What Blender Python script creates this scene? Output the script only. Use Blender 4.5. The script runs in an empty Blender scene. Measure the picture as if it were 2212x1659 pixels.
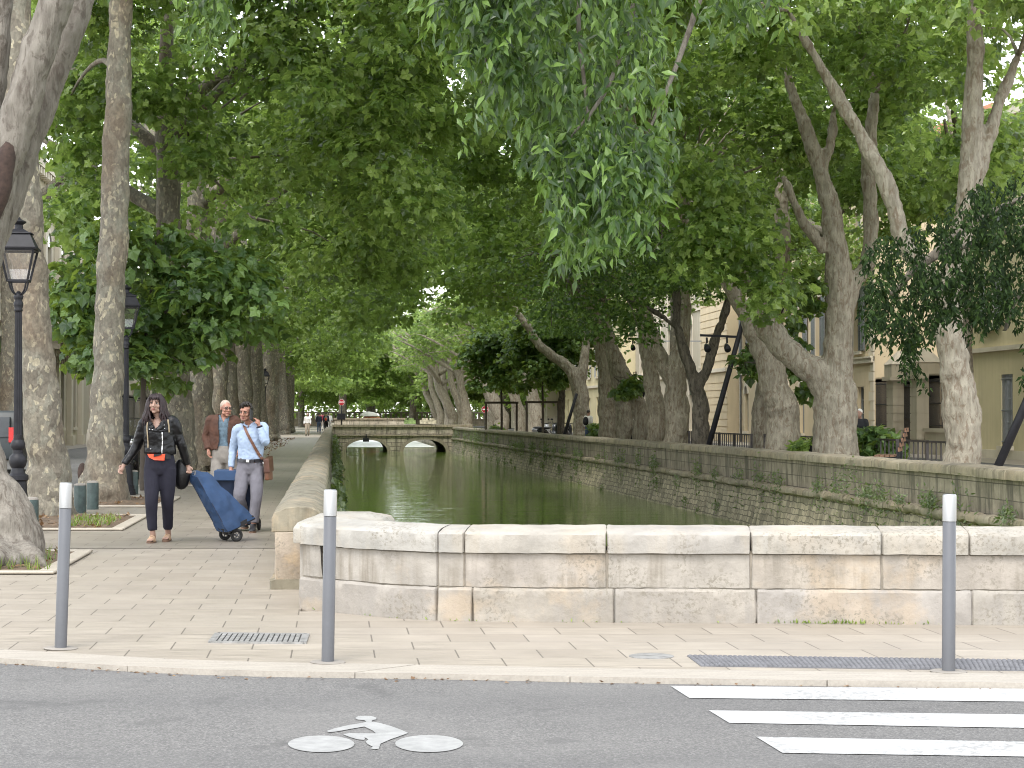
import bpy, bmesh, math, random
import numpy as np
from mathutils import Vector, Matrix, Quaternion
R = math.radians
PI = math.pi
scn = bpy.context.scene
COL = scn.collection
rnd = random.Random(7)

# ------------------------------------------------------------------ camera model (survey of the place)
FPX, U0, V0, HOR, EYE = 4200.0, 1106.0, 829.5, 897.0, 1.5
PITCH = math.atan((HOR - V0) / FPX)
SHEAR = -386.0 / FPX                      # the canal runs a little to the left of the viewing direction
ROADZ = -0.035

def ray(u, v):
    x, y, z = (u - U0) / FPX, 1.0, (V0 - v) / FPX
    c, s = math.cos(PITCH), math.sin(PITCH)
    return Vector((x, y * c - z * s, y * s + z * c))

def W(u, v, Y):
    d = ray(u, v)
    return Vector((0, 0, EYE)) + d * (Y / d.y)

def G(u, v, z=0.0):
    d = ray(u, v)
    return Vector((0, 0, EYE)) + d * ((z - EYE) / d.z)

def L(t, Y, z=0.0):                       # t metres to the right of the canal's left edge line, Y metres ahead
    return Vector((t + SHEAR * Y, Y, z))

# ------------------------------------------------------------------ objects and tags
def tag(o, label=None, cat=None, group=None, kind=None):
    if label: o['label'] = label
    if cat: o['category'] = cat
    if group: o['group'] = group
    if kind: o['kind'] = kind
    return o

def empty(name, loc, label, cat, group=None, rz=0.0):
    o = bpy.data.objects.new(name, None)
    o.empty_display_size = 0.2
    o.location = loc
    o.rotation_euler = (0, 0, rz)
    COL.objects.link(o)
    return tag(o, label, cat, group)

def link(name, me, mat=None, parent=None, world=False):
    """world=True: the mesh is in world coordinates, keep it there under its parent."""
    if mat is not None and not me.materials:
        me.materials.append(mat)
    o = bpy.data.objects.new(name, me)
    COL.objects.link(o)
    if parent is not None:
        o.parent = parent
        if world:
            o.matrix_parent_inverse = pmat(parent).inverted()
    return o

def pmat(p):
    m = Matrix.LocRotScale(p.location, p.rotation_euler, p.scale)
    if p.parent:
        m = pmat(p.parent) @ p.matrix_parent_inverse @ m
    return m

def copy_tree(o, parent=None):
    c = o.copy()
    COL.objects.link(c)
    if parent is not None:
        c.parent = parent
    for ch in [x for x in COL.objects if x.parent == o]:
        copy_tree(ch, c)
    return c

# ------------------------------------------------------------------ mesh builder
class MB:
    def __init__(s):
        s.v, s.f, s.mi = [], [], []
    def add(s, vs, fs, m=0):
        b = len(s.v)
        s.v += [tuple(x) for x in vs]
        s.f += [tuple(i + b for i in f) for f in fs]
        s.mi += [m] * len(fs)
        return s
    def hexa(s, p, m=0):                  # 8 points: bottom 0-3 ccw, top 4-7
        return s.add(p, [(3, 2, 1, 0), (4, 5, 6, 7), (0, 1, 5, 4), (1, 2, 6, 5), (2, 3, 7, 6), (3, 0, 4, 7)], m)
    def box(s, c, d, rz=0.0, m=0):
        x, y, z = d[0] / 2, d[1] / 2, d[2] / 2
        cs, sn = math.cos(rz), math.sin(rz)
        p = []
        for k in (-z, z):
            for i, j in ((-x, -y), (x, -y), (x, y), (-x, y)):
                p.append((c[0] + i * cs - j * sn, c[1] + i * sn + j * cs, c[2] + k))
        return s.hexa(p, m)
    def prism(s, poly, z0, z1, m=0):
        n = len(poly)
        p = [(q[0], q[1], z0) for q in poly] + [(q[0], q[1], z1) for q in poly]
        f = [tuple(range(n - 1, -1, -1)), tuple(range(n, 2 * n))]
        f += [(i, (i + 1) % n, n + (i + 1) % n, n + i) for i in range(n)]
        return s.add(p, f, m)
    def bar(s, a, b, w, h=None, m=0):
        a, b = Vector(a), Vector(b)
        h = h or w
        d = (b - a).normalized()
        up = Vector((0, 0, 1)) if abs(d.z) < 0.95 else Vector((0, 1, 0))
        x = d.cross(up).normalized() * (w / 2)
        y = x.cross(d).normalized() * (h / 2)
        return s.hexa([a - x - y, a + x - y, a + x + y, a - x + y, b - x - y, b + x - y, b + x + y, b - x + y], m)
    def tube(s, pts, rad, n=10, m=0, caps=True, squash=None, jit=0.0, rg=None):
        pts = [Vector(p) for p in pts]
        if not hasattr(rad, '__len__'): rad = [rad] * len(pts)
        vs, fs = [], []
        nrm = None
        for i, p in enumerate(pts):
            d = (pts[min(i + 1, len(pts) - 1)] - pts[max(i - 1, 0)])
            d = d.normalized() if d.length > 1e-9 else Vector((0, 0, 1))
            if nrm is None:
                ref = Vector((1, 0, 0)) if abs(d.x) < 0.9 else Vector((0, 1, 0))
                nrm = (ref - d * ref.dot(d)).normalized()
            else:
                nrm = (nrm - d * nrm.dot(d))
                nrm = nrm.normalized() if nrm.length > 1e-6 else Vector((1, 0, 0))
            b = d.cross(nrm)
            r = rad[i]
            rx, ry = (r, r) if not hasattr(r, '__len__') else r
            for k in range(n):
                a = 2 * PI * k / n
                j = 1 + (rg.uniform(-jit, jit) if jit else 0)
                vs.append(p + (nrm * math.cos(a) * rx + b * math.sin(a) * ry) * j)
        for i in range(len(pts) - 1):
            for k in range(n):
                k2 = (k + 1) % n
                fs.append((i * n + k, i * n + k2, (i + 1) * n + k2, (i + 1) * n + k))
        if caps:
            fs.append(tuple(range(n - 1, -1, -1)))
            fs.append(tuple((len(pts) - 1) * n + k for k in range(n)))
        return s.add(vs, fs, m)
    def rings(s, rings, n=16, m=0):       # rings: (centre, rx, ry) horizontal ellipses, bottom to top
        vs, fs = [], []
        for c, rx, ry in rings:
            for k in range(n):
                a = 2 * PI * k / n
                vs.append((c[0] + rx * math.cos(a), c[1] + ry * math.sin(a), c[2]))
        for i in range(len(rings) - 1):
            for k in range(n):
                k2 = (k + 1) % n
                fs.append((i * n + k, i * n + k2, (i + 1) * n + k2, (i + 1) * n + k))
        fs.append(tuple(range(n - 1, -1, -1)))
        fs.append(tuple((len(rings) - 1) * n + k for k in range(n)))
        return s.add(vs, fs, m)
    def lathe(s, prof, c=(0, 0, 0), n=20, m=0, flute=None):
        vs, fs = [], []
        for r, z in prof:
            for k in range(n):
                a = 2 * PI * k / n
                rr = r
                if flute and flute[0] <= z <= flute[1]: rr = r * (1 if k % 2 else 0.84)
                vs.append((c[0] + rr * math.cos(a), c[1] + rr * math.sin(a), c[2] + z))
        for i in range(len(prof) - 1):
            for k in range(n):
                k2 = (k + 1) % n
                fs.append((i * n + k, i * n + k2, (i + 1) * n + k2, (i + 1) * n + k))
        fs.append(tuple(range(n - 1, -1, -1)))
        fs.append(tuple((len(prof) - 1) * n + k for k in range(n)))
        return s.add(vs, fs, m)
    def ball(s, c, r, n=12, m=0, rot=None):
        if not hasattr(r, '__len__'): r = (r, r, r)
        h = n // 2
        vs, fs = [], []
        for i in range(1, h):
            th = PI * i / h
            for k in range(n):
                a = 2 * PI * k / n
                vs.append(Vector((r[0] * math.sin(th) * math.cos(a), r[1] * math.sin(th) * math.sin(a), r[2] * math.cos(th))))
        vs += [Vector((0, 0, r[2])), Vector((0, 0, -r[2]))]
        T, B = len(vs) - 2, len(vs) - 1
        for i in range(h - 2):
            for k in range(n):
                k2 = (k + 1) % n
                fs.append((i * n + k, (i + 1) * n + k, (i + 1) * n + k2, i * n + k2))
        for k in range(n):
            k2 = (k + 1) % n
            fs.append((T, k, k2))
            fs.append((B, (h - 2) * n + k2, (h - 2) * n + k))
        if rot is not None: vs = [rot @ v for v in vs]
        return s.add([v + Vector(c) for v in vs], fs, m)
    def torus(s, c, Rr, r, axis='Y', n=24, k=8, m=0):
        vs, fs = [], []
        for i in range(n):
            a = 2 * PI * i / n
            for j in range(k):
                b = 2 * PI * j / k
                q = (Rr + r * math.cos(b))
                p = (q * math.cos(a), r * math.sin(b), q * math.sin(a))
                if axis == 'X': p = (p[1], p[0], p[2])
                if axis == 'Z': p = (p[0], p[2], p[1])
                vs.append((c[0] + p[0], c[1] + p[1], c[2] + p[2]))
        for i in range(n):
            for j in range(k):
                i2, j2 = (i + 1) % n, (j + 1) % k
                fs.append((i * k + j, i * k + j2, i2 * k + j2, i2 * k + j))
        return s.add(vs, fs, m)
    def mesh(s, name, mats, smooth=False):
        me = bpy.data.meshes.new(name)
        me.from_pydata(s.v, [], s.f)
        if not isinstance(mats, (list, tuple)): mats = [mats]
        for m_ in mats: me.materials.append(m_)
        if len(mats) > 1: me.polygons.foreach_set('material_index', s.mi)
        me.polygons.foreach_set('use_smooth', [smooth] * len(me.polygons))
        me.update()
        return me
    def build(s, name, mats, parent=None, smooth=False, world=False, fixn=False, sharp=None):
        me = s.mesh(name, mats, smooth)
        if fixn or sharp:
            bm = bmesh.new(); bm.from_mesh(me)
            bmesh.ops.recalc_face_normals(bm, faces=bm.faces)
            bm.to_mesh(me); bm.free()
        if sharp: me.set_sharp_from_angle(angle=R(sharp))
        return link(name, me, None, parent, world)

def bevel_mesh(me, w, seg=1):
    bm = bmesh.new(); bm.from_mesh(me)
    bmesh.ops.recalc_face_normals(bm, faces=bm.faces)
    ed = [e for e in bm.edges if len(e.link_faces) == 2 and e.calc_face_angle(0) > 0.5]
    bmesh.ops.bevel(bm, geom=ed, offset=w, segments=seg, affect='EDGES', profile=0.6)
    bm.to_mesh(me); bm.free()
    return me

from mathutils import noise as _mn
def roughen(me, amp, scale, sub=0, seed=0.0):
    bm = bmesh.new(); bm.from_mesh(me)
    if sub: bmesh.ops.subdivide_edges(bm, edges=bm.edges[:], cuts=sub, use_grid_fill=True)
    bm.normal_update()
    for v in bm.verts:
        v.co += v.normal * amp * _mn.noise(v.co * scale + Vector((seed, seed, seed)))
    bm.to_mesh(me); bm.free()
    return me

def np_mesh(name, verts, faces, mat, smooth=False):
    """verts (N,3), faces (M,k) all the same k."""
    me = bpy.data.meshes.new(name)
    k = faces.shape[1]
    me.vertices.add(len(verts)); me.loops.add(faces.size); me.polygons.add(len(faces))
    me.vertices.foreach_set('co', np.ascontiguousarray(verts, dtype=np.float32).ravel())
    me.loops.foreach_set('vertex_index', np.ascontiguousarray(faces, dtype=np.int32).ravel())
    me.polygons.foreach_set('loop_start', np.arange(0, faces.size, k, dtype=np.int32))
    me.polygons.foreach_set('use_smooth', np.full(len(faces), smooth))
    me.materials.append(mat)
    me.update(calc_edges=True)
    return me
# ------------------------------------------------------------------ procedural materials
class NT:
    def __init__(s, name):
        s.m = bpy.data.materials.new(name)
        s.m.use_nodes = True
        s.t = s.m.node_tree
        s.t.nodes.clear()
        s.out = s.n('ShaderNodeOutputMaterial')
        s.bsdf = s.n('ShaderNodeBsdfPrincipled')
        s.l(s.bsdf.outputs[0], s.out.inputs['Surface'])
    def n(s, kind, **kw):
        nd = s.t.nodes.new(kind)
        for k, v in kw.items():
            if k in nd.inputs.keys(): nd.inputs[k].default_value = v
            else: setattr(nd, k, v)
        return nd
    def l(s, a, b): s.t.links.new(a, b)
    def pos(s, scale=(1, 1, 1), shear=False, local=False):
        if local: src = s.n('ShaderNodeTexCoord').outputs['Object']
        else: src = s.n('ShaderNodeNewGeometry').outputs['Position']
        if shear:                          # coordinates along / across the canal
            sp = s.n('ShaderNodeSeparateXYZ'); s.l(src, sp.inputs[0])
            ma = s.n('ShaderNodeMath', operation='MULTIPLY_ADD'); s.l(sp.outputs['Y'], ma.inputs[0])
            ma.inputs[1].default_value = -SHEAR; s.l(sp.outputs['X'], ma.inputs[2])
            cb = s.n('ShaderNodeCombineXYZ'); s.l(ma.outputs[0], cb.inputs[0]); s.l(sp.outputs['Y'], cb.inputs[1]); s.l(sp.outputs['Z'], cb.inputs[2])
            src = cb.outputs[0]
        mp = s.n('ShaderNodeMapping'); mp.inputs['Scale'].default_value = scale
        s.l(src, mp.inputs['Vector'])
        return mp.outputs[0]
    def swiz(s, vec, order):
        sp = s.n('ShaderNodeSeparateXYZ'); s.l(vec, sp.inputs[0])
        cb = s.n('ShaderNodeCombineXYZ')
        for i, ch in enumerate(order):
            if ch in 'XYZ': s.l(sp.outputs[ch], cb.inputs[i])
        return cb.outputs[0]
    def noise(s, vec, scale, detail=4, rough=0.55, dist=0.0):
        nd = s.n('ShaderNodeTexNoise'); s.l(vec, nd.inputs['Vector'])
        nd.inputs['Scale'].default_value = scale; nd.inputs['Detail'].default_value = detail
        nd.inputs['Roughness'].default_value = rough; nd.inputs['Distortion'].default_value = dist
        return nd.outputs['Fac']
    def ramp(s, fac, stops, interp='LINEAR'):
        nd = s.n('ShaderNodeValToRGB'); s.l(fac, nd.inputs[0])
        cr = nd.color_ramp; cr.interpolation = interp
        while len(cr.elements) < len(stops): cr.elements.new(0.5)
        for e, (p, c) in zip(cr.elements, stops):
            e.position = p
            e.color = (c, c, c, 1) if not hasattr(c, '__len__') else (*c[:3], 1)
        return nd.outputs[0]
    def mix(s, fac, a, b, mode='MIX'):
        nd = s.n('ShaderNodeMix', data_type='RGBA', blend_type=mode)
        for sock, v in ((nd.inputs[0], fac), (nd.inputs[6], a), (nd.inputs[7], b)):
            if hasattr(v, 'is_linked'): s.l(v, sock)
            elif hasattr(v, '__len__'): sock.default_value = (*v[:3], 1)
            else: sock.default_value = v
        return nd.outputs[2]
    def bump(s, h, strength=0.4, dist=0.02):
        nd = s.n('ShaderNodeBump'); nd.inputs['Strength'].default_value = strength
        nd.inputs['Distance'].default_value = dist
        s.l(h, nd.inputs['Height']); s.l(nd.outputs[0], s.bsdf.inputs['Normal'])
        return nd
    def set(s, color=None, rough=None, metal=None, **kw):
        for nm, v in (('Base Color', color), ('Roughness', rough), ('Metallic', metal)):
            if v is None: continue
            if hasattr(v, 'is_linked'): s.l(v, s.bsdf.inputs[nm])
            elif hasattr(v, '__len__'): s.bsdf.inputs[nm].default_value = (*v[:3], 1)
            else: s.bsdf.inputs[nm].default_value = v
        for k, v in kw.items(): s.bsdf.inputs[k].default_value = v
        return s.m

def mul(c, k): return tuple(min(1, x * k) for x in c[:3])

def M(name, col, rough=0.6, metal=0.0, var=0.15, scale=8.0, bump=0.0, bscale=40.0, local=False, **kw):
    t = NT(name); p = t.pos(local=local)
    c = t.ramp(t.noise(p, scale), [(0.3, mul(col, 1 - var)), (0.7, mul(col, 1 + var))])
    if bump: t.bump(t.noise(p, bscale), bump, 0.01)
    return t.set(c, rough, metal, **kw)

def leaf_mat(name, dark, mid, light, trans=0.45, tcol=None, rough=0.45):
    t = NT(name)
    rp = t.n('ShaderNodeNewGeometry').outputs['Random Per Island']
    big = t.noise(t.pos(), 0.35, 2)
    f = t.n('ShaderNodeMath', operation='MULTIPLY_ADD'); t.l(rp, f.inputs[0]); f.inputs[1].default_value = 0.88
    f2 = t.n('ShaderNodeMath', operation='MULTIPLY'); t.l(big, f2.inputs[0]); f2.inputs[1].default_value = 0.22
    t.l(f2.outputs[0], f.inputs[2])
    c = t.ramp(f.outputs[0], [(0.12, dark), (0.5, mid), (0.86, light), (0.99, mul(light, 1.25))])
    t.set(c, rough)
    t.bsdf.inputs['Specular IOR Level'].default_value = 0.7
    tr = t.n('ShaderNodeBsdfTranslucent')
    tc = t.mix(0.75, c, tcol or (0.32, 0.42, 0.05))
    t.l(tc, tr.inputs[0])
    ms = t.n('ShaderNodeMixShader'); ms.inputs[0].default_value = trans
    t.l(t.bsdf.outputs[0], ms.inputs[1]); t.l(tr.outputs[0], ms.inputs[2]); t.l(ms.outputs[0], t.out.inputs['Surface'])
    return t.m

LEAF_PLANE = leaf_mat('plane_leaf', (0.016, 0.036, 0.010), (0.105, 0.185, 0.042), (0.290, 0.390, 0.110), 0.54, (0.36, 0.50, 0.10), 0.33)
LEAF_FAR = leaf_mat('sunlit_plane_leaf', (0.040, 0.085, 0.018), (0.130, 0.220, 0.045), (0.280, 0.385, 0.110), 0.55, (0.40, 0.54, 0.10))  # plane leaf with the far sunlight put into its colour
LEAF_YOUNG = leaf_mat('young_plane_leaf', (0.020, 0.050, 0.016), (0.062, 0.130, 0.036), (0.155, 0.250, 0.072), 0.46)
LEAF_HACK = leaf_mat('hackberry_leaf', (0.010, 0.025, 0.008), (0.036, 0.078, 0.022), (0.140, 0.225, 0.055), 0.40, (0.24, 0.38, 0.06), 0.33)
LEAF_HACK.node_tree.nodes['Principled BSDF'].inputs['Specular IOR Level'].default_value = 0.4
LEAF_DARK = leaf_mat('shaded_hackberry_leaf', (0.004, 0.010, 0.003), (0.010, 0.023, 0.006), (0.030, 0.055, 0.013), 0.2, (0.05, 0.10, 0.012), 0.7)  # hackberry leaf with shade put into its colour, to read as a silhouette
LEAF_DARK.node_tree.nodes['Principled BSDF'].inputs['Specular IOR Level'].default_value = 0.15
LEAF_WEED = leaf_mat('wall_weed_leaf', (0.030, 0.050, 0.015), (0.055, 0.085, 0.028), (0.095, 0.125, 0.045), 0.35)
LEAF_DRY = leaf_mat('dry_leaf', (0.10, 0.055, 0.025), (0.17, 0.095, 0.045), (0.24, 0.15, 0.07), 0.2, (0.2, 0.1, 0.04))
LEAF_GRASS = leaf_mat('grass_blade', (0.06, 0.10, 0.02), (0.12, 0.19, 0.03), (0.22, 0.28, 0.06), 0.35)

def bark_plane():
    t = NT('plane_bark'); p = t.pos((1, 1, 0.62))
    wob = t.noise(p, 5.0, 3)
    pv = t.n('ShaderNodeVectorMath', operation='MULTIPLY_ADD')
    nz = t.n('ShaderNodeTexNoise'); t.l(p, nz.inputs['Vector']); nz.inputs['Scale'].default_value = 6.0; nz.inputs['Detail'].default_value = 3
    t.l(nz.outputs['Color'], pv.inputs[0]); pv.inputs[1].default_value = (0.22, 0.22, 0.22); t.l(p, pv.inputs[2])
    vo = t.n('ShaderNodeTexVoronoi', feature='F1'); t.l(pv.outputs[0], vo.inputs['Vector']); vo.inputs['Scale'].default_value = 11.0
    sp = t.n('ShaderNodeSeparateColor'); t.l(vo.outputs['Color'], sp.inputs[0])
    base = t.ramp(sp.outputs[0], [(0.0, (0.135, 0.118, 0.090)), (0.42, (0.160, 0.144, 0.110)), (0.66, (0.180, 0.168, 0.130)), (0.84, (0.200, 0.178, 0.135))], 'CONSTANT')
    vo2 = t.n('ShaderNodeTexVoronoi', feature='F1'); t.l(pv.outputs[0], vo2.inputs['Vector']); vo2.inputs['Scale'].default_value = 19.0
    sp2 = t.n('ShaderNodeSeparateColor'); t.l(vo2.outputs['Color'], sp2.inputs[0])
    pale = t.ramp(sp2.outputs[0], [(0.0, 0.0), (0.89, 0.9)], 'CONSTANT')
    c = t.mix(pale, base, (0.32, 0.285, 0.20))
    brown = t.ramp(t.noise(p, 1.1, 2), [(0.52, 0.0), (0.64, 0.55)])
    c = t.mix(brown, c, (0.135, 0.095, 0.06))
    c = t.mix(0.75, c, t.ramp(t.noise(p, 26, 4), [(0.3, 0.55), (0.7, 1.15)]), 'MULTIPLY')
    t.bump(t.noise(pv.outputs[0], 14, 5), 0.8, 0.03)
    return t.set(c, 0.85)
BARK = bark_plane()

def bark_soft(name, c0, c1, spots, vert=0.25):
    t = NT(name); p = t.pos((1, 1, vert)); q = t.pos()
    c = t.ramp(t.noise(p, 11, 6, .65), [(0.36, c0), (0.62, c1)])
    sp = t.ramp(t.noise(t.pos((1, 1, max(vert, .4))), 10.0, 6, 0.7, 0.8), [(0.50, 0.0), (0.60, 0.8)])
    c = t.mix(sp, c, spots)
    t.bump(t.noise(p, 22, 6), 0.8, 0.04)
    return t.set(c, 0.85)
BARK_HACK = bark_soft('hackberry_bark', (0.125, 0.11, 0.09), (0.205, 0.185, 0.155), (0.075, 0.060, 0.046))
BARK_ROUGH = bark_soft('rough_grey_bark', (0.10, 0.085, 0.062), (0.25, 0.22, 0.175), (0.055, 0.043, 0.03), 0.12)
BARK_DARK = bark_soft('dark_bark', (0.075, 0.064, 0.048), (0.15, 0.13, 0.10), (0.035, 0.03, 0.023))
BARK_RIGHT = bark_soft('flaky_plane_bark', (0.185, 0.162, 0.122), (0.315, 0.285, 0.222), (0.145, 0.105, 0.07), 0.22)
WOUND = M('bare_wood_hollow', (0.040, 0.024, 0.018), 0.9, var=0.4, scale=20)
TWIG = M('twig_bark', (0.06, 0.048, 0.036), 0.9)

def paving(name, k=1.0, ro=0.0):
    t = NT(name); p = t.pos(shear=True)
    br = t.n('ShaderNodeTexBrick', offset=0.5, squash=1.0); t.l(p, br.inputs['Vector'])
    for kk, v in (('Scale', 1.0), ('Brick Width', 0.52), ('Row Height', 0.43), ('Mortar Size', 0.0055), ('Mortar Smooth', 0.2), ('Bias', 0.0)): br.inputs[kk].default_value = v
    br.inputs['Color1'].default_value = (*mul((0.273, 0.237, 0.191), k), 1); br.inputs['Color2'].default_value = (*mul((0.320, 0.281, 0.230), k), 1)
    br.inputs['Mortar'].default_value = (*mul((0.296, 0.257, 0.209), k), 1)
    sy = t.n('ShaderNodeSeparateXYZ'); t.l(p, sy.inputs[0])
    dv = t.n('ShaderNodeMath', operation='DIVIDE'); t.l(sy.outputs['Y'], dv.inputs[0]); dv.inputs[1].default_value = .43
    fc = t.n('ShaderNodeMath', operation='FRACT'); t.l(dv.outputs[0], fc.inputs[0])
    rowm = t.ramp(fc.outputs[0], [(0.0, 0.16), (0.03, 1.0), (0.97, 1.0), (1.0, 0.16)], 'CONSTANT')
    jm = t.n('ShaderNodeMath', operation='MULTIPLY'); t.l(br.outputs['Fac'], jm.inputs[0]); t.l(rowm, jm.inputs[1])
    st = t.noise(t.pos((1.2, 9, 1), shear=True), 2.2, 6, 0.6)
    c = t.mix(0.8, br.outputs['Color'], t.ramp(st, [(0.36, 0.74), (0.62, 1.10)]), 'MULTIPLY')
    c = t.mix(t.ramp(t.noise(p, 0.8, 6, .65), [(0.46, 0.0), (0.62, 0.45)]), c, mul((0.235, 0.204, 0.170), k))
    c = t.mix(t.ramp(t.noise(p, 0.33, 4), [(0.42, 0.0), (0.75, 0.5)]), c, mul((0.25, 0.22, 0.18), k))
    c = t.mix(t.ramp(t.noise(p, 38, 2), [(0.66, 0.0), (0.74, 0.45)]), c, mul((0.20, 0.175, 0.14), k))
    c = t.mix(jm.outputs[0], c, mul((0.115, 0.098, 0.08), k))
    rg = t.ramp(st, [(0.3, 0.42 + ro), (0.7, 0.62 + ro)])
    t.bump(br.outputs['Fac'], -0.25, 0.01)
    return t.set(c, rg)
PAVING = paving('pale_limestone_paving')
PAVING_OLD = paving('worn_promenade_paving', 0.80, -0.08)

def smooth_stone(name, col, st=0.85):
    t = NT(name); p = t.pos(shear=True)
    g = t.noise(t.pos((1, 6, 1), shear=True), 3, 6, 0.6)
    c = t.mix(0.8, t.ramp(g, [(0.25, mul(col, 0.80)), (0.75, mul(col, 1.1))]), t.ramp(t.noise(p, 60, 2), [(0.3, 0.86), (0.7, 1.08)]), 'MULTIPLY')
    t.bump(t.noise(p, 45, 4), 0.2, 0.006)
    return t.set(c, 0.6)
KERB = smooth_stone('kerb_stone', (0.336, 0.303, 0.258))
PITSTONE = smooth_stone('tree_pit_stone', (0.36, 0.32, 0.26))

def asphalt(name, k=1.0):
    t = NT(name); p = t.pos()
    vo = t.n('ShaderNodeTexVoronoi', feature='F1'); t.l(p, vo.inputs['Vector']); vo.inputs['Scale'].default_value = 120.0
    sp = t.n('ShaderNodeSeparateColor'); t.l(vo.outputs['Color'], sp.inputs[0])
    c = t.ramp(sp.outputs[0], [(0.0, mul((0.105, 0.103, 0.101), k)), (0.45, mul((0.166, 0.160, 0.152), k)), (0.8, mul((0.206, 0.199, 0.189), k)), (1.0, mul((0.30, 0.291, 0.276), k))])
    c = t.mix(t.ramp(t.noise(t.pos((.16, 1, 1)), 0.9, 4), [(0.38, 0.0), (0.62, 0.35)]), c, mul((0.115, 0.113, 0.112), k))
    c = t.mix(t.ramp(t.noise(p, 1.7, 5, .65), [(0.58, 0.0), (0.66, 0.5)]), c, mul((0.09, 0.088, 0.086), k))
    c = t.mix(t.ramp(t.noise(p, 0.7, 3), [(0.50, 0.0), (0.62, 0.25)]), c, mul((0.24, 0.232, 0.22), k))
    c = t.mix(0.4, c, t.ramp(t.noise(p, 210, 2), [(0.3, 0.6), (0.7, 1.35)]), 'MULTIPLY')
    t.bump(vo.outputs['Distance'], 0.4, 0.008)
    return t.set(c, 0.85)
ASPHALT = asphalt('road_asphalt', 0.70)
ASPHALT2 = asphalt('street_asphalt', 0.6)

def paint():
    t = NT('white_road_paint'); p = t.pos()
    wear = t.ramp(t.noise(p, 26, 6, 0.75), [(0.47, 0.0), (0.57, 0.7)])
    pat = t.ramp(t.noise(p, 1.4, 3), [(0.42, 0.2), (0.58, 1.0)])
    f = t.n('ShaderNodeMath', operation='MULTIPLY'); t.l(wear, f.inputs[0]); t.l(pat, f.inputs[1])
    c = t.mix(f.outputs[0], t.ramp(t.noise(p, 9, 5), [(0.3, (0.36, 0.36, 0.355)), (0.7, (0.42, 0.42, 0.415))]), (0.17, 0.168, 0.163))
    t.bump(t.noise(p, 110, 3), 0.3, 0.006)
    return t.set(c, 0.55)
PAINT = paint()
PAINT_GREY = M('greyed_road_paint', (0.275, 0.275, 0.268), 0.6, var=.16, scale=14, bump=.3, bscale=110)

def limestone(name, base, stain=(0.33, 0.29, 0.23), amt=0.8, warm=0.5, scale=1.0, speck=0.7):
    """weathered pale ashlar: each block its own tint, rain streaks, lichen specks, warm patches"""
    t = NT(name); p = t.pos()
    rp = t.n('ShaderNodeNewGeometry').outputs['Random Per Island']
    c = t.ramp(rp, [(0.0, mul(base, 0.90)), (0.35, base), (0.7, (base[0] * 1.0, base[1] * 0.96, base[2] * 0.90)), (1.0, (base[0] * 0.96, base[1] * 0.945, base[2] * 0.96))])
    c = t.mix(0.8, c, t.ramp(t.noise(p, 3.5 * scale, 6, 0.62), [(0.34, 0.72), (0.64, 1.10)]), 'MULTIPLY')
    streak = t.ramp(t.noise(t.pos((7, 7, 0.55)), 1.5 * scale, 5, 0.6), [(0.44, 0.0), (0.62, amt)])
    zone = t.ramp(t.noise(t.pos((1, 1, 1.4)), 1.3 * scale, 3), [(0.40, 0.12), (0.56, 1.0)])
    f = t.n('ShaderNodeMath', operation='MULTIPLY'); t.l(streak, f.inputs[0]); t.l(zone, f.inputs[1])
    c = t.mix(f.outputs[0], c, stain)
    wm = t.ramp(t.noise(p, 1.6 * scale, 5, 0.65), [(0.52, 0.0), (0.64, warm)])
    c = t.mix(wm, c, (0.42, 0.31, 0.19))
    sk = t.ramp(t.noise(p, 34 * scale, 4, 0.7), [(0.52, 0.0), (0.60, speck)])
    sz = t.ramp(t.noise(p, 1.9 * scale, 3), [(0.47, 0.0), (0.60, 1.0)])
    g = t.n('ShaderNodeMath', operation='MULTIPLY'); t.l(sk, g.inputs[0]); t.l(sz, g.inputs[1])
    c = t.mix(g.outputs[0], c, (0.17, 0.15, 0.115))
    h = t.noise(p, 14 * scale, 6, 0.65)
    t.bump(h, 0.45, 0.02)
    return t.set(c, 0.8)
STONE_NEAR = limestone('white_limestone', (0.331, 0.304, 0.265), stain=(0.20, 0.175, 0.14), amt=0.95, warm=0.35)
STONE_NEARCOP = limestone('white_limestone_coping', (0.313, 0.299, 0.270), amt=0.5, warm=0.15, speck=0.75)
STONE_BASE = limestone('limestone_base_course', (0.291, 0.272, 0.242), stain=(0.24, 0.22, 0.195), warm=0.35)
STONE_LEFT = limestone('lichened_limestone', (0.215, 0.195, 0.145), stain=(0.085, 0.075, 0.05), amt=0.8, warm=0.45, speck=0.9)
MORTAR = M('pale_mortar', (0.20, 0.175, 0.14), 0.95, var=0.3, scale=9)
STONE_PITTED = limestone('weathered_end_block', (0.34, 0.28, 0.215), stain=(0.30, 0.25, 0.18), amt=0.8, warm=0.8, scale=1.6)

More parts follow.
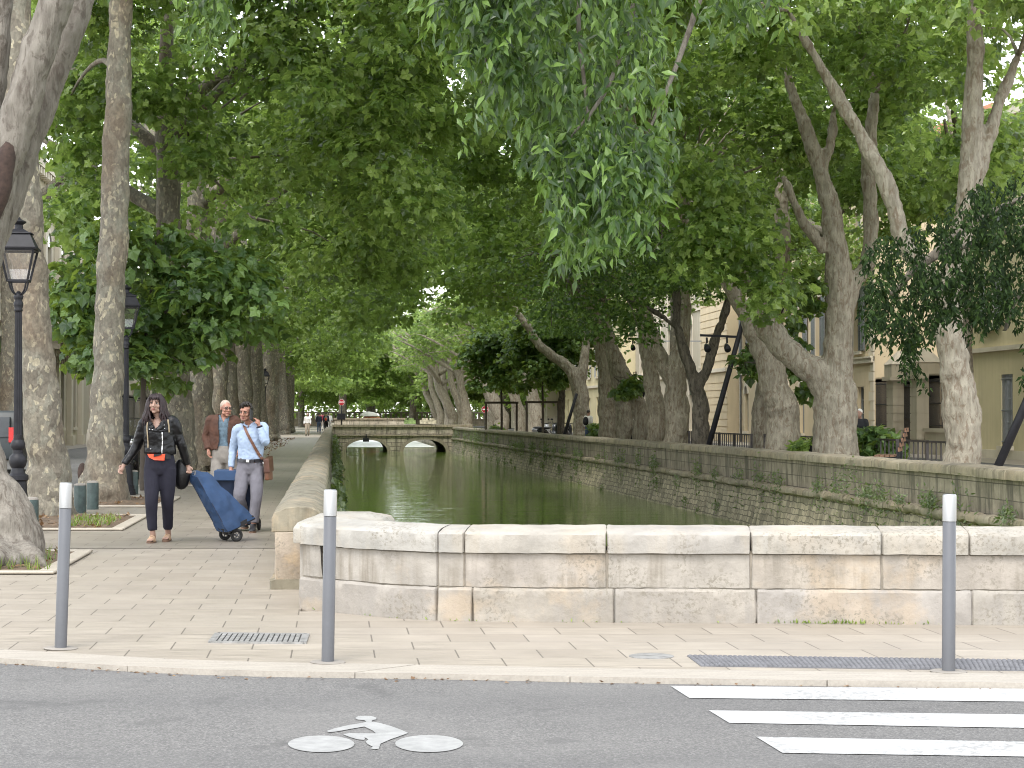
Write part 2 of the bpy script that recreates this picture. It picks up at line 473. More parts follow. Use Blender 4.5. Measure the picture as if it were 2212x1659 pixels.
def masonry(name, w, h, c1, c2, mortar, order='YZX', dist=0.0, streak=0.8, streakc=(0.075, 0.066, 0.050), msize=0.012, moss=0.0, bst=0.7):
    t = NT(name); p = t.pos()
    v = t.swiz(p, order)
    if dist:
        nz = t.n('ShaderNodeTexNoise'); t.l(p, nz.inputs['Vector']); nz.inputs['Scale'].default_value = 3.0; nz.inputs['Detail'].default_value = 3
        a = t.n('ShaderNodeVectorMath', operation='MULTIPLY_ADD'); t.l(nz.outputs['Color'], a.inputs[0]); a.inputs[1].default_value = (dist,) * 3; t.l(v, a.inputs[2]); v = a.outputs[0]
    br = t.n('ShaderNodeTexBrick', offset=0.5); t.l(v, br.inputs['Vector'])
    for k, x in (('Scale', 1.0), ('Brick Width', w), ('Row Height', h), ('Mortar Size', msize), ('Mortar Smooth', 0.35), ('Bias', 0.0)): br.inputs[k].default_value = x
    br.inputs['Color1'].default_value = (*c1, 1); br.inputs['Color2'].default_value = (*c2, 1); br.inputs['Mortar'].default_value = (*mortar, 1)
    c = t.mix(0.8, br.outputs['Color'], t.ramp(t.noise(p, 5, 6, 0.65), [(0.28, 0.62), (0.72, 1.22)]), 'MULTIPLY')
    if streak:
        sk = t.ramp(t.noise(t.pos((2.2, 2.4, 0.30)), 1.6, 6, 0.66), [(0.47, 0.0), (0.62, streak)])
        c = t.mix(sk, c, streakc)
    if moss:
        ms = t.ramp(t.noise(p, 1.2, 5, 0.6), [(0.5, 0.0), (0.7, moss)])
        c = t.mix(ms, c, (0.05, 0.065, 0.02))
    hh = t.mix(0.35, br.outputs['Fac'], t.noise(p, 18, 5), 'MIX')
    inv = t.n('ShaderNodeMath', operation='SUBTRACT'); inv.inputs[0].default_value = 1.0; t.l(hh, inv.inputs[1])
    t.bump(inv.outputs[0], bst, 0.04)
    return t.set(c, 0.9)
ASHLAR_R = masonry('stained_ashlar', 0.75, 0.24, (0.205, 0.175, 0.130), (0.285, 0.245, 0.185), (0.095, 0.080, 0.06), streak=0.8, msize=0.008)
RUBBLE_R = masonry('canal_rubble', 0.30, 0.125, (0.235, 0.205, 0.145), (0.40, 0.345, 0.245), (0.125, 0.108, 0.08), dist=0.13, streak=0.6, msize=0.010, moss=0.25, bst=0.6)
RUBBLE_B = masonry('bridge_masonry', 0.70, 0.28, (0.30, 0.26, 0.195), (0.44, 0.39, 0.30), (0.12, 0.10, 0.08), order='XZY', dist=0.10, streak=0.75, msize=0.02, moss=0.35)
WALL_MOSS = masonry('mossy_canal_wall', 0.45, 0.2, (0.17, 0.155, 0.115), (0.24, 0.215, 0.16), (0.07, 0.06, 0.045), streak=0.7, moss=0.9)
COPING_OLD = limestone('aged_coping', (0.245, 0.215, 0.155), stain=(0.09, 0.078, 0.052), amt=0.8, warm=0.15, speck=0.6)

def water():
    t = NT('canal_water')
    p = t.pos((1.0, 0.35, 1))
    a = t.noise(t.pos((1.6, 6.0, 1)), 1.0, 3, 0.5)
    b = t.noise(t.pos((0.45, 2.0, 1)), 1.0, 2, 0.5)
    ad = t.n('ShaderNodeMath', operation='MULTIPLY_ADD'); t.l(b, ad.inputs[0]); ad.inputs[1].default_value = 1.4; t.l(a, ad.inputs[2])
    bp = t.bump(ad.outputs[0], 0.13, 0.05)
    c = t.ramp(t.noise(p, 0.4, 3), [(0.3, (0.110, 0.175, 0.026)), (0.7, (0.140, 0.210, 0.036))])
    return t.set(c, 0.02, IOR=1.33)
WATER = water()
SKYWATER = M('sky_reflection_water', (0.80, 0.84, 0.82), 0.35, var=0.3, scale=2.5, bump=0.8, bscale=5)  # bright sky reflection painted as a white water colour

def facade(name, col, streak=0.25):
    t = NT(name); p = t.pos()
    c = t.ramp(t.noise(p, 0.6, 5), [(0.3, mul(col, 0.90)), (0.7, mul(col, 1.06))])
    sk = t.ramp(t.noise(t.pos((4, 4, 0.3)), 1.0, 5, 0.6), [(0.5, 0.0), (0.75, streak)])
    c = t.mix(sk, c, mul(col, 0.55))
    t.bump(t.noise(p, 30, 4), 0.15, 0.01)
    return t.set(c, 0.85)
FAC_CREAM = facade('cream_render', (0.56, 0.485, 0.30))
FAC_PINK = facade('pinkish_render', (0.58, 0.475, 0.315))
FAC_STONE = facade('facade_stone', (0.42, 0.37, 0.28), 0.4)
FAC_TRIM = facade('pale_trim_stone', (0.58, 0.52, 0.41), 0.2)
FAC_LEFT = facade('left_facade_stone', (0.46, 0.405, 0.30), 0.4)
ROOF = M('clay_roof_tiles', (0.34, 0.17, 0.10), 0.85, var=0.3, scale=6)
GLASS = M('dark_window_glass', (0.035, 0.042, 0.05), 0.12, var=0.4, scale=1.5)
SHUTTER = M('grey_shutter_paint', (0.19, 0.20, 0.205), 0.55, var=0.15)
SHUTTER2 = M('pale_shutter_paint', (0.40, 0.40, 0.385), 0.55)
IRON = M('black_painted_iron', (0.014, 0.014, 0.017), 0.5, var=0.3)
IRON.node_tree.nodes['Principled BSDF'].inputs['Specular IOR Level'].default_value = 0.25
IRON_RUST = M('brown_black_iron', (0.035, 0.028, 0.026), 0.5, var=0.4)
GREENPOST = M('dark_green_paint', (0.032, 0.052, 0.048), 0.5, var=0.35, scale=14, bump=0.2)
GREYPOST = M('grey_powder_coat', (0.088, 0.090, 0.098), 0.42, var=0.06, scale=5)
ALU = M('brushed_aluminium', (0.42, 0.42, 0.42), 0.36, 0.9, var=0.05, scale=3)
BASEPLATE = M('base_ring_cement', (0.22, 0.20, 0.175), 0.8)
TACTILE = M('dark_tactile_slabs', (0.115, 0.115, 0.122), 0.7, var=0.2, scale=12, bump=0.3, bscale=90)
GRATE = M('worn_steel_grate', (0.24, 0.235, 0.225), 0.55, 0.3, var=0.35, scale=14)
VOID = M('drain_dark', (0.06, 0.058, 0.055), 0.9)
SOIL = M('tree_pit_soil', (0.105, 0.072, 0.045), 0.95, var=0.5, scale=14, bump=0.8, bscale=50)
GROUNDM = M('earth', (0.12, 0.10, 0.07), 0.95)
PANE = NT('lantern_glass')
PANE.set((0.9, 0.92, 0.9), 0.05)
_gl = PANE.n('ShaderNodeBsdfTransparent'); _gs = PANE.n('ShaderNodeBsdfGlossy'); _gs.inputs['Roughness'].default_value = 0.05
_mx = PANE.n('ShaderNodeMixShader'); _mx.inputs[0].default_value = 0.1
PANE.l(_gl.outputs[0], _mx.inputs[1]); PANE.l(_gs.outputs[0], _mx.inputs[2]); PANE.l(_mx.outputs[0], PANE.out.inputs['Surface'])
PANE = PANE.m
# ------------------------------------------------------------------ ground, road, pavements
def sheet(name, pts, mat, z=0.0, kind='structure', label=None, cat=None):
    me = bpy.data.meshes.new(name)
    me.from_pydata([(p[0], p[1], z) for p in pts], [], [tuple(range(len(pts)))])
    bm = bmesh.new(); bm.from_mesh(me)
    bmesh.ops.triangulate(bm, faces=bm.faces)
    for f in bm.faces:
        if f.normal.z < 0: f.normal_flip()
    bm.to_mesh(me); bm.free()
    o = link(name, me, mat)
    return tag(o, label, cat, kind=kind)

def smooth_line(pts, n=6):
    """Catmull-Rom through points."""
    P = [Vector(p) for p in pts]; out = []
    for i in range(len(P) - 1):
        a, b, c, d = P[max(i - 1, 0)], P[i], P[i + 1], P[min(i + 2, len(P) - 1)]
        for k in range(n):
            t = k / n
            out.append(0.5 * ((2 * b) + (c - a) * t + (2 * a - 5 * b + 4 * c - d) * t * t + (3 * b - a - 3 * c + d) * t ** 3))
    out.append(P[-1])
    return out

sheet('ground', [(-900, -200), (900, -200), (900, 1800), (-900, 1800)], GROUNDM, -2.0)
kin = [G(u, v) for u, v in ((-120, 1396), (0, 1403), (83, 1407), (347, 1423), (587, 1432), (1000, 1438), (1400, 1446), (2212, 1457), (2700, 1462))]
kin = [Vector((-60, 19, 0)), Vector((-14, 14.6, 0)), Vector((-7, 13.3, 0))] + kin + [Vector((12, 11.2, 0)), Vector((60, 11.2, 0))]
kin = smooth_line(kin, 5)
def offset(line, d):
    out = []
    for i, p in enumerate(line):
        t = (line[min(i + 1, len(line) - 1)] - line[max(i - 1, 0)]).normalized()
        out.append(p + Vector((t.y, -t.x, 0)) * d)
    return out
kout = offset(kin, 0.36)
sheet('road', [(p.x, p.y) for p in kout] + [(60, -40), (-60, -40)], ASPHALT, ROADZ)
# kerb stones, one mesh
kb = MB()
dist, start, i0 = 0.0, 0, 0
rk = random.Random(3)
run = []
def lerp_line(line, s):
    acc = 0
    for a, b in zip(line[:-1], line[1:]):
        l = (b - a).length
        if acc + l >= s: return a + (b - a) * ((s - acc) / l)
        acc += l
    return line[-1]
tot = sum((b - a).length for a, b in zip(kin[:-1], kin[1:])); tot2 = sum((b - a).length for a, b in zip(kout[:-1], kout[1:]))
s = 44.0
while s < 66.0:
    n = rk.uniform(1.15, 1.5)
    q = [lerp_line(kin, s + n * k / 3 * 0.994) for k in range(4)]
    w = [lerp_line(kout, (s + n * k / 3 * 0.994) * tot2 / tot) for k in range(4)]
    dz = rk.uniform(0.002, 0.006)
    for k in range(3):
        kb.hexa([(w[k].x, w[k].y, -.16), (w[k + 1].x, w[k + 1].y, -.16), (q[k + 1].x, q[k + 1].y, -.16), (q[k].x, q[k].y, -.16),
                 (w[k].x, w[k].y, dz - .004), (w[k + 1].x, w[k + 1].y, dz - .004), (q[k + 1].x, q[k + 1].y, dz), (q[k].x, q[k].y, dz)])
    s += n
tag(kb.build('kerb', KERB, fixn=True), kind='structure')

def tR(Y): return 10.2 - (Y - 14.0) * 2.06 / 115.0
FRONTY = 14.6
KX = L(-0.25, FRONTY + .3).x
sheet('pavement', [(p.x, p.y) for p in kin] + [(60, FRONTY), (KX, FRONTY + .3), (-60, 24)], PAVING, 0.0)
le = [L(-0.25, y) for y in (FRONTY + 0.3, 300)]
sheet('pavement', [(-60, 24), (KX, FRONTY + .3), le[1].xy, (-60, 330)], PAVING, 0.0)
sheet('pavement', [(L(tR(FRONTY) + .2, FRONTY).x, FRONTY), (60, FRONTY), (70, 330), L(tR(131) + .2, 300).xy, L(tR(131) + .2, 131).xy], PAVING, 0.0)
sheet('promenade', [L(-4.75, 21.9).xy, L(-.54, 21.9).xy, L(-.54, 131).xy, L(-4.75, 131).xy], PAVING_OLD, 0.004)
sheet('street', [L(-11.6, 30).xy, L(-5.4, 30).xy, L(-5.4, 330).xy, L(-11.6, 330).xy], ASPHALT2, 0.005)
sheet('street', [L(16.5, 20).xy, L(20.6, 20).xy, L(20.6, 330).xy, L(16.5, 330).xy], ASPHALT2, 0.005)
WZ = -1.0
wo = sheet('water', [L(-1.2, 14.7).xy, L(tR(14.7) + .4, 14.7).xy, L(tR(131) + .4, 131).xy, L(tR(131) + .4, 300).xy, L(-.6, 300).xy], WATER, WZ)
sheet('water', [L(.1, 152).xy, L(8.0, 152).xy, L(8.0, 290).xy, L(.1, 290).xy], SKYWATER, WZ + 0.012)  # added sheet over the water that carries the painted sky reflection

# crossing stripes, bicycle symbol
def gz(u, v): return G(u, v, ROADZ)
for pts in (((1448, 1483), (2212, 1489), (2600, 1492), (2600, 1521), (2212, 1517), (1489, 1509)),
            ((1531, 1536), (2212, 1545), (2600, 1550), (2600, 1578), (2212, 1574), (1575, 1563)),
            ((1633, 1593), (2212, 1604), (2600, 1611), (2600, 1643), (2212, 1636), (1690, 1628)),
            ((1760, 1668), (2212, 1675), (2600, 1681), (2600, 1725), (2212, 1717), (1830, 1710))):
    sheet('crosswalk_stripe', [gz(*p).xy for p in pts], PAINT, ROADZ + .004)
bk = MB()
def ell(cu, cv, ru, rv, n=28):
    return [gz(cu + ru * math.cos(2 * PI * k / n), cv + rv * math.sin(2 * PI * k / n)).xy for k in range(n)]
def cq(x, y): return (548.6 + x * 0.39682, 1371.5 + y * 0.39682)      # survey crop of the symbol
shp = [ell(694, 1608.5, 72, 18), ell(927, 1608, 73.5, 18.5)]
shp.append([gz(*cq(*p)).xy for p in ((550, 457), (566, 447), (600, 444), (640, 446), (668, 455), (664, 464), (645, 468), (640, 476), (680, 482), (745, 500), (800, 520), (840, 538), (800, 553), (745, 572), (690, 596), (684, 612), (680, 624), (655, 627), (632, 622), (648, 614), (618, 598), (608, 586), (622, 573), (600, 560), (605, 567), (600, 576), (565, 573), (520, 560), (487, 546), (520, 538), (600, 540), (665, 540), (645, 524), (600, 503), (520, 517), (450, 530), (405, 534), (396, 527), (440, 512), (520, 494), (590, 483), (612, 477), (600, 468), (565, 465))])
for pl in shp:
    bk.add([(p[0], p[1], ROADZ + .004) for p in pl], [tuple(range(len(pl)))])
bo = bk.build('bicycle_symbol', PAINT_GREY)
bm = bmesh.new(); bm.from_mesh(bo.data); bmesh.ops.triangulate(bm, faces=bm.faces)
for f in bm.faces:
    if f.normal.z < 0: f.normal_flip()
bm.to_mesh(bo.data); bm.free()
tag(bo, kind='structure')

# tactile paving with real studs
tq = [G(1484, 1417.5), G(2212, 1428), G(2500, 1432), G(2500, 1454), G(2212, 1450), G(1514, 1440)]
tb = MB()
tb.prism([p.xy for p in tq][::-1] if False else [tq[5].xy, tq[4].xy, tq[3].xy, tq[2].xy, tq[1].xy, tq[0].xy], -0.03, 0.005)
a0, a1, b0, b1 = tq[0], tq[2], tq[5], tq[3]
nx, ny = 92, 9
for i in range(nx):
    for j in range(ny):
        p = (a0.lerp(a1, (i + .5) / nx)).lerp(b0.lerp(b1, (i + .5) / nx), (j + .5) / ny)
        tb.lathe([(0.017, 0.0), (0.014, 0.006), (0.007, 0.009)], (p.x, p.y, 0.005), 6)
tag(tb.build('tactile_paving', TACTILE, fixn=True), kind='structure')

# ------------------------------------------------------------------ stone walls
def sweep(mb, prof, line, closed=True, m=0, jit=0.0, rg=None):
    """prof: (depth, z) cross-section, line: list of (point, normal) where normal points to the back of the wall"""
    n = len(prof); vs, fs = [], []
    for p, nn in line:
        for d, z in prof:
            j = rg.uniform(-jit, jit) if jit else 0
            vs.append((p.x + nn.x * d, p.y + nn.y * d, z + j))
    for i in range(len(line) - 1):
        for k in range(n if closed else n - 1):
            k2 = (k + 1) % n
            fs.append((i * n + k, (i + 1) * n + k, (i + 1) * n + k2, i * n + k2))
    if closed:
        fs.append(tuple(range(n))); fs.append(tuple((len(line) - 1) * n + k for k in range(n - 1, -1, -1)))
    return mb.add(vs, fs, m)

def sub_prof(prof, step):
    out = []
    for a, b in zip(prof, prof[1:] + prof[:1]):
        n = max(1, int(math.dist(a, b) / step))
        out += [(a[0] + (b[0] - a[0]) * k / n, a[1] + (b[1] - a[1]) * k / n) for k in range(n)]
    return out

class Path:
    def __init__(s, pts):
        s.p = [Vector((p[0], p[1], 0)) for p in pts]
        s.c = [0.0]
        for a, b in zip(s.p[:-1], s.p[1:]): s.c.append(s.c[-1] + (b - a).length)
        s.len = s.c[-1]
    def at(s, d):
        d = max(0, min(s.len, d))
        for i in range(len(s.p) - 1):
            if s.c[i + 1] >= d or i == len(s.p) - 2:
                k = (d - s.c[i]) / (s.c[i + 1] - s.c[i])
                t0 = (s.p[min(i + 1, len(s.p) - 1)] - s.p[i]).normalized()
                return s.p[i].lerp(s.p[i + 1], k), Vector((-t0.y, t0.x, 0))
    def near(s, X):                       # distance at which the path passes X
        for i in range(len(s.p) - 1):
            a, b = s.p[i], s.p[i + 1]
            if a.x <= X <= b.x: return s.c[i] + (X - a.x) / (b.x - a.x) * (b - a).length
        return s.len

def blocks(name, path, cuts, prof, mat, parent, step=0.08, gap=0.007, amp=0.006, seed=1, bev=0.012, jz=0.0):
    mb = MB(); rg = random.Random(seed); pr = sub_prof(prof, step)
    for a, b in zip(cuts[:-1], cuts[1:]):
        n = max(2, int((b - a) / step))
        dz = rg.uniform(-jz, jz); dd = rg.uniform(-jz, jz)
        line = []
        for k in range(n + 1):
            s_ = a + gap / 2 + (b - a - gap) * k / n
            line.append(path.at(s_))
        e = 0.010
        # rounded ends: first and last section slightly shrunk
        c0 = sum(p[0] for p in pr) / len(pr); c1 = sum(p[1] for p in pr) / len(pr)
        full = [(p[0] + dd, p[1] + dz) for p in pr]
        shr = [(c0 + dd + (p[0] - c0) * (1 - bev / 0.25), c1 + dz + (p[1] - c1) * (1 - bev / 0.25)) for p in pr]
        npf = len(pr); vs, fs = [], []
        secs = [(path.at(a + gap / 2), shr), (path.at(a + gap / 2 + e), full)] + [(l, full) for l in line[1:-1]] + [(path.at(b - gap / 2 - e), full), (path.at(b - gap / 2), shr)]
        for (p, nn), pf in secs:
            for d, z in pf: vs.append((p.x + nn.x * d, p.y + nn.y * d, z))
        for i in range(len(secs) - 1):
            for k in range(npf):
                k2 = (k + 1) % npf
                fs.append((i * npf + k, i * npf + k2, (i + 1) * npf + k2, (i + 1) * npf + k))
        fs.append(tuple(range(npf - 1, -1, -1))); fs.append(tuple((len(secs) - 1) * npf + k for k in range(npf)))
        mb.add(vs, fs)
    me = mb.mesh(name, mat, True)
    bm = bmesh.new(); bm.from_mesh(me); bmesh.ops.recalc_face_normals(bm, faces=bm.faces); bm.to_mesh(me); bm.free()
    roughen(me, amp, 5.0, 0, seed)
    roughen(me, amp * 0.6, 19.0, 0, seed + 3)
    me.set_sharp_from_angle(angle=R(42))
    return link(name, me, None, parent, True)

FW = [G(652, 1313), G(715, 1321), G(780, 1328), G(860, 1335), G(945, 1340), G(1120, 1343), G(1310, 1344), G(1620, 1346), G(2212, 1350)]
FW = smooth_line(FW, 3) + [Vector((6, 14.0, 0)), Vector((9.2, 14.05, 0))]
fpath = Path(FW)
def ucuts(us, z):
    out = [0.0]
    for u in us: 
        Yg = 14.2
        out.append(fpath.near((u - U0) / FPX * Yg))
    s_ = out[-1]
    while s_ < fpath.len - 1.6: s_ += 1.05; out.append(s_)
    out.append(fpath.len)
    return out
wallT = empty('stone_parapet', FW[8], 'white weathered limestone parapet facing the road, curving at its left end', 'parapet')
blocks('base_course', fpath, ucuts((945, 1022, 1325, 1627, 2080), 0), [(-.03, -.05), (-.03, .225), (-.012, .243), (.50, .243), (.50, -.05)], STONE_BASE, wallT, 0.045, 0.006, 0.009, 4)
blocks('wall', fpath, ucuts((945, 1004, 1310, 1616, 1892), 0), [(0.0, .252), (0.0, .492), (.50, .492), (.50, .252)], STONE_NEAR, wallT, 0.045, 0.006, 0.007, 9)
blocks('coping', fpath, ucuts((947, 1004, 1309, 1616, 1892, 2075), 0), [(-.032, .50), (-.036, .632), (-.022, .648), (.10, .672), (.27, .690), (.45, .672), (.56, .64), (.57, .50)], STONE_NEARCOP, wallT, 0.045, 0.006, 0.006, 14)
mb = MB(); sweep(mb, [(.008, .0), (.008, .52), (.44, .52), (.44, .0)][::-1], [fpath.at(fpath.len * k / 60) for k in range(61)])
mb.build('mortar_core', MORTAR, wallT, False, True, True)
# end pier of the parapet, reaching back towards the canal
ep = MB()
pl = [(-1.66, 15.20), (-1.30, 15.06), (-1.06, 15.52), (-1.02, 16.25), (-1.62, 16.42)]
ep.prism(pl, -.05, .498)
me = bevel_mesh(ep.mesh('end_pier', STONE_NEAR), 0.015, 2); roughen(me, .012, 5, 3)
link('end_pier', me, None, wallT, True)
ep = MB()
c = Vector((-1.35, 15.75)); top = [(c.x + (p[0] - c.x) * 1.14, c.y + (p[1] - c.y) * 1.10) for p in pl]
mid = [(c.x + (p[0] - c.x) * 1.04, c.y + (p[1] - c.y) * 1.05) for p in pl]
inn = [(c.x + (p[0] - c.x) * .55, c.y + (p[1] - c.y) * .60) for p in pl]
n = 5; vs = [(*p, .503) for p in top] + [(*p, .622) for p in top] + [(*p, .668) for p in mid] + [(*p, .705) for p in inn]
ep.add(vs, [tuple(range(n - 1, -1, -1)), tuple(range(3 * n, 4 * n))] + [(i * n + k, i * n + (k + 1) % n, (i + 1) * n + (k + 1) % n, (i + 1) * n + k) for i in range(3) for k in range(n)])
me = ep.mesh('end_coping', STONE_NEARCOP); bevel_mesh(me, .012, 2); roughen(me, .010, 6, 3); me.polygons.foreach_set('use_smooth', [True] * len(me.polygons)); me.set_sharp_from_angle(angle=R(40))
link('end_coping', me, None, wallT, True)

# left canal parapet along the promenade
lp = Path([L(-0.50, 16.75), L(-0.50, 131.5)][::1])
def lcuts(seed, a, b):
    rg = random.Random(seed); out = [0.0]; s_ = 0
    while s_ < lp.len - 4:
        s_ += rg.uniform(a, b) * (1 if s_ < 45 else 3.2); out.append(min(s_, lp.len))
    out.append(lp.len); return out
# the path runs away from the camera: its normal (-t.y, t.x) points left, so depths are negative towards the water
left = empty('canal_parapet', L(-.3, 17), 'lichen covered rounded stone parapet between the promenade and the canal', 'parapet')
blocks('wall', lp, lcuts(2, .7, 1.1), [(0, .02), (0, .49), (-.40, .49), (-.40, .02)][::-1], STONE_PITTED, left, 0.11, 0.010, 0.016, 21)
blocks('footing', lp, lcuts(12, 1.2, 1.9), [(.04, -.06), (.04, .075), (.0, .09), (-.40, .09), (-.40, -.06)][::-1], STONE_LEFT, left, 0.11, 0.010, 0.012, 23)
blocks('coping', lp, lcuts(5, 1.0, 1.5), [(.03, .495), (.035, .60), (.01, .655), (-.08, .70), (-.20, .712), (-.32, .695), (-.40, .65), (-.42, .60), (-.415, .495)][::-1], STONE_LEFT, left, 0.09, 0.012, 0.014, 31)
iw = MB()
ys = [14.8] + list(range(16, 132, 3)) + [131.4]
sweep(iw, [(0.10, .50), (.04, 0.0), (-.10, -.6), (-.16, -1.7)][::-1], [(L(0, y), Vector((-1, 0, 0))) for y in ys], closed=False)
roughen(iw_me := iw.mesh('canal_face', WALL_MOSS, True), .05, 1.3, 2)
link('canal_face', iw_me, None, left, True)

# right canal wall
right = empty('canal_wall', L(tR(40), 40, -1), 'long stained stone canal wall with a rounded ledge and rubble below', 'wall')
ysr = [14.0 + 1.0 * k for k in range(118)]
def rline(step=1): return [(L(tR(y), y), Vector((1, 0, 0))) for y in ysr[::step]]
mb = MB(); sweep(mb, [(0.02, -.05), (0.0, .555)], rline(2), closed=False); mb.build('upper_masonry', ASHLAR_R, right, False, True)
mb = MB(); sweep(mb, [(-.30, -1.8), (-.24, -1.0), (-.12, -.55), (-.06, -.16)], rline(1), closed=False)
me = mb.mesh('lower_masonry', RUBBLE_R, True); roughen(me, .05, 1.7, 2); roughen(me, .02, 6, 0); link('lower_masonry', me, None, right, True)
mb = MB(); rg = random.Random(8)
rp_ = Path([L(tR(y), y) for y in (14, 131)])
cut = [0.0]
while cut[-1] < rp_.len: cut.append(cut[-1] + rg.uniform(1.0, 1.7))
cut[-1] = rp_.len
blocks('coping', rp_, cut, [(.08, .56), (.085, .665), (.06, .70), (-.18, .735), (-.42, .70), (-.44, .56)][::-1], COPING_OLD, right, 0.22, 0.012, 0.012, 41, jz=.006)
cut = [0.0]
while cut[-1] < rp_.len: cut.append(cut[-1] + rg.uniform(.5, 1.1))
cut[-1] = rp_.len
blocks('ledge', rp_, cut, [(.0, -.17), (.10, -.165), (.155, -.125), (.165, -.07), (.14, -.02), (.08, .0), (.0, .0)][::-1], COPING_OLD, right, 0.16, 0.02, 0.03, 43, jz=.012)
# small drain hole in the lower masonry
mb = MB(); q = L(tR(31.5) - .14, 31.5, -.55); mb.box((q.x, q.y, -.52), (.2, .38, .40)); mb.build('drain_mouth', VOID, right, False, True)

# ------------------------------------------------------------------ bridge
BY = 131.0
br = empty('stone_bridge', L(4, BY, -1), 'low stone bridge with two round arches crossing the canal far ahead', 'bridge')
def arch_pts(t0, t1, zc, zs=-1.7, n=16):
    out = [(t0, zs)]
    for k in range(n + 1):
        a = PI - PI * k / n
        c_ = (t0 + t1) / 2; r_ = (t1 - t0) / 2
        out.append((c_ + r_ * math.cos(a), -1.05 + (zc + 1.05) * math.sin(a) ** 0.8))
    out.append((t1, zs)); return out
outl = [(-.1, -1.7)] + arch_pts(.84, 3.66, -.15) + arch_pts(4.72, 7.60, -.13) + [(9.2, -1.7), (9.2, .70), (-.1, .70)]
mb = MB(); n = len(outl)
fr = [L(t, BY, 0).x for t, z in outl]
vs = [(x, BY, z) for x, (t, z) in zip(fr, outl)] + [(x + SHEAR * 12, BY + 12, z) for x, (t, z) in zip(fr, outl)]
mb.add(vs, [tuple(range(n)), tuple(range(2 * n - 1, n - 1, -1))] + [(i, n + i, n + (i + 1) % n, (i + 1) % n) for i in range(n)])
o = mb.build('wall', RUBBLE_B, br, False, True)
bm = bmesh.new(); bm.from_mesh(o.data); bmesh.ops.triangulate(bm, faces=[f for f in bm.faces if len(f.verts) > 4]); bmesh.ops.recalc_face_normals(bm, faces=bm.faces); bm.to_mesh(o.data); bm.free()
for t0, t1, zc in ((.84, 3.66, -.15), (4.72, 7.60, -.13)):
    mb = MB(); ap = arch_pts(t0, t1, zc)[1:-1]; bp_ = arch_pts(t0 - .22, t1 + .22, zc + .2)[1:-1]
    for a, b, c_, d in zip(ap[:-1], ap[1:], bp_[1:], bp_[:-1]):
        P = [L(q[0], BY, q[1]) for q in (a, b, c_, d)]
        mb.hexa([(p.x, BY - .05, p.z) for p in P] + [(p.x, BY - .003, p.z) for p in P])
    mb.build('arch_ring', COPING_OLD, br, False, True, True)
def lbar(mb, t0, t1, z0, z1, y0, y1):
    x0, x1 = L(t0, y0).x, L(t1, y0).x
    mb.hexa([(x0, y0, z0), (x1, y0, z0), (x1, y1, z0), (x0, y1, z0), (x0, y0, z1), (x1, y0, z1), (x1, y1, z1), (x0, y1, z1)])
mb = MB(); lbar(mb, .0, 9.3, .09, .20, BY - .14, BY - .004); me = mb.mesh('cornice', COPING_OLD); roughen(me, .03, 2, 6); link('cornice', me, None, br, True)
mb = MB(); lbar(mb, -.06, 9.4, .704, .86, BY - .10, BY + .5); me = mb.mesh('coping', COPING_OLD); roughen(me, .03, 2, 6); link('coping', me, None, br, True)
mb = MB(); lbar(mb, .05, 5.2, .30, 1.18, BY + 12.1, BY + 12.5); me = mb.mesh('far_parapet', RUBBLE_B); roughen(me, .03, 2, 5); link('far_parapet', me, None, br, True)
mb = MB(); lbar(mb, .0, 5.3, 1.183, 1.30, BY + 12.02, BY + 12.6); link('far_coping', mb.mesh('far_coping', COPING_OLD), None, br, True)
mb = MB(); q = L(2.2, BY - .3, -.17); mb.box((q.x, q.y, q.z + .02), (.40, .30, .26)); mb.box((q.x, q.y + .12, q.z + .25), (.08, .04, .3)); mb.build('hanging_box', IRON, br, False, True)
# far quay walls beyond the bridge
for sgn, t0 in ((0, -.1), (1, 8.3)):
    o = MB(); lbar(o, t0 - .2, t0 + .2, -1.8, .55, BY + 13, 295)
    P = o.v; o.v = [(x + (SHEAR * (y - (BY + 13)) if y > 200 else 0), y, z) for x, y, z in P]
    b = o.build('quay_wall', RUBBLE_B)
    tag(b, 'low quay wall on the %s of the canal beyond the bridge' % ('far right' if sgn else 'far left'), 'wall')

o = MB(); lbar(o, -16, 26, -1.9, .9, 262, 263); lbar(o, -16.2, 26.2, .903, 1.05, 261.9, 263.1)
for k in range(60): t_ = -15.5 + k * .7; lbar(o, t_, t_ + .3, 1.053, 1.75, 262.2, 262.6)
lbar(o, -16.2, 26.2, 1.753, 1.95, 262, 262.9)
tag(o.build('balustrade', COPING_OLD), 'pale stone balustrade closing the far end of the canal', 'balustrade')
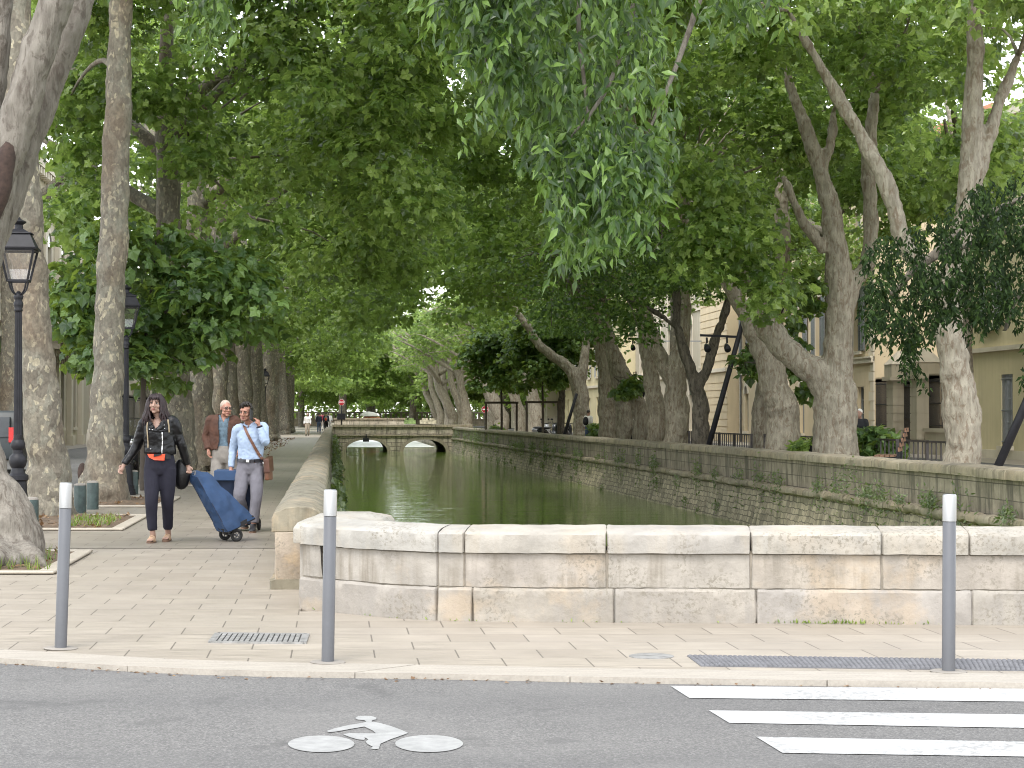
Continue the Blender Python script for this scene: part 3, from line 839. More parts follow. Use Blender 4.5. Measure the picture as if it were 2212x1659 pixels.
# ------------------------------------------------------------------ tree pits with stone frames
def tree_pit(t0, t1, y0, y1, label):
    r_ = empty('tree_pit', L((t0 + t1) / 2, (y0 + y1) / 2), label, 'tree pit', 'stone framed tree pits on the promenade')
    mb = MB(); w = .17
    a, b, c, d = L(t0, y0), L(t1, y0), L(t1, y1), L(t0, y1)
    def st(p, q, wv):
        nseg = max(1, round((q - p).length / 1.1))
        for k in range(nseg):
            e, f = p.lerp(q, k / nseg + .002), p.lerp(q, (k + 1) / nseg - .002)
            mb.hexa([e, f, f + wv, e + wv] if True else 0 or [e, f, f + wv, e + wv], 0) if False else mb.prism([x.xy for x in (e, f, f + wv, e + wv)], .008, .034)
    st(a, b, Vector((0, w, 0))); st(d - Vector((0, w, 0)), c - Vector((0, w, 0)), Vector((0, w, 0)))
    st(b - Vector((w, 0, 0)) + (c - b) * .06, c - Vector((w, 0, 0)) - (c - b) * .06, Vector((w, 0, 0)))
    st(a + (d - a) * .06, d - (d - a) * .06, Vector((w, 0, 0)))
    me = mb.mesh('stone_frame', PITSTONE); bevel_mesh(me, .008); link('stone_frame', me, None, r_, True)
    mb = MB(); N = 26; gx = []
    for i in range(N + 1):
        for j in range(N + 1):
            p = (a.lerp(b, .03 + .94 * i / N)).lerp(d.lerp(c, .03 + .94 * i / N), .05 + .9 * j / N)
            ed = min(i, N - i, j, N - j) / N
            gx.append((p.x, p.y, .009 + min(.05, ed * .3) * (1 + .6 * _mn.noise(p * 3)) + .012 * _mn.noise(p * 11)))
    mb.add(gx, [(i * (N + 1) + j, (i + 1) * (N + 1) + j, (i + 1) * (N + 1) + j + 1, i * (N + 1) + j + 1) for i in range(N) for j in range(N)])
    mb.build('soil', SOIL, r_, True, True)
    return (a, b, c, d)
PITS = [tree_pit(-4.5, -2.62, 18.3, 21.3, 'nearest stone framed tree pit with grass and roots, beside the left post'),
        tree_pit(-4.9, -2.72, 25.2, 28.9, 'tree pit of brown litter under the second trunk, behind the left post'),
        tree_pit(-4.9, -2.75, 31.6, 35.2, 'stone framed tree pit under the trunk with the brown hollow'),
        tree_pit(-4.9, -2.7, 41.0, 45.0, 'stone framed tree pit just behind the woman in black')]
# ------------------------------------------------------------------ foliage
def tmpl(kind):
    """leaf outline in its plane: y towards the tip, unit length; returns verts, quads"""
    if kind == 'lobed':                   # five pointed lobes around the stalk, gently cupped
        tips = [(-.42, -.12), (-.56, .38), (0, 1.0), (.56, .38), (.42, -.12)]
        ntc = [(-.36, .11), (-.29, .62), (.29, .62), (.36, .11)]
        v = [(0, .18, .0)] + [(x, y, -.10 * (x * x + (y - .2) ** 2) * 2) for x, y in tips] + [(x, y, .03) for x, y in ntc] + [(-.10, -.05, 0), (.10, -.05, 0)]
        f = [(0, 10, 1, 6), (0, 6, 2, 7), (0, 7, 3, 8), (0, 8, 4, 9), (0, 9, 5, 11)]
        return np.array(v), np.array(f)
    if kind == 'tri':                     # three lobes
        v = [(0, 0, 0), (-.55, .30, -.08), (-.26, .60, .02), (0, 1, -.12), (.26, .60, .02), (.55, .30, -.08), (-.15, -.05, 0), (.15, -.05, 0)]
        f = [(0, 6, 1, 2), (0, 2, 3, 4), (0, 4, 5, 7)]
        return np.array(v), np.array(f)
    if kind == 'lance':                   # slender pointed leaf folded along its rib
        v = [(0, 0, 0), (-.17, .30, .05), (-.15, .58, .03), (0, .45, 0), (0, 1.0, -.10), (.15, .58, .03), (.17, .30, .05)]
        f = [(0, 3, 2, 1), (3, 4, 2, 2), (0, 6, 5, 3), (3, 5, 4, 4)]
        v = [(0, 0, 0), (-.19, .38, .05), (0, 1.0, -.10), (.19, .38, .05), (0, .42, 0)]
        return np.array(v), np.array([(0, 4, 2, 1), (0, 3, 2, 4)])
    v = [(0, 0, 0), (-.40, .42, .06), (0, 1, -.06), (.40, .42, .06)]
    return np.array(v), np.array([(0, 3, 2, 1)])

def leaves(rng, pos, nrm, tip, size, kind):
    """pos, nrm, tip: (N,3); size (N,)"""
    tv, tf = tmpl(kind)
    n = nrm / np.linalg.norm(nrm, axis=1, keepdims=True)
    t = tip - n * (tip * n).sum(1, keepdims=True)
    t /= np.linalg.norm(t, axis=1, keepdims=True) + 1e-9
    b = np.cross(t, n)
    V = pos[:, None, :] + size[:, None, None] * (tv[None, :, 0, None] * b[:, None, :] + tv[None, :, 1, None] * t[:, None, :] + tv[None, :, 2, None] * n[:, None, :])
    F = tf[None] + (np.arange(len(pos)) * len(tv))[:, None, None]
    return V.reshape(-1, 3), F.reshape(-1, 4)

def unit(rng, n):
    v = rng.normal(size=(n, 3)); return v / np.linalg.norm(v, axis=1, keepdims=True)

def sprays(rng, centres, per, rad, size, kind, droop=0.35, flat=0.5, up=0.8):
    """clusters of leaves: flattened clouds round each centre; leaves face up and outwards, tips hang"""
    C = np.asarray(centres, float); N = len(C)
    rr = np.asarray(rad, float) * np.ones(N)
    k = np.repeat(np.arange(N), per)
    d = unit(rng, len(k)); r = rng.uniform(0.15, 1, len(k)) ** 0.5
    off = d * r[:, None] * rr[k][:, None]; off[:, 2] *= flat
    off[:, 2] -= 0.25 * (off[:, 0] ** 2 + off[:, 1] ** 2) / rr[k]
    p = C[k] + off
    nr = d * 0.55 + rng.normal(size=p.shape) * 0.55; nr[:, 2] += up
    tp = off.copy(); tp[:, 2] = 0; tp /= np.linalg.norm(tp, axis=1, keepdims=True) + 1e-6
    tp += rng.normal(size=p.shape) * 0.5; tp[:, 2] -= droop + 0.5
    sz = size * rng.uniform(0.6, 1.2, len(k))
    return leaves(rng, p, nr, tp, sz, kind)

def merge(*vf):
    V, F, b = [], [], 0
    for v, f in vf: V.append(v); F.append(f + b); b += len(v)
    return np.concatenate(V), np.concatenate(F)

def crown_centres(rng, n, rx, ry, rz, zc, bias=0.55, lowcut=-0.75, hicut=1.0):
    out = []
    while len(out) < n:
        d = unit(rng, 1)[0]; r = rng.uniform(bias, 1.0)
        if not (lowcut < d[2] < hicut): continue
        out.append((d[0] * r * rx, d[1] * r * ry, zc + d[2] * r * rz))
    return np.array(out)

def trunk_mb(paths, n=12, jit=0.03, rg=None):
    mb = MB(); rg = rg or random.Random(2)
    for pts, rad in paths:
        P = smooth_line(pts, 4) if len(pts) > 2 else [Vector(p) for p in pts]
        m = len(P); k = len(rad)
        rr = []
        for i in range(m):
            x = i / (m - 1) * (k - 1); a = min(int(x), k - 2)
            rr.append(rad[a] + (rad[a + 1] - rad[a]) * (x - a))
        Pj = [p + Vector((rg.uniform(-1, 1), rg.uniform(-1, 1), 0)) * (rr[i] * .10 if 0 < i < m - 1 else 0) for i, p in enumerate(P)]
        mb.tube(Pj, [(r * rg.uniform(.95, 1.05), r * rg.uniform(.95, 1.05)) for r in rr], n, 0, True, jit=jit, rg=rg)
    return mb

def trunk_mesh(name, paths, mat, n=12, rough=0.03, rg=None):
    me = trunk_mb(paths, n, .02, rg).mesh(name, mat, True)
    roughen(me, rough, 2.2, 0, 3); roughen(me, rough * .5, 7, 0, 5)
    return me

def flare(base, r, h=0.9, k=1.7):
    """root flare: path going up from just below the ground"""
    b = Vector(base)
    return [b + Vector((0, 0, -.15)), b + Vector((0, 0, .12)), b + Vector((0, 0, .5)), b + Vector((0, 0, h))], [r * k, r * (1 + (k - 1) * .62), r * (1 + (k - 1) * .25), r]

def twigs(mb, rng, starts, ends, r0=.05):
    for a, b in zip(starts, ends):
        a, b = Vector(a), Vector(b); m_ = a.lerp(b, .5) + Vector((rng.normal() * .3, rng.normal() * .3, rng.normal() * .25 + .25))
        mb.tube(smooth_line([a, m_, b], 3), [r0, r0 * .8, r0 * .65, r0 * .5, r0 * .4, r0 * .3, r0 * .2][:7], 5)

RNG = np.random.default_rng(11)
# ---- shared crowns (local coordinates, trunk at the origin, +x over the water for the left row)
def shared_crown(name, seed, n, per, rx, ry, rz, zc, size, kind, mat, rad=(.8, 1.5), off=(0, 0), lowcut=-.8, extra=None, up=.8, hi=.55, clear=False, low_street=0):
    rng = np.random.default_rng(seed)
    C = crown_centres(rng, n, rx, ry, rz, zc, .45, lowcut, hi)
    C[:, 0] += off[0]; C[:, 1] += off[1]
    if low_street: C = C[(C[:, 0] > -low_street) | (C[:, 2] > 9.6)]
    if clear: C = C[(np.hypot(C[:, 0], C[:, 1]) > 2.4) | (C[:, 2] > 11.5)]
    if extra is not None: C = np.concatenate([C, np.array(extra)])
    v, f = sprays(rng, C, per, rng.uniform(*rad, len(C)), size, kind, up=up)
    return np_mesh(name, v, f, mat), C

EXTRA = [(4.6 + 2.4 * ((k * .37) % 1), -5 + 10 * ((k * .61) % 1), 8.2 + 5.0 * ((k * .23) % 1)) for k in range(20)]
CR_THIN = [shared_crown('crown', 25 + i, 62, 95, 5.2, 5.2, 4.2, 9.6, .235, 'lobed', LEAF_PLANE, hi=.4)[0] for i in range(2)]
CR_NEAR = [shared_crown('crown', 21 + i, 108, 140, 6.2, 5.6, 5.0, 9.6, .215, 'lobed', LEAF_PLANE, off=(1.6, 0), extra=EXTRA, clear=True, low_street=1.6) for i in range(2)]
CR_MID = [shared_crown('crown', 31 + i, 84, 92, 6.8, 5.8, 5.2, 9.4, .235, 'lobed', LEAF_PLANE, off=(1.9, 0), extra=EXTRA[::2], hi=.3, low_street=2.4) for i in range(3)]
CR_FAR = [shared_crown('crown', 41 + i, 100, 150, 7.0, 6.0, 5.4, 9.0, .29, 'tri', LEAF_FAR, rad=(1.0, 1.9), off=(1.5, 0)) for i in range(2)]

def shared_trunk(seed, lean=0.0, r=.40, mat=BARK, C=None, low=5.2):
    rg = random.Random(seed); rng = np.random.default_rng(seed)
    fp, fr = flare((0, 0, 0), r * 1.05, 1.4, 1.3)
    top = Vector((lean * 1.2, 0, low))
    paths = [(fp + [Vector((lean * .5, rg.uniform(-.1, .1), 2.8)), top, Vector((lean * 1.6, rg.uniform(-.4, .4), 8.0)), Vector((lean * 2.0 + rg.uniform(-.5, .5), rg.uniform(-.5, .5), 12.5))], fr + [r * .88, r * .74, r * .55, r * .16])]
    for k in range(4):
        a = rg.uniform(-.9, .9) + (0 if k % 2 == 0 else PI)
        z0 = rg.uniform(low - .6, low + 2.2); p0 = Vector((lean * z0 / 5, 0, z0)); ln = rg.uniform(3.5, 5.5)
        d = Vector((math.cos(a), math.sin(a), 0))
        paths.append(([p0, p0 + d * ln * .35 + Vector((0, 0, 1.1)), p0 + d * ln * .7 + Vector((0, 0, 2.2)), p0 + d * ln + Vector((0, 0, 3.0))], [r * .42, r * .33, r * .22, r * .08]))
    mb = trunk_mb(paths, 12, .02, rg)
    if C is not None:
        idx = rng.permutation(len(C))[:14]
        st = []
        for i in idx:
            c = C[i]; s_ = rng.uniform(.3, .7); st.append((c[0] * s_ + lean, c[1] * s_, low + 1.2 + (c[2] - low) * s_ + rng.normal() * .5))
        twigs(mb, rng, st, [C[i] for i in idx], .035)
    me = mb.mesh('trunk', mat, True)
    roughen(me, .035, 2.2, 0, seed); roughen(me, .015, 8, 0, seed)
    return me
TR_L = [shared_trunk(50 + i, .15 * (i - 1), (.40, .46, .36)[i], BARK, CR_MID[i][1], 6.2) for i in range(3)]
TR_R = [shared_trunk(60 + i, .5 + .35 * i, (.46, .40, .52)[i], BARK_RIGHT, CR_MID[i][1], 4.6) for i in range(3)]

def _interp_r(rad, m): return [float(np.interp(i / (m - 1) * (len(rad) - 1), range(len(rad)), rad)) for i in range(m)]
def fused(mb, voxel, smooth=3):
    me0 = mb.mesh('tmp', TWIG)
    bm = bmesh.new(); bm.from_mesh(me0); bmesh.ops.recalc_face_normals(bm, faces=bm.faces); bm.to_mesh(me0); bm.free()
    o = bpy.data.objects.new('tmp', me0); COL.objects.link(o)
    rm = o.modifiers.new('r', 'REMESH'); rm.mode = 'VOXEL'; rm.voxel_size = voxel
    sm = o.modifiers.new('s', 'SMOOTH'); sm.factor = .5; sm.iterations = smooth
    me = bpy.data.meshes.new_from_object(o.evaluated_get(bpy.context.evaluated_depsgraph_get())); bpy.data.objects.remove(o)
    return me
def shared_tree(name, label, group, loc, trunk, crown, rz=0.0, s=1.0, cat='tree', crz=None, lift=0.0):
    r_ = empty(name, loc, label, cat, group, rz); r_.scale = (s, s, s)
    link('trunk', trunk, None, r_)
    c = link('crown', crown, None, r_)
    if crz is not None: c.rotation_euler = (0, 0, crz)
    c.location.z = lift
    return r_
def own_tree(name, label, group, base, paths, bark, crown_vf=None, leafmat=LEAF_PLANE, n=14, rough=.03, twig=None, seed=1, cat='tree'):
    r_ = empty(name, base, label, cat, group)
    thick = [q for q in paths if max(q[1]) > .06]; thin = [q for q in paths if max(q[1]) <= .06]
    rg_ = random.Random(seed)
    if thick:
        me = fused(trunk_mb([(P, [max(r, .05) for r in rr]) for P, rr in thick], n, .02, rg_), .045); roughen(me, rough, 2.4, 0, seed); roughen(me, rough * .5, 8, 0, seed + 1)
    mb = trunk_mb(thin, 8, .02, rg_) if thin else MB()
    if twig: twigs(mb, np.random.default_rng(seed), *twig)
    me2 = mb.mesh('trunk', bark, True)
    if thick:
        bm = bmesh.new(); bm.from_mesh(me); bm.from_mesh(me2); bm.to_mesh(me2); bm.free()
    me = me2; me.polygons.foreach_set('use_smooth', [True] * len(me.polygons)); me.name = 'trunk'
    link('trunk', me, None, r_, True)
    if crown_vf is not None: link('crown', np_mesh('crown', crown_vf[0], crown_vf[1], leafmat), None, r_, True)
    return r_
def wp(lst, Y): return [W(u, v, Y) for u, v in lst]

GL, GRT = 'plane trees lining the promenade', 'plane trees lining the right bank'
# ---------- near left trees, traced one by one
# the leaning grey hackberry at the left edge with its hanging foliage over the road end of the canal
Y0 = 19.8
fb = G(4, 1217)
paths = [([fb + Vector((0, 0, -.2)), fb + Vector((0, 0, .10)), fb + Vector((-.03, 0, .45)), W(-42, 1050, Y0), W(-84, 900, Y0), W(-98, 760, Y0), W(-82, 620, Y0), W(-45, 520, Y0)], [.52, .44, .36, .30, .27, .27, .29, .27]),
         ([W(-70, 600, Y0), W(-28, 470, Y0), W(36, 270, Y0), W(80, 135, Y0), W(124, 0, Y0), W(190, -190, Y0), W(300, -420, Y0 - 1)], [.25, .215, .185, .18, .17, .155, .12]),
         ([W(-75, 640, Y0 + .3), W(-8, 480, Y0 + .4), W(62, 310, Y0 + .5), W(122, 155, Y0 + .6), W(180, 0, Y0 + .7), W(262, -200, Y0 + .8), W(400, -400, Y0)], [.20, .175, .155, .145, .14, .13, .11]),
         ([W(-80, 620, Y0 + .2), W(-30, 300, Y0 + .2), W(-6, 100, Y0 + .2), W(8, -150, Y0 + .2)], [.18, .15, .14, .12]),
         # limb far overhead carrying the curtain
         ([W(190, -190, Y0), W(520, -360, 18.5), W(900, -330, 17.2), W(1250, -230, 16.6), W(1560, -160, 16.4)], [.165, .14, .11, .075, .03]),
         ([W(262, -200, Y0 + .8), W(420, -180, 19), W(560, -130, 18.6)], [.12, .07, .03])]
for (du, dv, a) in ((30, 1232, .9), (60, 1222, 2.1), (95, 1230, .4), (-20, 1240, .9)):      # surface roots
    q = G(du, dv); paths.append(([fb + Vector((0, 0, .16)), fb.lerp(q, .55) + Vector((0, 0, .12)), q + Vector((0, 0, .03))], [.17, .13, .05]))
def curtain(rng, anchors, kind='lance', size=.135, per=17, strand=(.25, .6)):
    """hanging leafy twigs: each strand falls from its anchor, leaves in pairs along it"""
    P, Nn, T = [], [], []
    for a in anchors:
        ln = rng.uniform(*strand); d = np.array([rng.normal() * .35, rng.normal() * .35, -1.0])
        for k in range(per):
            s_ = ln * (k + rng.uniform(0, 1)) / per
            q = np.array(a) + d * s_ + np.array([rng.normal(), rng.normal(), rng.normal() * .5]) * .035
            P.append(q); side = rng.normal(size=3) * .8; side[2] = -.9 - abs(rng.normal()) * .4
            T.append(side); nn = rng.normal(size=3) * .75; nn[2] = nn[2] * .4 + .35; nn[1] -= .55
            Nn.append(nn)
    P, Nn, T = np.array(P), np.array(Nn), np.array(T)
    return leaves(rng, P, Nn, T, size * rng.uniform(.7, 1.2, len(P)), kind)
rng = np.random.default_rng(5)
def fill_poly(rng, poly, n, Ya, Yb):
    """points scattered through a region of the crown (outline surveyed from the photograph), given real depth"""
    P = np.array(poly, float); out = []
    lo, hi = P.min(0), P.max(0)
    while len(out) < n:
        q = rng.uniform(lo, hi); ins = False
        for i in range(len(P)):
            a, b = P[i], P[i - 1]
            if (a[1] > q[1]) != (b[1] > q[1]) and q[0] < (b[0] - a[0]) * (q[1] - a[1]) / (b[1] - a[1]) + a[0]: ins = not ins
        if ins: out.append(tuple(W(q[0], q[1], rng.uniform(Ya, Yb))))
    return out
anc = fill_poly(rng, [(930, -260), (1430, -260), (1440, 60), (1455, 230), (1410, 330), (1385, 410), (1360, 450), (1230, 500), (1190, 440), (1160, 330), (1120, 220), (1040, 110), (960, 20)], 420, 15.2, 17.8)
anc += fill_poly(rng, [(940, -200), (1130, -200), (1110, 90), (1060, 150), (1010, 60)], 70, 15.0, 16.0)
anc += fill_poly(rng, [(1180, 250), (1420, 260), (1390, 400), (1330, 450), (1230, 440)], 90, 15.2, 16.4)
anc += fill_poly(rng, [(1440, -220), (1700, -220), (1690, -70), (1600, -60), (1460, -90)], 60, 14.2, 15.6)
anc += fill_poly(rng, [(300, -220), (960, -220), (940, -110), (700, -120), (480, -80), (330, -110)], 90, 17.5, 19)
anc += fill_poly(rng, [(370, -60), (500, -60), (470, 40), (390, 20)], 14, 18, 19)
anc += fill_poly(rng, [(-200, -900), (1700, -900), (1700, -260), (-200, -260)], 170, 14.5, 21)
v1 = curtain(rng, anc)
tw = MB()
for (a, b, c_) in (((1560, -160, 16.4), (1470, 120, 16.2), (1380, 330, 16)), ((1250, -230, 16.6), (1250, 60, 16.4), (1290, 380, 16)), ((1250, -230, 16.6), (1100, -30, 16), (1040, 180, 15.6)), ((1420, -200, 16.4), (1330, 150, 16.2), (1230, 300, 16))):
    paths.append(([W(*a), W(*b), W(*c_)], [.035, .022, .007]))
hk_ = own_tree('hackberry_tree', 'leaning smooth grey hackberry at the left edge whose leafy twigs hang over the canal end', None, fb, paths, BARK_HACK, v1, LEAF_HACK, 16, .03, None, 3)
mb = MB()
mb.tube(smooth_line([W(-14, 490, 19.66), W(2, 400, 19.64), W(16, 330, 19.66), W(26, 285, 19.68)], 3), _interp_r([.05, .11, .085, .02], 10), 10); me = mb.mesh('bark_wound', WOUND, True); roughen(me, .03, 9); link('bark_wound', me, None, hk_, True)
mb = MB()
for i in range(420):                     # grass round its foot
    q = L(rng.uniform(-4.4, -2.8), rng.uniform(18.5, 20.6)); 
    if rng.uniform() < .45: q = G(rng.uniform(-20, 110), rng.uniform(1205, 1240))
    h = rng.uniform(.05, .16); a = rng.uniform(0, 6.28); d = Vector((math.cos(a), math.sin(a), 0)); l = Vector((rng.normal(), rng.normal(), 0)) * .04
    mb.add([q + d * .008, q - d * .008, q + l + Vector((0, 0, h + .03))], [(0, 1, 2)])
tag(mb.build('grass', LEAF_GRASS), 'yellow green grass tufts round the roots of the leaning tree', 'grass', kind='stuff')
def litter(name, label, t0, t1, y0, y1, n, size=.06):
    P = np.array([tuple(L(rng.uniform(t0, t1), rng.uniform(y0, y1), .055)) for _ in range(n)])
    nr = rng.normal(size=P.shape) * .5; nr[:, 2] += 1; tp = rng.normal(size=P.shape)
    v, f = leaves(rng, P, nr, tp, size * rng.uniform(.6, 1.2, n), 'tri')
    tag(link(name, np_mesh(name, v, f, LEAF_DRY)), label, 'leaf litter', kind='stuff')
litter('leaf_litter', 'dry brown leaf litter in the nearest tree pit', -4.3, -2.8, 18.6, 21.0, 260)
litter('leaf_litter', 'brown leaf litter in the tree pit behind the left post', -4.7, -2.95, 25.5, 28.6, 420)
litter('leaf_litter', 'brown leaf litter in the pit of the trunk with the hollow', -4.7, -2.95, 32, 34.8, 260)
P = []
for k in range(230):
    i_ = rng.uniform(8, len(kout) - 9); a_ = int(i_); q = kout[a_].lerp(kout[a_ + 1], i_ - a_) - Vector((0, abs(rng.normal()) * .05 + .012, 0)); P.append((q.x, q.y, ROADZ + .006))
P = np.array(P); nr = rng.normal(size=P.shape) * .3; nr[:, 2] += 1; v, f = leaves(rng, P, nr, rng.normal(size=P.shape), .028 * rng.uniform(.4, 1.3, len(P)), 'quad')
tag(link('gutter_litter', np_mesh('gutter_litter', v, f, LEAF_DRY)), 'fine dry litter along the road side of the kerb', 'litter', kind='stuff')
P = []
for k in range(130):
    p_, n_ = fpath.at(rng.uniform(0, fpath.len)); 
    if rng.uniform() < .5: p_, n_ = fpath.at(fpath.near(2.4) + rng.normal() * .22)
    P.append((p_.x - n_.x * (.035 + abs(rng.normal()) * .015), p_.y - n_.y * (.035 + abs(rng.normal()) * .015), .004))
P = np.array(P); nr = rng.normal(size=P.shape) * .6; nr[:, 1] -= 1; tp = rng.normal(size=P.shape) * .4; tp[:, 2] += 1; v, f = leaves(rng, P, nr, tp, .035 * rng.uniform(.4, 1.2, len(P)), 'lance')
tag(link('wall_foot_moss', np_mesh('wall_foot_moss', v, f, LEAF_GRASS)), 'tiny moss and weeds at the foot of the white parapet', 'moss', kind='stuff')
litter('leaf_litter', 'scattered dry leaves along the trunk line of the promenade', -4.6, -2.4, 46, 125, 700, .09)
P = fill_poly(rng, [(60, 1128), (250, 1128), (240, 1142), (60, 1142)], 150, 25.6, 27); mb = MB()
for q in [L(rng.uniform(-3.6, -2.95), rng.uniform(25.4, 27.5), .05) for _ in range(260)]:
    h = rng.uniform(.04, .12); a = rng.uniform(0, 6.28); d = Vector((math.cos(a), math.sin(a), 0))
    mb.add([q + d * .01, q - d * .01, q + Vector((rng.normal() * .04, rng.normal() * .04, h))], [(0, 1, 2)])
tag(mb.build('grass', LEAF_GRASS), 'short grass in the tree pit behind the left post', 'grass', kind='stuff')

def crown_world(seed, cx, cy, n, per, rx, ry, rz, zc, size, kind, lowcut=-.8, up=.8, rad=(.8, 1.5)):
    rng_ = np.random.default_rng(seed); C = crown_centres(rng_, n, rx, ry, rz, zc, .5, lowcut, .55) + np.array([cx, cy, 0])
    return sprays(rng_, C, per, rng_.uniform(*rad, n), size, kind, up=up), C
def left_trunk(base, uv, Y, rad, label, seed, crown, hollow=False):
    fp, fr = flare(base, rad[0], .8, 1.5)
    (vf, C) = crown
    idx = np.random.default_rng(seed).permutation(len(C))[:16]; top = W(*uv[-1], Y)
    q_ = [(p, r) for p, r in zip([W(u, v, Y) for u, v in uv], rad[1:]) if p.z > 1.3]
    t_ = own_tree('plane_tree', label, GL, base, [(fp + [p for p, r in q_], fr + [r for p, r in q_])], BARK, vf, LEAF_PLANE, 18, .03, ([tuple(top.lerp(Vector(C[i]), .15)) for i in idx], [C[i] for i in idx]), seed)
    return t_
b1 = G(103, 1120)
left_trunk(b1, [(99, 1010), (84, 800), (68, 640), (50, 420), (38, 130), (30, -150), (20, -500)], 28.2, [.31, .30, .255, .26, .27, .24, .2, .12], 'mottled plane trunk behind the front street lamp, low brown litter at its foot', 71,
           crown_world(72, b1.x - .2, b1.y + 3.5, 95, 150, 6.5, 5.0, 4.2, 12.6, .22, 'lobed'))
b2 = G(224, 1088)
t2 = left_trunk(b2, [(226, 1010), (234, 800), (243, 576), (253, 300), (263, 0), (272, -280), (280, -600)], 33.2, [.33, .30, .27, .25, .245, .19, .16, .10], 'pale plane trunk with a brown hollow low on its left side', 73,
           crown_world(74, b2.x + 1.5, b2.y + 4.5, 110, 160, 7, 5.0, 4.4, 12.2, .22, 'lobed'))
mb = MB(); q = W(178, 1021, 32.92); mb.ball(q, (.085, .07, .17), 12); mb.build('hollow', WOUND, t2, True, True)

rb2 = np.random.default_rng(175)
v, f = sprays(rb2, fill_poly(rb2, [(88, 200), (240, 120), (240, 300), (215, 330), (225, 420), (160, 540), (105, 520), (150, 400), (140, 330), (95, 320)], 40, 39, 42.5), 42, .62, .215, 'lobed', up=.6)
mb = trunk_mb([([W(258, 190, 33.2), W(225, 130, 35), W(170, 175, 38), W(110, 300, 41)], [.07, .05, .03, .012])], 8, .02)
link('bough', mb.mesh('bough', BARK, True), None, t2, True); link('low_foliage', np_mesh('low_foliage', v, f, LEAF_PLANE), None, t2, True)
# lower boughs of the left trees hanging into the view (one crown per tree, behind the first two trunks)
LEFT = [(42.8, -3.45), (52.5, -3.7), (62, -3.75), (71.5, -3.8), (81, -3.8), (91, -3.75), (102, -3.85), (112.5, -3.75), (122, -3.8)]
seen = ['third from the front in the promenade row, behind the woman', 'behind the man in the brown jacket, its trunk wide and mottled', 'just right of the brown jacket, with a narrow mottled trunk',
        'fifth along the promenade row, half hidden by its neighbour', 'sixth along the promenade row, pale and upright', 'seventh along the promenade row, seen above the man on the phone',
        'eighth along the promenade row, beside the distant street lamp', 'ninth along the promenade row, brown and leaning slightly', 'last of the promenade row before the bridge, leaning over the water']
for i, (y, t) in enumerate(LEFT):
    near = y < 66
    cr = CR_NEAR[i % 2][0] if near else CR_MID[i % 3][0]
    shared_tree('plane_tree', 'plane tree ' + seen[i], GL, L(t, y), TR_L[i % 3], cr, 0.0, 1.0 + .04 * (i % 3 - 1), crz=rnd.uniform(-.5, .5))
for i, y in enumerate((152, 163, 174)):
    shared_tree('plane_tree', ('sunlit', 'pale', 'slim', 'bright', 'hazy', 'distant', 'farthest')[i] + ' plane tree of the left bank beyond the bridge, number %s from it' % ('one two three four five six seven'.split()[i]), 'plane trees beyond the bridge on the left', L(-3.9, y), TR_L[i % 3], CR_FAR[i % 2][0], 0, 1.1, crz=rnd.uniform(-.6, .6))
# second row across the street on the left
for i, (y, t) in enumerate(((64, -10.6), (124, -11.9))):
    shared_tree('plane_tree', ('pale grey', 'far')[i] + ' plane tree across the left street, %s' % ('behind the front street lamp', 'beside the iron railing')[i], 'plane trees across the left street', L(t, y), TR_L[(i + 1) % 3], CR_THIN[i % 2], PI, .95, lift=(6.0, 0)[i])

# young tree with large bright leaves behind the second trunk
yb = G(308, 1060); YY = yb.y
rng2 = np.random.default_rng(91)
poly = [(120, 600), (200, 540), (215, 480), (300, 480), (420, 500), (470, 540), (560, 560), (590, 660), (560, 720), (500, 700), (440, 760), (405, 830), (330, 825), (290, 780), (250, 800), (200, 780), (150, 740), (120, 690), (105, 640)]
cen = fill_poly(rng2, poly, 120, YY - 1.4, YY + 1.6)
vf1 = sprays(rng2, cen, 34, .55, .25, 'lobed', up=.6)
pth = [([yb + Vector((0, 0, -.1)), W(308, 960, YY), W(310, 820, YY), W(318, 700, YY), W(335, 560, YY), W(345, 470, YY)], [.075, .065, .06, .05, .035, .015]),
       ([W(312, 780, YY), W(250, 690, YY), W(160, 630, YY)], [.035, .025, .01]), ([W(316, 720, YY), W(400, 640, YY), W(540, 600, YY)], [.035, .025, .01]), ([W(312, 800, YY), W(360, 770, YY - .6), W(400, 790, YY - .9)], [.025, .018, .008])]
own_tree('young_plane_tree', 'young plane tree with large bright green leaves behind the second trunk', None, yb, pth, TWIG, vf1, LEAF_YOUNG, 8, .01, None, 4)

# ---------- right bank trees traced one by one
def rtree(label, Y, paths, bark=BARK_RIGHT, crown=None, leaf=LEAF_PLANE, seed=1, name='plane_tree', group=GRT, basefl=1.16):
    """paths: [( [(u,v)...], [radii] )...]; the first one starts at the ground"""
    u0, v0 = paths[0][0][0]
    base = W(u0, v0, Y); base.z = 0
    out = []
    for i, (uv, rr) in enumerate(paths):
        P = [W(u, v, Y + ((i * .37 % 1.1 - .5) * min(1, k_ / 3) if i else 0)) for k_, (u, v) in enumerate(uv)]
        if i == 0:
            fp, fr = flare(base, rr[0], 1.7, basefl); q_ = [(p, r) for p, r in zip(P[1:], rr[1:]) if p.z > 2.0]; P = fp + [p for p, r in q_]; rr = fr + [r for p, r in q_]
        out.append((P, rr))
    tw_ = None
    if crown is not None:
        vf, C = crown
        ends = [o[0][-1] for o in out]
        idx = np.random.default_rng(seed).permutation(len(C))[:24]
        tw_ = ([tuple(min(ends, key=lambda e: (e - Vector(C[i])).length)) for i in idx], [C[i] for i in idx])
        crown = vf
    return own_tree(name, label, group, base, out, bark, crown, leaf, 16, .05, tw_, seed), base
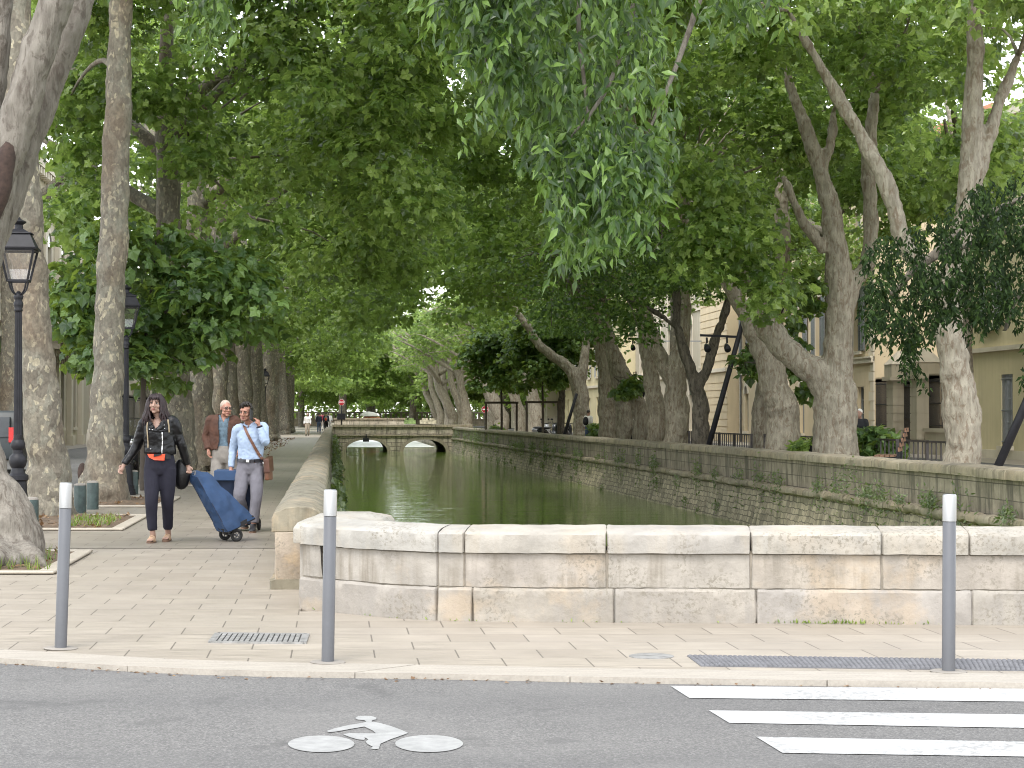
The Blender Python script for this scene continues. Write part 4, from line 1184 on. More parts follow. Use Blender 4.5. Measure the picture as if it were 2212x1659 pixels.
def rc(seed, Y, t, n, per, rx, ry, rz, zc, size, kind='lobed', **kw):
    q = L(t, Y); return crown_world(seed, q.x, q.y, n, per, rx, ry, rz, zc, size, kind, **kw)

rtree('broad plane tree at the right with a straight bare trunk beside the bench', 38.7,
      [([(2078, 1060), (2073, 930), (2062, 800), (2048, 690), (2052, 600), (2080, 490), (2097, 350), (2106, 120), (2110, -150)], [.37, .345, .32, .28, .25, .235, .22, .18, .10]),
       ([(2045, 660), (2000, 590), (1950, 515), (1922, 410), (1880, 330), (1828, 240), (1760, 120), (1700, 20)], [.22, .19, .18, .17, .155, .135, .09, .04]),
       ([(2100, 420), (2150, 250), (2200, 120)], [.16, .13, .08])],
      crown=rc(81, 38.7, 10.3, 110, 147, 6.5, 5.0, 4.4, 10.8, .215, lowcut=-.5), seed=81)
rtree('massive plane tree on the right bank that forks low into thick limbs', 48,
      [([(1808, 1028), (1806, 950), (1800, 880), (1806, 800), (1812, 720), (1816, 605), (1800, 500), (1782, 400), (1745, 285), (1708, 190), (1670, 60)], [.54, .50, .46, .40, .33, .31, .26, .21, .17, .13, .06]),
       ([(1800, 880), (1776, 818), (1717, 772), (1675, 731), (1647, 683), (1638, 633), (1600, 580), (1556, 530), (1500, 455), (1444, 390), (1380, 310)], [.40, .36, .32, .31, .29, .25, .20, .17, .14, .11, .05]),
       ([(1812, 740), (1840, 620), (1872, 575), (1880, 480), (1876, 350), (1890, 200)], [.25, .22, .20, .19, .18, .12]),
       ([(1784, 542), (1739, 486), (1715, 437), (1690, 380)], [.15, .13, .12, .07]),
       ([(1777, 365), (1796, 300), (1800, 240)], [.14, .12, .08])],
      crown=(lambda r_, A: ((lambda C2: (merge(A[0], sprays(r_, C2, 46, .75, .215, 'lobed', up=.6)), A[1]))(np.array(fill_poly(r_, [(1430, 330), (1540, 330), (1600, 420), (1660, 520), (1650, 600), (1590, 560), (1540, 640), (1480, 560)], 52, 43.5, 46.5) + fill_poly(r_, [(1600, 560), (1690, 560), (1700, 640), (1650, 720), (1620, 660)], 10, 44, 46.5) + fill_poly(r_, [(1960, 300), (2200, 250), (2200, 380), (2080, 430)], 24, 41, 47)))))(np.random.default_rng(183), rc(83, 48, 10.0, 120, 139, 6.8, 5.2, 4.6, 11.0, .215, lowcut=-.45)), seed=83)
rtree('plane tree with a mossy crooked trunk and a sawn stub, left of the massive fork', 54.7,
      [([(1690, 1012), (1684, 920), (1676, 850), (1660, 781), (1638, 738), (1615, 690), (1584, 631), (1545, 570), (1500, 505), (1450, 430)], [.48, .45, .42, .38, .30, .25, .22, .18, .14, .07]),
       ([(1640, 745), (1622, 722), (1616, 716)], [.22, .20, .17])],
      crown=rc(85, 54.7, 9.8, 120, 139, 6.8, 5.2, 4.6, 10.4, .22, lowcut=-.7), seed=85)
rtree('slim pale plane tree rising straight behind the mossy crooked one', 63,
      [([(1648, 985), (1652, 870), (1668, 740), (1680, 620), (1688, 520), (1690, 380), (1700, 200)], [.33, .30, .30, .29, .28, .24, .15])],
      crown=rc(86, 63, 14.5, 100, 98, 6, 5, 4.4, 10.6, .26, 'tri', lowcut=-.6), seed=86)
rtree('dark Y shaped hackberry leaning beside the slanted spotlight mast', 61,
      [([(1513, 985), (1512, 930), (1510, 875), (1504, 838), (1473, 747), (1463, 700), (1461, 631), (1445, 560), (1420, 480)], [.26, .25, .24, .22, .15, .14, .13, .11, .06]),
       ([(1505, 842), (1526, 800), (1542, 742), (1556, 705), (1570, 661), (1576, 600), (1590, 540)], [.18, .16, .16, .14, .12, .09, .04]),
       ([(1462, 707), (1410, 671), (1347, 639), (1301, 598), (1250, 570)], [.09, .08, .065, .05, .02])], BARK_DARK,
      crown=(lambda r_: (sprays(r_, (Cc := np.array(fill_poly(r_, [(1090, 560), (1300, 520), (1500, 470), (1600, 560), (1560, 640), (1500, 640), (1440, 640), (1420, 720), (1360, 740), (1300, 700), (1250, 760), (1215, 790), (1190, 700), (1120, 640)], 95, 57, 63))), 110, .75, .15, 'quad', up=.6), Cc))(np.random.default_rng(87)),
      leaf=LEAF_HACK, seed=87, name='hackberry_tree', group=None)
rtree('stout plane tree forking like a wishbone, right of the balcony house', 71,
      [([(1461, 985), (1461, 920), (1460, 850), (1462, 796), (1476, 730), (1480, 670), (1472, 600), (1470, 520)], [.44, .41, .40, .38, .24, .22, .20, .12]),
       ([(1455, 830), (1424, 767), (1397, 685), (1372, 617), (1350, 549), (1320, 470)], [.31, .27, .24, .21, .17, .08])],
      crown=rc(88, 71, 9.6, 102, 91, 6.8, 5.4, 4.6, 10.2, .26, 'tri'), seed=88)
rtree('plane tree with a flaky straight trunk next to the wishbone one', 75.5,
      [([(1418, 975), (1414, 900), (1408, 830), (1395, 740), (1380, 640), (1360, 560)], [.36, .34, .32, .27, .21, .11])],
      crown=rc(89, 75.5, 10.3, 93, 85, 6.6, 5.2, 4.6, 10.2, .26, 'tri'), seed=89)
rtree('plane tree leaning hard to the left over the canal wall', 79.5,
      [([(1384, 970), (1378, 900), (1366, 845), (1333, 780), (1296, 699), (1250, 640), (1200, 590)], [.36, .33, .31, .29, .26, .2, .1])],
      crown=rc(90, 79.5, 8.3, 93, 85, 6.6, 5.2, 4.6, 10.0, .26, 'tri'), seed=90)
rtree('grey plane tree standing between the leaning one and the flaky thick one', 84,
      [([(1348, 965), (1342, 880), (1335, 820), (1318, 740), (1305, 650)], [.38, .34, .30, .25, .12])],
      crown=rc(92, 84, 9.8, 93, 78, 6.6, 5.2, 4.6, 10.0, .27, 'tri'), seed=92)
rtree('thick plane tree with coarse flaking bark, right of the person with a backpack', 89,
      [([(1311, 960), (1309, 880), (1306, 800), (1290, 720), (1280, 640)], [.40, .37, .33, .26, .13])],
      crown=rc(93, 89, 9.8, 93, 78, 6.6, 5.2, 4.6, 10.0, .27, 'tri'), seed=93)
rtree('plane tree with one long limb reaching left across the water', 98,
      [([(1256, 958), (1254, 880), (1250, 830), (1222, 790), (1165, 745), (1132, 693), (1080, 636), (1030, 600)], [.43, .41, .40, .28, .22, .18, .14, .06]),
       ([(1252, 840), (1262, 780), (1270, 700)], [.32, .26, .15])],
      crown=rc(94, 98, 9.3, 102, 72, 6.8, 5.4, 4.8, 9.8, .29, 'tri'), seed=94)
rtree('thin young trunk left of the long limbed plane tree', 106,
      [([(1212, 954), (1217, 880), (1215, 820), (1208, 760)], [.22, .19, .16, .08])], BARK_DARK,
      crown=rc(95, 106, 12.3, 60, 90, 3.4, 3.2, 2.6, 6.4, .29, 'tri'), leaf=LEAF_YOUNG, seed=95)
for i, y in enumerate((121, 131, 146, 154)):
    shared_tree('plane_tree', ('tilted', 'brown', 'shaded', 'upright')[i] + ' plane tree far along the right bank, %s after the parked scooters' % ('first', 'second', 'third', 'fourth')[i], GRT, L(12.6, y), TR_R[i % 3], CR_THIN[i % 2], PI, 1.0, crz=rnd.uniform(-.4, .4))
for i, y in enumerate((166, 176, 186, 196, 206, 218)):
    shared_tree('plane_tree', ('pale', 'sunlit', 'narrow', 'leaning', 'hazy', 'farthest')[i] + ' plane trunk in the distant close row right of the canal, %s of it' % ('first', 'second', 'third', 'fourth', 'fifth', 'last')[i], 'distant close row of plane trees right of the canal', L(11.4 + .3 * (i % 2), y), TR_R[i % 3], CR_THIN[i % 2], PI, 1.0)

for i, (y, t) in enumerate(((58, 18.75), (72, 18.55), (85, 19.2), (104, 18.3))):
    shared_tree('plane_tree', ('tall', 'slim', 'narrow', 'distant')[i] + ' plane tree of the second row before the cream facades, %s from the front' % 'first second third fourth fifth sixth'.split()[i], 'plane trees of the second row on the right', L(t, y, 1.4), TR_L[i % 3], CR_THIN[i % 2], PI * .5 + i, .9)
# right hackberry reaching into the frame from outside it
hb = L(13.2, 30.5)
rng3 = np.random.default_rng(97)
cen = fill_poly(rng3, [(1870, 520), (2000, 470), (2110, 390), (2300, 330), (2300, 680), (2212, 650), (2140, 690), (2090, 660), (2010, 690), (1985, 770), (1960, 760), (1925, 680), (1870, 700), (1855, 640)], 430, 27.5, 31)
cen += fill_poly(rng3, [(2160, 690), (2300, 640), (2300, 800), (2212, 790), (2170, 740)], 10, 27.5, 29)
cen += fill_poly(rng3, [(1900, 690), (2010, 700), (1990, 800), (1960, 800)], 12, 28, 30)
cen += fill_poly(rng3, [(2240, 200), (2900, 100), (2900, 600), (2240, 650)], 60, 26, 33)
v3 = curtain(rng3, cen, 'lance', .11, 26, (.2, .5))
P = [([hb + Vector((0, 0, -.2)), hb + Vector((0, 0, 2)), hb + Vector((-.2, 0, 4.2)), hb + Vector((-.4, .2, 8))], [.34, .28, .24, .12])]
for uv in ([(2500, 560), (2330, 470), (2180, 500), (2050, 545), (1960, 590)], [(2480, 620), (2300, 590), (2200, 640), (2170, 720)], [(2520, 480), (2350, 380), (2200, 430), (2090, 490), (2000, 560), (1920, 640)]):
    P.append(([hb + Vector((-.2, 0, 3.9))] + [W(u, v, 29.6) for u, v in uv], [.09, .055, .04, .03, .02, .012]))
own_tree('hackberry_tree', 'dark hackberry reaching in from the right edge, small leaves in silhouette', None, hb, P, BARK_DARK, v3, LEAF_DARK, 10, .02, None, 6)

# vista closing trees beyond the far end of the canal
FT = [(-14, 175, 'low spreading'), (-9, 205, 'bright'), (-4, 252, 'pale'), (1.0, 236, 'light green'), (5.0, 256, 'tall'), (9.5, 236, 'round'), (14, 250, 'yellow green'), (19, 215, 'dense'), (24, 190, 'broad')]
for i, (t, y, w_) in enumerate(FT):
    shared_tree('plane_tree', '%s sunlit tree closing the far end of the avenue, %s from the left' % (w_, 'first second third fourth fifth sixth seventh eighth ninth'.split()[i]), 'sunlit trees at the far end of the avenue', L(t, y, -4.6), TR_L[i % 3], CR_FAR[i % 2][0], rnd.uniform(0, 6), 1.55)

rngh = np.random.default_rng(171); C = np.array([tuple(L(rngh.uniform(-18, 28), rngh.uniform(264.5, 269), rngh.uniform(-.5, 5.0))) for _ in range(420)])
v, f = sprays(rngh, C, 40, 1.1, .5, 'quad', up=.5); h_ = empty('backdrop', L(4, 266), 'added sky-hiding hedge behind the stone balustrade at the far end of the canal', 'backdrop'); link('foliage', np_mesh('foliage', v, f, LEAF_FAR), None, h_, True)  # foliage added to keep bright low sky out of the canal reflections
# staked young trees by the scooters
for i, (u, y) in enumerate(((1083, 108), (1172, 104))):
    q = L((u - 720) / FPX * y, y); r_ = empty('staked_tree', q, ('young tree tied to a timber stake frame in front of the white van', 'young tree tied to a timber stake frame left of the thin trunk')[i], 'tree', 'staked young trees on the right bank')
    rngs = np.random.default_rng(120 + i)
    me = trunk_mesh('trunk', [([Vector((0, 0, -.1)), Vector((.02, 0, 1.6)), Vector((0, 0, 3.4)), Vector((.1, 0, 6.0))], [.07, .06, .05, .02])], TWIG, 8, .01); link('trunk', me, None, r_)
    C = crown_centres(rngs, 70, 2.3, 2.1, 2.5, 4.9, .3, -.95)
    v, f = sprays(rngs, C, 90, rngs.uniform(.5, .9, 70), .26, 'tri'); link('crown', np_mesh('crown', v, f, LEAF_YOUNG), None, r_)
    mb = MB()
    for x in (-.85, .85): mb.tube([(x, 0, -.1), (x, 0, 2.25)], .06, 8)
    mb.bar((-.95, 0, 2.2), (.95, 0, 2.2), .10, .12); mb.build('stake_frame', TWIG, r_)

# ledge weeds and creepers on the canal walls
rng4 = np.random.default_rng(133)
P, N_, T_ = [], [], []
for k in range(95):
    y = 26 + 104 * rng4.uniform() ** 1.1; 
    if rng4.uniform() < .25 and y < 60: continue
    q = L(tR(y) - .10, y, -.02); n = int(rng4.uniform(60, 170)); big = rng4.uniform(.5, 1.5) * (1.5 if 36 < y < 40 else 1) * (1 + (y > 95) * .9)
    for _ in range(n):
        up = rng4.uniform() < .65
        P.append((q.x - abs(rng4.normal()) * .07, q.y + rng4.normal() * .35 * big, q.z + (abs(rng4.normal()) * .16 if up else -abs(rng4.normal()) * .32) * big))
for k in range(36):
    y = rng4.uniform(24, 125); z = rng4.uniform(-.9, -.15); q = L(tR(y) - .17, y, z)
    for _ in range(50): P.append((q.x - abs(rng4.normal()) * .05 + (z + .15) * .1, q.y + rng4.normal() * .16, q.z - abs(rng4.normal()) * .18))
P = np.array(P); nr = rng4.normal(size=P.shape) * .5; nr[:, 0] -= .7; nr[:, 1] -= .5; nr[:, 2] += .4; tp = rng4.normal(size=P.shape) * .4; tp[:, 2] += .3
v, f = leaves(rng4, P, nr, tp, .085 * rng4.uniform(.5, 1.4, len(P)), 'lance')
tag(link('ledge_weeds', np_mesh('ledge_weeds', v, f, LEAF_WEED)), 'dusty green weeds growing along the ledge of the right canal wall', 'weeds', kind='stuff')
P = []
for k in range(260):
    y = 17 + 112 * rng4.uniform() ** 1.4; z = rng4.uniform(-.95, .35); q = L(.03 - z * .1, y, z)
    for _ in range(26): P.append((q.x + abs(rng4.normal()) * .05 * (1 + y / 90), q.y + rng4.normal() * .3, q.z - abs(rng4.normal()) * .22))
P = np.array(P); nr = rng4.normal(size=P.shape) * .5; nr[:, 0] += .7; nr[:, 1] -= .5; nr[:, 2] += .4; tp = rng4.normal(size=P.shape) * .5; tp[:, 2] -= .6
v, f = leaves(rng4, P, nr, tp, .11 * rng4.uniform(.6, 1.4, len(P)), 'quad')
tag(link('wall_creeper', np_mesh('wall_creeper', v, f, LEAF_WEED)), 'green creeper covering the left canal face under the parapet', 'creeper', kind='stuff')
# ------------------------------------------------------------------ buildings (facades run along the canal)
def wall_holes(mb, t, y0, y1, z0, z1, holes, depth=.28, side=-1):
    """facade plane at lateral t from y0 to y1 with openings (ya, yb, za, zb); side: outward normal sign along t.
    Openings are real recesses with reveals."""
    ys = sorted({y0, y1, *[h[0] for h in holes], *[h[1] for h in holes]}); zs = sorted({z0, z1, *[h[2] for h in holes], *[h[3] for h in holes]})
    def P(y, z, d=0): q = L(t - side * d, y, z); return (q.x, q.y, q.z)
    def q4(a, b, c, d): mb.add([a, b, c, d], [(0, 1, 2, 3)])
    for ya, yb in zip(ys[:-1], ys[1:]):
        for za, zb in zip(zs[:-1], zs[1:]):
            if any(h[0] <= ya and yb <= h[1] and h[2] <= za and zb <= h[3] for h in holes): continue
            q4(P(ya, za), P(yb, za), P(yb, zb), P(ya, zb))
    for ya, yb, za, zb in holes:
        q4(P(ya, za), P(ya, za, depth), P(ya, zb, depth), P(ya, zb)); q4(P(yb, za), P(yb, zb), P(yb, zb, depth), P(yb, za, depth))
        q4(P(ya, za), P(yb, za), P(yb, za, depth), P(ya, za, depth)); q4(P(ya, zb), P(ya, zb, depth), P(yb, zb, depth), P(yb, zb))

def lbox(mb, t0, t1, y0, y1, z0, z1):
    p = []
    for z in (z0, z1):
        for t, y in ((t0, y0), (t1, y0), (t1, y1), (t0, y1)):
            q = L(t, y, z); p.append((q.x, q.y, z))
    mb.hexa(p)

def window(bld, t, ya, yb, za, zb, side=-1, kind='sash', depth=.22, frame=None, arch=False, grille=False, shutters=None, trim=None):
    s = side
    f = MB(); fr = .07; tf = t - s * depth
    lbox(f, tf, tf + s * .06, ya, ya + fr, za, zb); lbox(f, tf, tf + s * .06, yb - fr, yb, za, zb)
    lbox(f, tf, tf + s * .06, ya + fr, yb - fr, za, za + fr); lbox(f, tf, tf + s * .06, ya + fr, yb - fr, zb - fr, zb)
    m = (ya + yb) / 2
    if kind == 'sash':
        lbox(f, tf, tf + s * .05, m - .03, m + .03, za + fr, zb - fr)
        for k in (1, 2): z = za + (zb - za) * k / 3; lbox(f, tf, tf + s * .045, ya + fr, m - .03, z - .02, z + .02); lbox(f, tf, tf + s * .045, m + .03, yb - fr, z - .02, z + .02)
    w = f.build('window', frame or SHUTTER2, bld, False, True)
    g = MB(); lbox(g, tf - s * .02, tf + s * .012, ya + fr, yb - fr, za + fr, zb - fr); g.build('pane', GLASS, w, False, True)
    if grille:
        g = MB(); n = max(4, int((yb - ya) / .11))
        for k in range(1, n): y = ya + (yb - ya) * k / n; lbox(g, t - s * .04, t - s * .015, y - .012, y + .012, za, zb)
        for z in (za + .15, (za + zb) / 2, zb - .15): lbox(g, t - s * .045, t - s * .01, ya, yb, z - .02, z + .02)
        g.build('grille', SHUTTER, w, False, True)
    if arch:                               # half round head with trim
        mb = MB(); c = m; r = (yb - ya) / 2; n = 10
        for k in range(n):
            a0, a1 = PI * k / n, PI * (k + 1) / n
            def q(rr, a, d): v = L(t - s * d, c + rr * math.cos(a), zb + rr * math.sin(a)); return (v.x, v.y, v.z)
            mb.add([q(0, 0, -.012), q(r, a0, -.012), q(r, a1, -.012)], [(0, 1, 2)])
        mb.build('fanlight', GLASS, w, False, True)
        mb = MB()
        for k in range(n):
            a0, a1 = PI * k / n, PI * (k + 1) / n
            mb.hexa([q(r, a0, -.012), q(r + .2, a0, -.012), q(r + .2, a1, -.012), q(r, a1, -.012), q(r, a0, -.06), q(r + .2, a0, -.06), q(r + .2, a1, -.06), q(r, a1, -.06)])
        mb.build('surround', FAC_TRIM, w, False, True)
    if trim:
        mb = MB(); wd = .16
        lbox(mb, t + s * .005, t + s * .05, ya - wd, ya, za, zb); lbox(mb, t + s * .005, t + s * .05, yb, yb + wd, za, zb)
        if not arch: lbox(mb, t + s * .005, t + s * .06, ya - wd, yb + wd, zb + .002, zb + .2)
        mb.build('surround', FAC_TRIM, w, False, True)
    mb = MB(); lbox(mb, t + s * .004, t + s * .13, ya - .12, yb + .12, za - .14, za - .004); mb.build('sill', FAC_TRIM, w, False, True)
    if shutters:
        for y0_, y1_ in ((ya - (yb - ya) * .5 - .02, ya - .03), (yb + .03, yb + (yb - ya) * .5 + .02)):
            mb = MB(); lbox(mb, t + s * .055, t + s * .095, y0_, y1_, za, zb)
            nsl = int((zb - za) / .12)
            for k in range(nsl): z = za + (k + .5) * (zb - za) / nsl; lbox(mb, t + s * .097, t + s * .107, y0_ + .07, y1_ - .07, z - .03, z + .03)
            mb.build('shutter', shutters, w, False, True)

def building(name, label, t, y0, y1, h, mat, rows, side=-1, depthb=10, strings=(), roof=True, group=None, quoins=False, roofmat=None):
    """rows: list of dict(y=[centres], w, za, zb, **window options)"""
    b = empty(name, L(t, (y0 + y1) / 2), label, 'building', group)
    holes = [(y - r['w'] / 2, y + r['w'] / 2, r['za'], r['zb']) for r in rows for y in r['y']]
    mb = MB(); wall_holes(mb, t, y0, y1, -.1, h, holes, .28, side)
    tb = t - side * depthb
    def P(tt, y, z): q = L(tt, y, z); return (q.x, q.y, q.z)
    mb.add([P(t, y0, -.1), P(tb, y0, -.1), P(tb, y0, h), P(t, y0, h)], [(0, 1, 2, 3)]); mb.add([P(t, y1, -.1), P(tb, y1, -.1), P(tb, y1, h), P(t, y1, h)], [(3, 2, 1, 0)])
    mb.add([P(t - side * .32, y0, -.1), P(t - side * .32, y1, -.1), P(t - side * .32, y1, h), P(t - side * .32, y0, h)], [(0, 1, 2, 3)])
    mb.build('wall', mat, b, False, True)
    for r in rows:
        o = {k: v for k, v in r.items() if k not in ('y', 'w', 'za', 'zb')}
        for y in r['y']: window(b, t, y - r['w'] / 2, y + r['w'] / 2, r['za'], r['zb'], side, **o)
    for z, hh, d in strings:
        mb = MB(); lbox(mb, t + side * .003, t + side * d, y0, y1, z, z + hh); mb.build('string_course', FAC_TRIM, b, False, True)
    if quoins:
        n = int(h / .42)
        for e in (0, 1):
            mb = MB()
            for k in range(n):
                w_ = .75 if k % 2 else .5; ya, yb = (y0, y0 + w_) if e == 0 else (y1 - w_, y1)
                lbox(mb, t + side * .002, t + side * .05, ya, yb, k * .42 + .02, k * .42 + .41)
            mb.build('quoins', FAC_TRIM, b, False, True)
    if roof:
        mb = MB(); lbox(mb, t + side * .45, tb, y0 - .2, y1 + .2, h + .003, h + .35); mb.build('cornice', FAC_TRIM, b, False, True)
        mb = MB(); ridge = (t + tb) / 2
        vs = [P(t + side * .5, y0 - .2, h + .36), P(t + side * .5, y1 + .2, h + .36), P(tb, y1 + .2, h + .36), P(tb, y0 - .2, h + .36), P(ridge, y0 - .2, h + 2.6), P(ridge, y1 + .2, h + 2.6)]
        mb.add(vs, [(0, 1, 5, 4), (2, 3, 4, 5), (0, 4, 3), (1, 2, 5), (0, 3, 2, 1)]); mb.build('roof', roofmat or ROOF, b, False, True)
    return b

TF = 23.0
def yu(u, t=TF): return t * FPX / (u - 720)
# yellow house at the far right
building('townhouse', 'cream yellow house with grey shutters at the right edge beside the gateway', TF, 44, 71.0, 11.5, FAC_CREAM,
         [dict(y=[66.4, 61.5, 56, 50], w=1.15, za=.45, zb=2.9, grille=True, trim=False), dict(y=[67.8, 63.0, 57.5, 52], w=1.1, za=4.6, zb=6.5, shutters=SHUTTER), dict(y=[67.8, 63.0, 57.5, 52], w=1.1, za=7.9, zb=9.7, shutters=SHUTTER)],
         strings=((3.72, .16, .10), (.0, .3, .05)))
# gateway with its two pillars and railings
gt = empty('gateway', L(TF, 77), 'stone pillar gateway with an iron gate between the two cream houses', 'gateway')
def pillar(y):
    p = MB(); n = 9
    for k in range(n): lbox(p, TF - .45, TF + .45, y - .45, y + .45, -.1 + k * .335, -.1 + k * .335 + .315)
    lbox(p, TF - .42, TF + .42, y - .42, y + .42, -.1, 2.9)
    me = p.mesh('pillar', FAC_STONE); o = link('pillar', me, None, gt, True)
    c = MB(); lbox(c, TF - .6, TF + .6, y - .6, y + .6, 2.903, 3.05); lbox(c, TF - .52, TF + .52, y - .52, y + .52, 3.053, 3.55)
    q = [L(TF + a, y + b, 3.553) for a, b in ((-.55, -.55), (.55, -.55), (.55, .55), (-.55, .55))] + [L(TF + a, y + b, 4.1) for a, b in ((-.1, -.1), (.1, -.1), (.1, .1), (-.1, .1))]
    c.hexa(q); c.build('capstone', FAC_STONE, o, False, True)
pillar(78.8); pillar(75.6)
mb = MB()
for y in (82.2, 80.2, 74.4, 71.4):
    pass
for ya, yb in ((79.4, 82.5), (71.05, 75.0)): mb = MB(); lbox(mb, TF - .18, TF + .18, ya, yb, -.1, .85); lbox(mb, TF - .26, TF + .26, ya, yb, .853, 1.0); mb.build('low_wall', FAC_STONE, gt, False, True)
def railing(y0, y1, z0, z1, name, par, t=TF, sp=.13):
    mb = MB(); n = int((y1 - y0) / sp)
    for k in range(n + 1):
        y = y0 + (y1 - y0) * k / n; a = L(t, y, z0); mb.bar(a, (a.x, a.y, z1), .028)
        mb.add([(a.x - .035, a.y, z1), (a.x + .035, a.y, z1), (a.x, a.y, z1 + .22)], [(0, 1, 2), (2, 1, 0)])
    for z in (z0 + .1, (z0 + z1) / 2, z1 - .1): mb.bar(L(t, y0, z), L(t, y1, z), .05)
    return mb.build(name, IRON, par, False, True)
railing(79.4, 82.4, 1.0, 2.9, 'railing', gt); railing(71.2, 75.0, 1.0, 2.9, 'railing', gt)
railing(76.1, 78.3, .05, 2.75, 'gate', gt)
mb = MB()
for k in range(7):
    y = 76.3 + k * .3; mb.torus(L(TF, y, 3.0 + .35 * math.sin(PI * (k + .5) / 7)), .14 + .04 * (k % 2), .02, 'X', 14, 5)
mb.bar(L(TF, 76.1, 2.85), L(TF, 78.3, 2.85), .05); mb.build('overthrow', IRON, gt, False, True)
# courtyard house behind the gate
building('townhouse', 'bright yellow rear house glimpsed through the foliage above the gateway', TF + 9, 64, 92, 12, FAC_CREAM, [dict(y=[80, 84.5, 89], w=1.1, za=4.4, zb=6.5, shutters=SHUTTER), dict(y=[80, 84.5, 89], w=1.1, za=1.0, zb=3.0)], strings=((3.7, .16, .08),))
# long cream and pinkish palace
rows2 = [dict(y=[84.8, 88.2], w=1.0, za=1.0, zb=2.75, frame=SHUTTER), dict(y=[92.2, 95.4, 98.6, 102, 105.2, 108.2], w=.9, za=.62, zb=2.7, arch=True, frame=SHUTTER),
         dict(y=[85.2, 88.6, 92.0, 95.4, 98.8, 102.2, 105.6, 108.6], w=1.25, za=4.3, zb=7.1, frame=SHUTTER, trim=True, shutters=SHUTTER), dict(y=[85.2, 88.6, 92.0, 95.4, 98.8, 102.2, 105.6, 108.6], w=1.2, za=8.6, zb=10.4, trim=True)]
pb = building('palace', 'long pinkish cream building with arched ground floor windows behind the trees', TF, 82.6, 110.0, 12.2, FAC_PINK, rows2, strings=((3.75, .2, .14), (3.95, .07, .2), (7.9, .12, .1)), quoins=True)
mb = MB(); q = L(TF - .12, 109.2, 0); mb.tube([q, q + Vector((0, 0, 12))], .06, 8); mb.build('downpipe', SHUTTER, pb, True, True)
rb = building('palace', 'rusticated cream corner house behind the slanted spotlight mast', TF - .6, 110.4, 118.5, 13.0, FAC_PINK, [dict(y=[], w=1, za=1, zb=2)], strings=((4.0, .22, .16),))
mb = MB()
for k in range(30): 
    if abs(k * .42 - 4.0) > .35: lbox(mb, TF - .64, TF - .602, 110.45, 118.45, k * .42 + .03, k * .42 + .39)
mb.build('rustication', FAC_PINK, rb, False, True)
rows3 = [dict(y=[121, 125, 129, 133, 137, 141, 145], w=.95, za=.6, zb=2.8, arch=True, frame=SHUTTER), dict(y=[121, 125, 129, 133, 137, 141, 145], w=1.25, za=4.6, zb=7.3, trim=True, arch=True), dict(y=[121, 125, 129, 133, 137, 141, 145], w=1.2, za=8.8, zb=10.6, trim=True)]
building('palace', 'stone building with round headed windows on two floors behind the wishbone tree', TF, 118.9, 148, 12.5, FAC_STONE, rows3, strings=((4.0, .2, .14), (8.1, .14, .1)))
bb = building('townhouse', 'far cream house with an iron balcony seen between the right bank trunks', TF - 1, 148.5, 190, 12, FAC_CREAM, [dict(y=[152, 157, 162, 167, 172, 177, 182, 187], w=1.3, za=.3, zb=3.0), dict(y=[152, 157, 162, 167, 172, 177, 182, 187], w=1.25, za=4.7, zb=7.3, shutters=SHUTTER2), dict(y=[152, 157, 162, 167, 172, 177, 182, 187], w=1.2, za=8.6, zb=10.4, shutters=SHUTTER2)], strings=((3.8, .2, .14),))
mb = MB(); lbox(mb, TF - 1.9, TF - 1.0, 174, 186, 4.3, 4.5); mb.build('balcony', FAC_TRIM, bb, False, True)
railing(174, 186, 4.5, 5.4, 'balcony_railing', bb, TF - 1.85, .2)
building('townhouse', 'hazy house at the very end of the right bank street', TF - 2, 191, 250, 13, FAC_STONE, [dict(y=[195 + 5 * k for k in range(10)], w=1.3, za=4.7, zb=7.2), dict(y=[195 + 5 * k for k in range(10)], w=1.3, za=.8, zb=3.0)], strings=((3.8, .2, .14),))

# left side: ornate facades
TL = -13.2
rl = [dict(y=[68, 72.4, 76.8, 81.2, 85.6, 90, 94.4, 98.8], w=1.3, za=.9, zb=4.0, arch=True, trim=True, frame=IRON), dict(y=[68, 72.4, 76.8, 81.2, 85.6, 90, 94.4, 98.8], w=1.3, za=6.3, zb=9.3, arch=True, trim=True)]
lb = building('palace', 'ornate stone palace on the left with pilasters, balcony and a deep cornice', TL, 58, 101, 12.4, FAC_LEFT, rl, side=1, strings=((5.2, .3, .25), (11.3, .18, .3)))
for y in [60, 65.8, 70.2, 74.6, 79, 83.4, 87.8, 92.2, 96.6, 100.6]:
    for z0_, z1_ in ((.0, 5.15), (5.55, 11.2)):
        mb = MB(); lbox(mb, TL + .003, TL + .24, y - .32, y + .32, z0_ + .5, z1_ - .35); lbox(mb, TL + .003, TL + .32, y - .42, y + .42, z1_ - .347, z1_); lbox(mb, TL + .003, TL + .34, y - .42, y + .42, z0_, z0_ + .497); mb.build('pilaster', FAC_TRIM, lb, False, True)
mb = MB(); lbox(mb, TL + .3, TL + 1.5, 86, 95, 5.0, 5.28)
for k in range(12):
    y = 86.3 + k * .76
    for j in range(4): lbox(mb, TL + .26, TL + 1.35 - .28 * j, y, y + .3, 4.72 - .27 * j, 4.98 - .27 * j)
mb.build('balcony', FAC_STONE, lb, False, True)
railing(86, 95, 5.28, 6.2, 'balcony_railing', lb, TL + 1.42, .22)
for k in range(60): y = 58.2 + k * .72; mb = MB(); lbox(mb, TL + .05, TL + .42, y, y + .32, 12.1, 12.38); mb.build('dentil', FAC_TRIM, lb, False, True)
rl2 = [dict(y=[106 + 4.5 * k for k in range(14)], w=1.3, za=.6, zb=3.4, trim=True), dict(y=[106 + 4.5 * k for k in range(14)], w=1.3, za=5.2, zb=8.0, trim=True, shutters=SHUTTER2)]
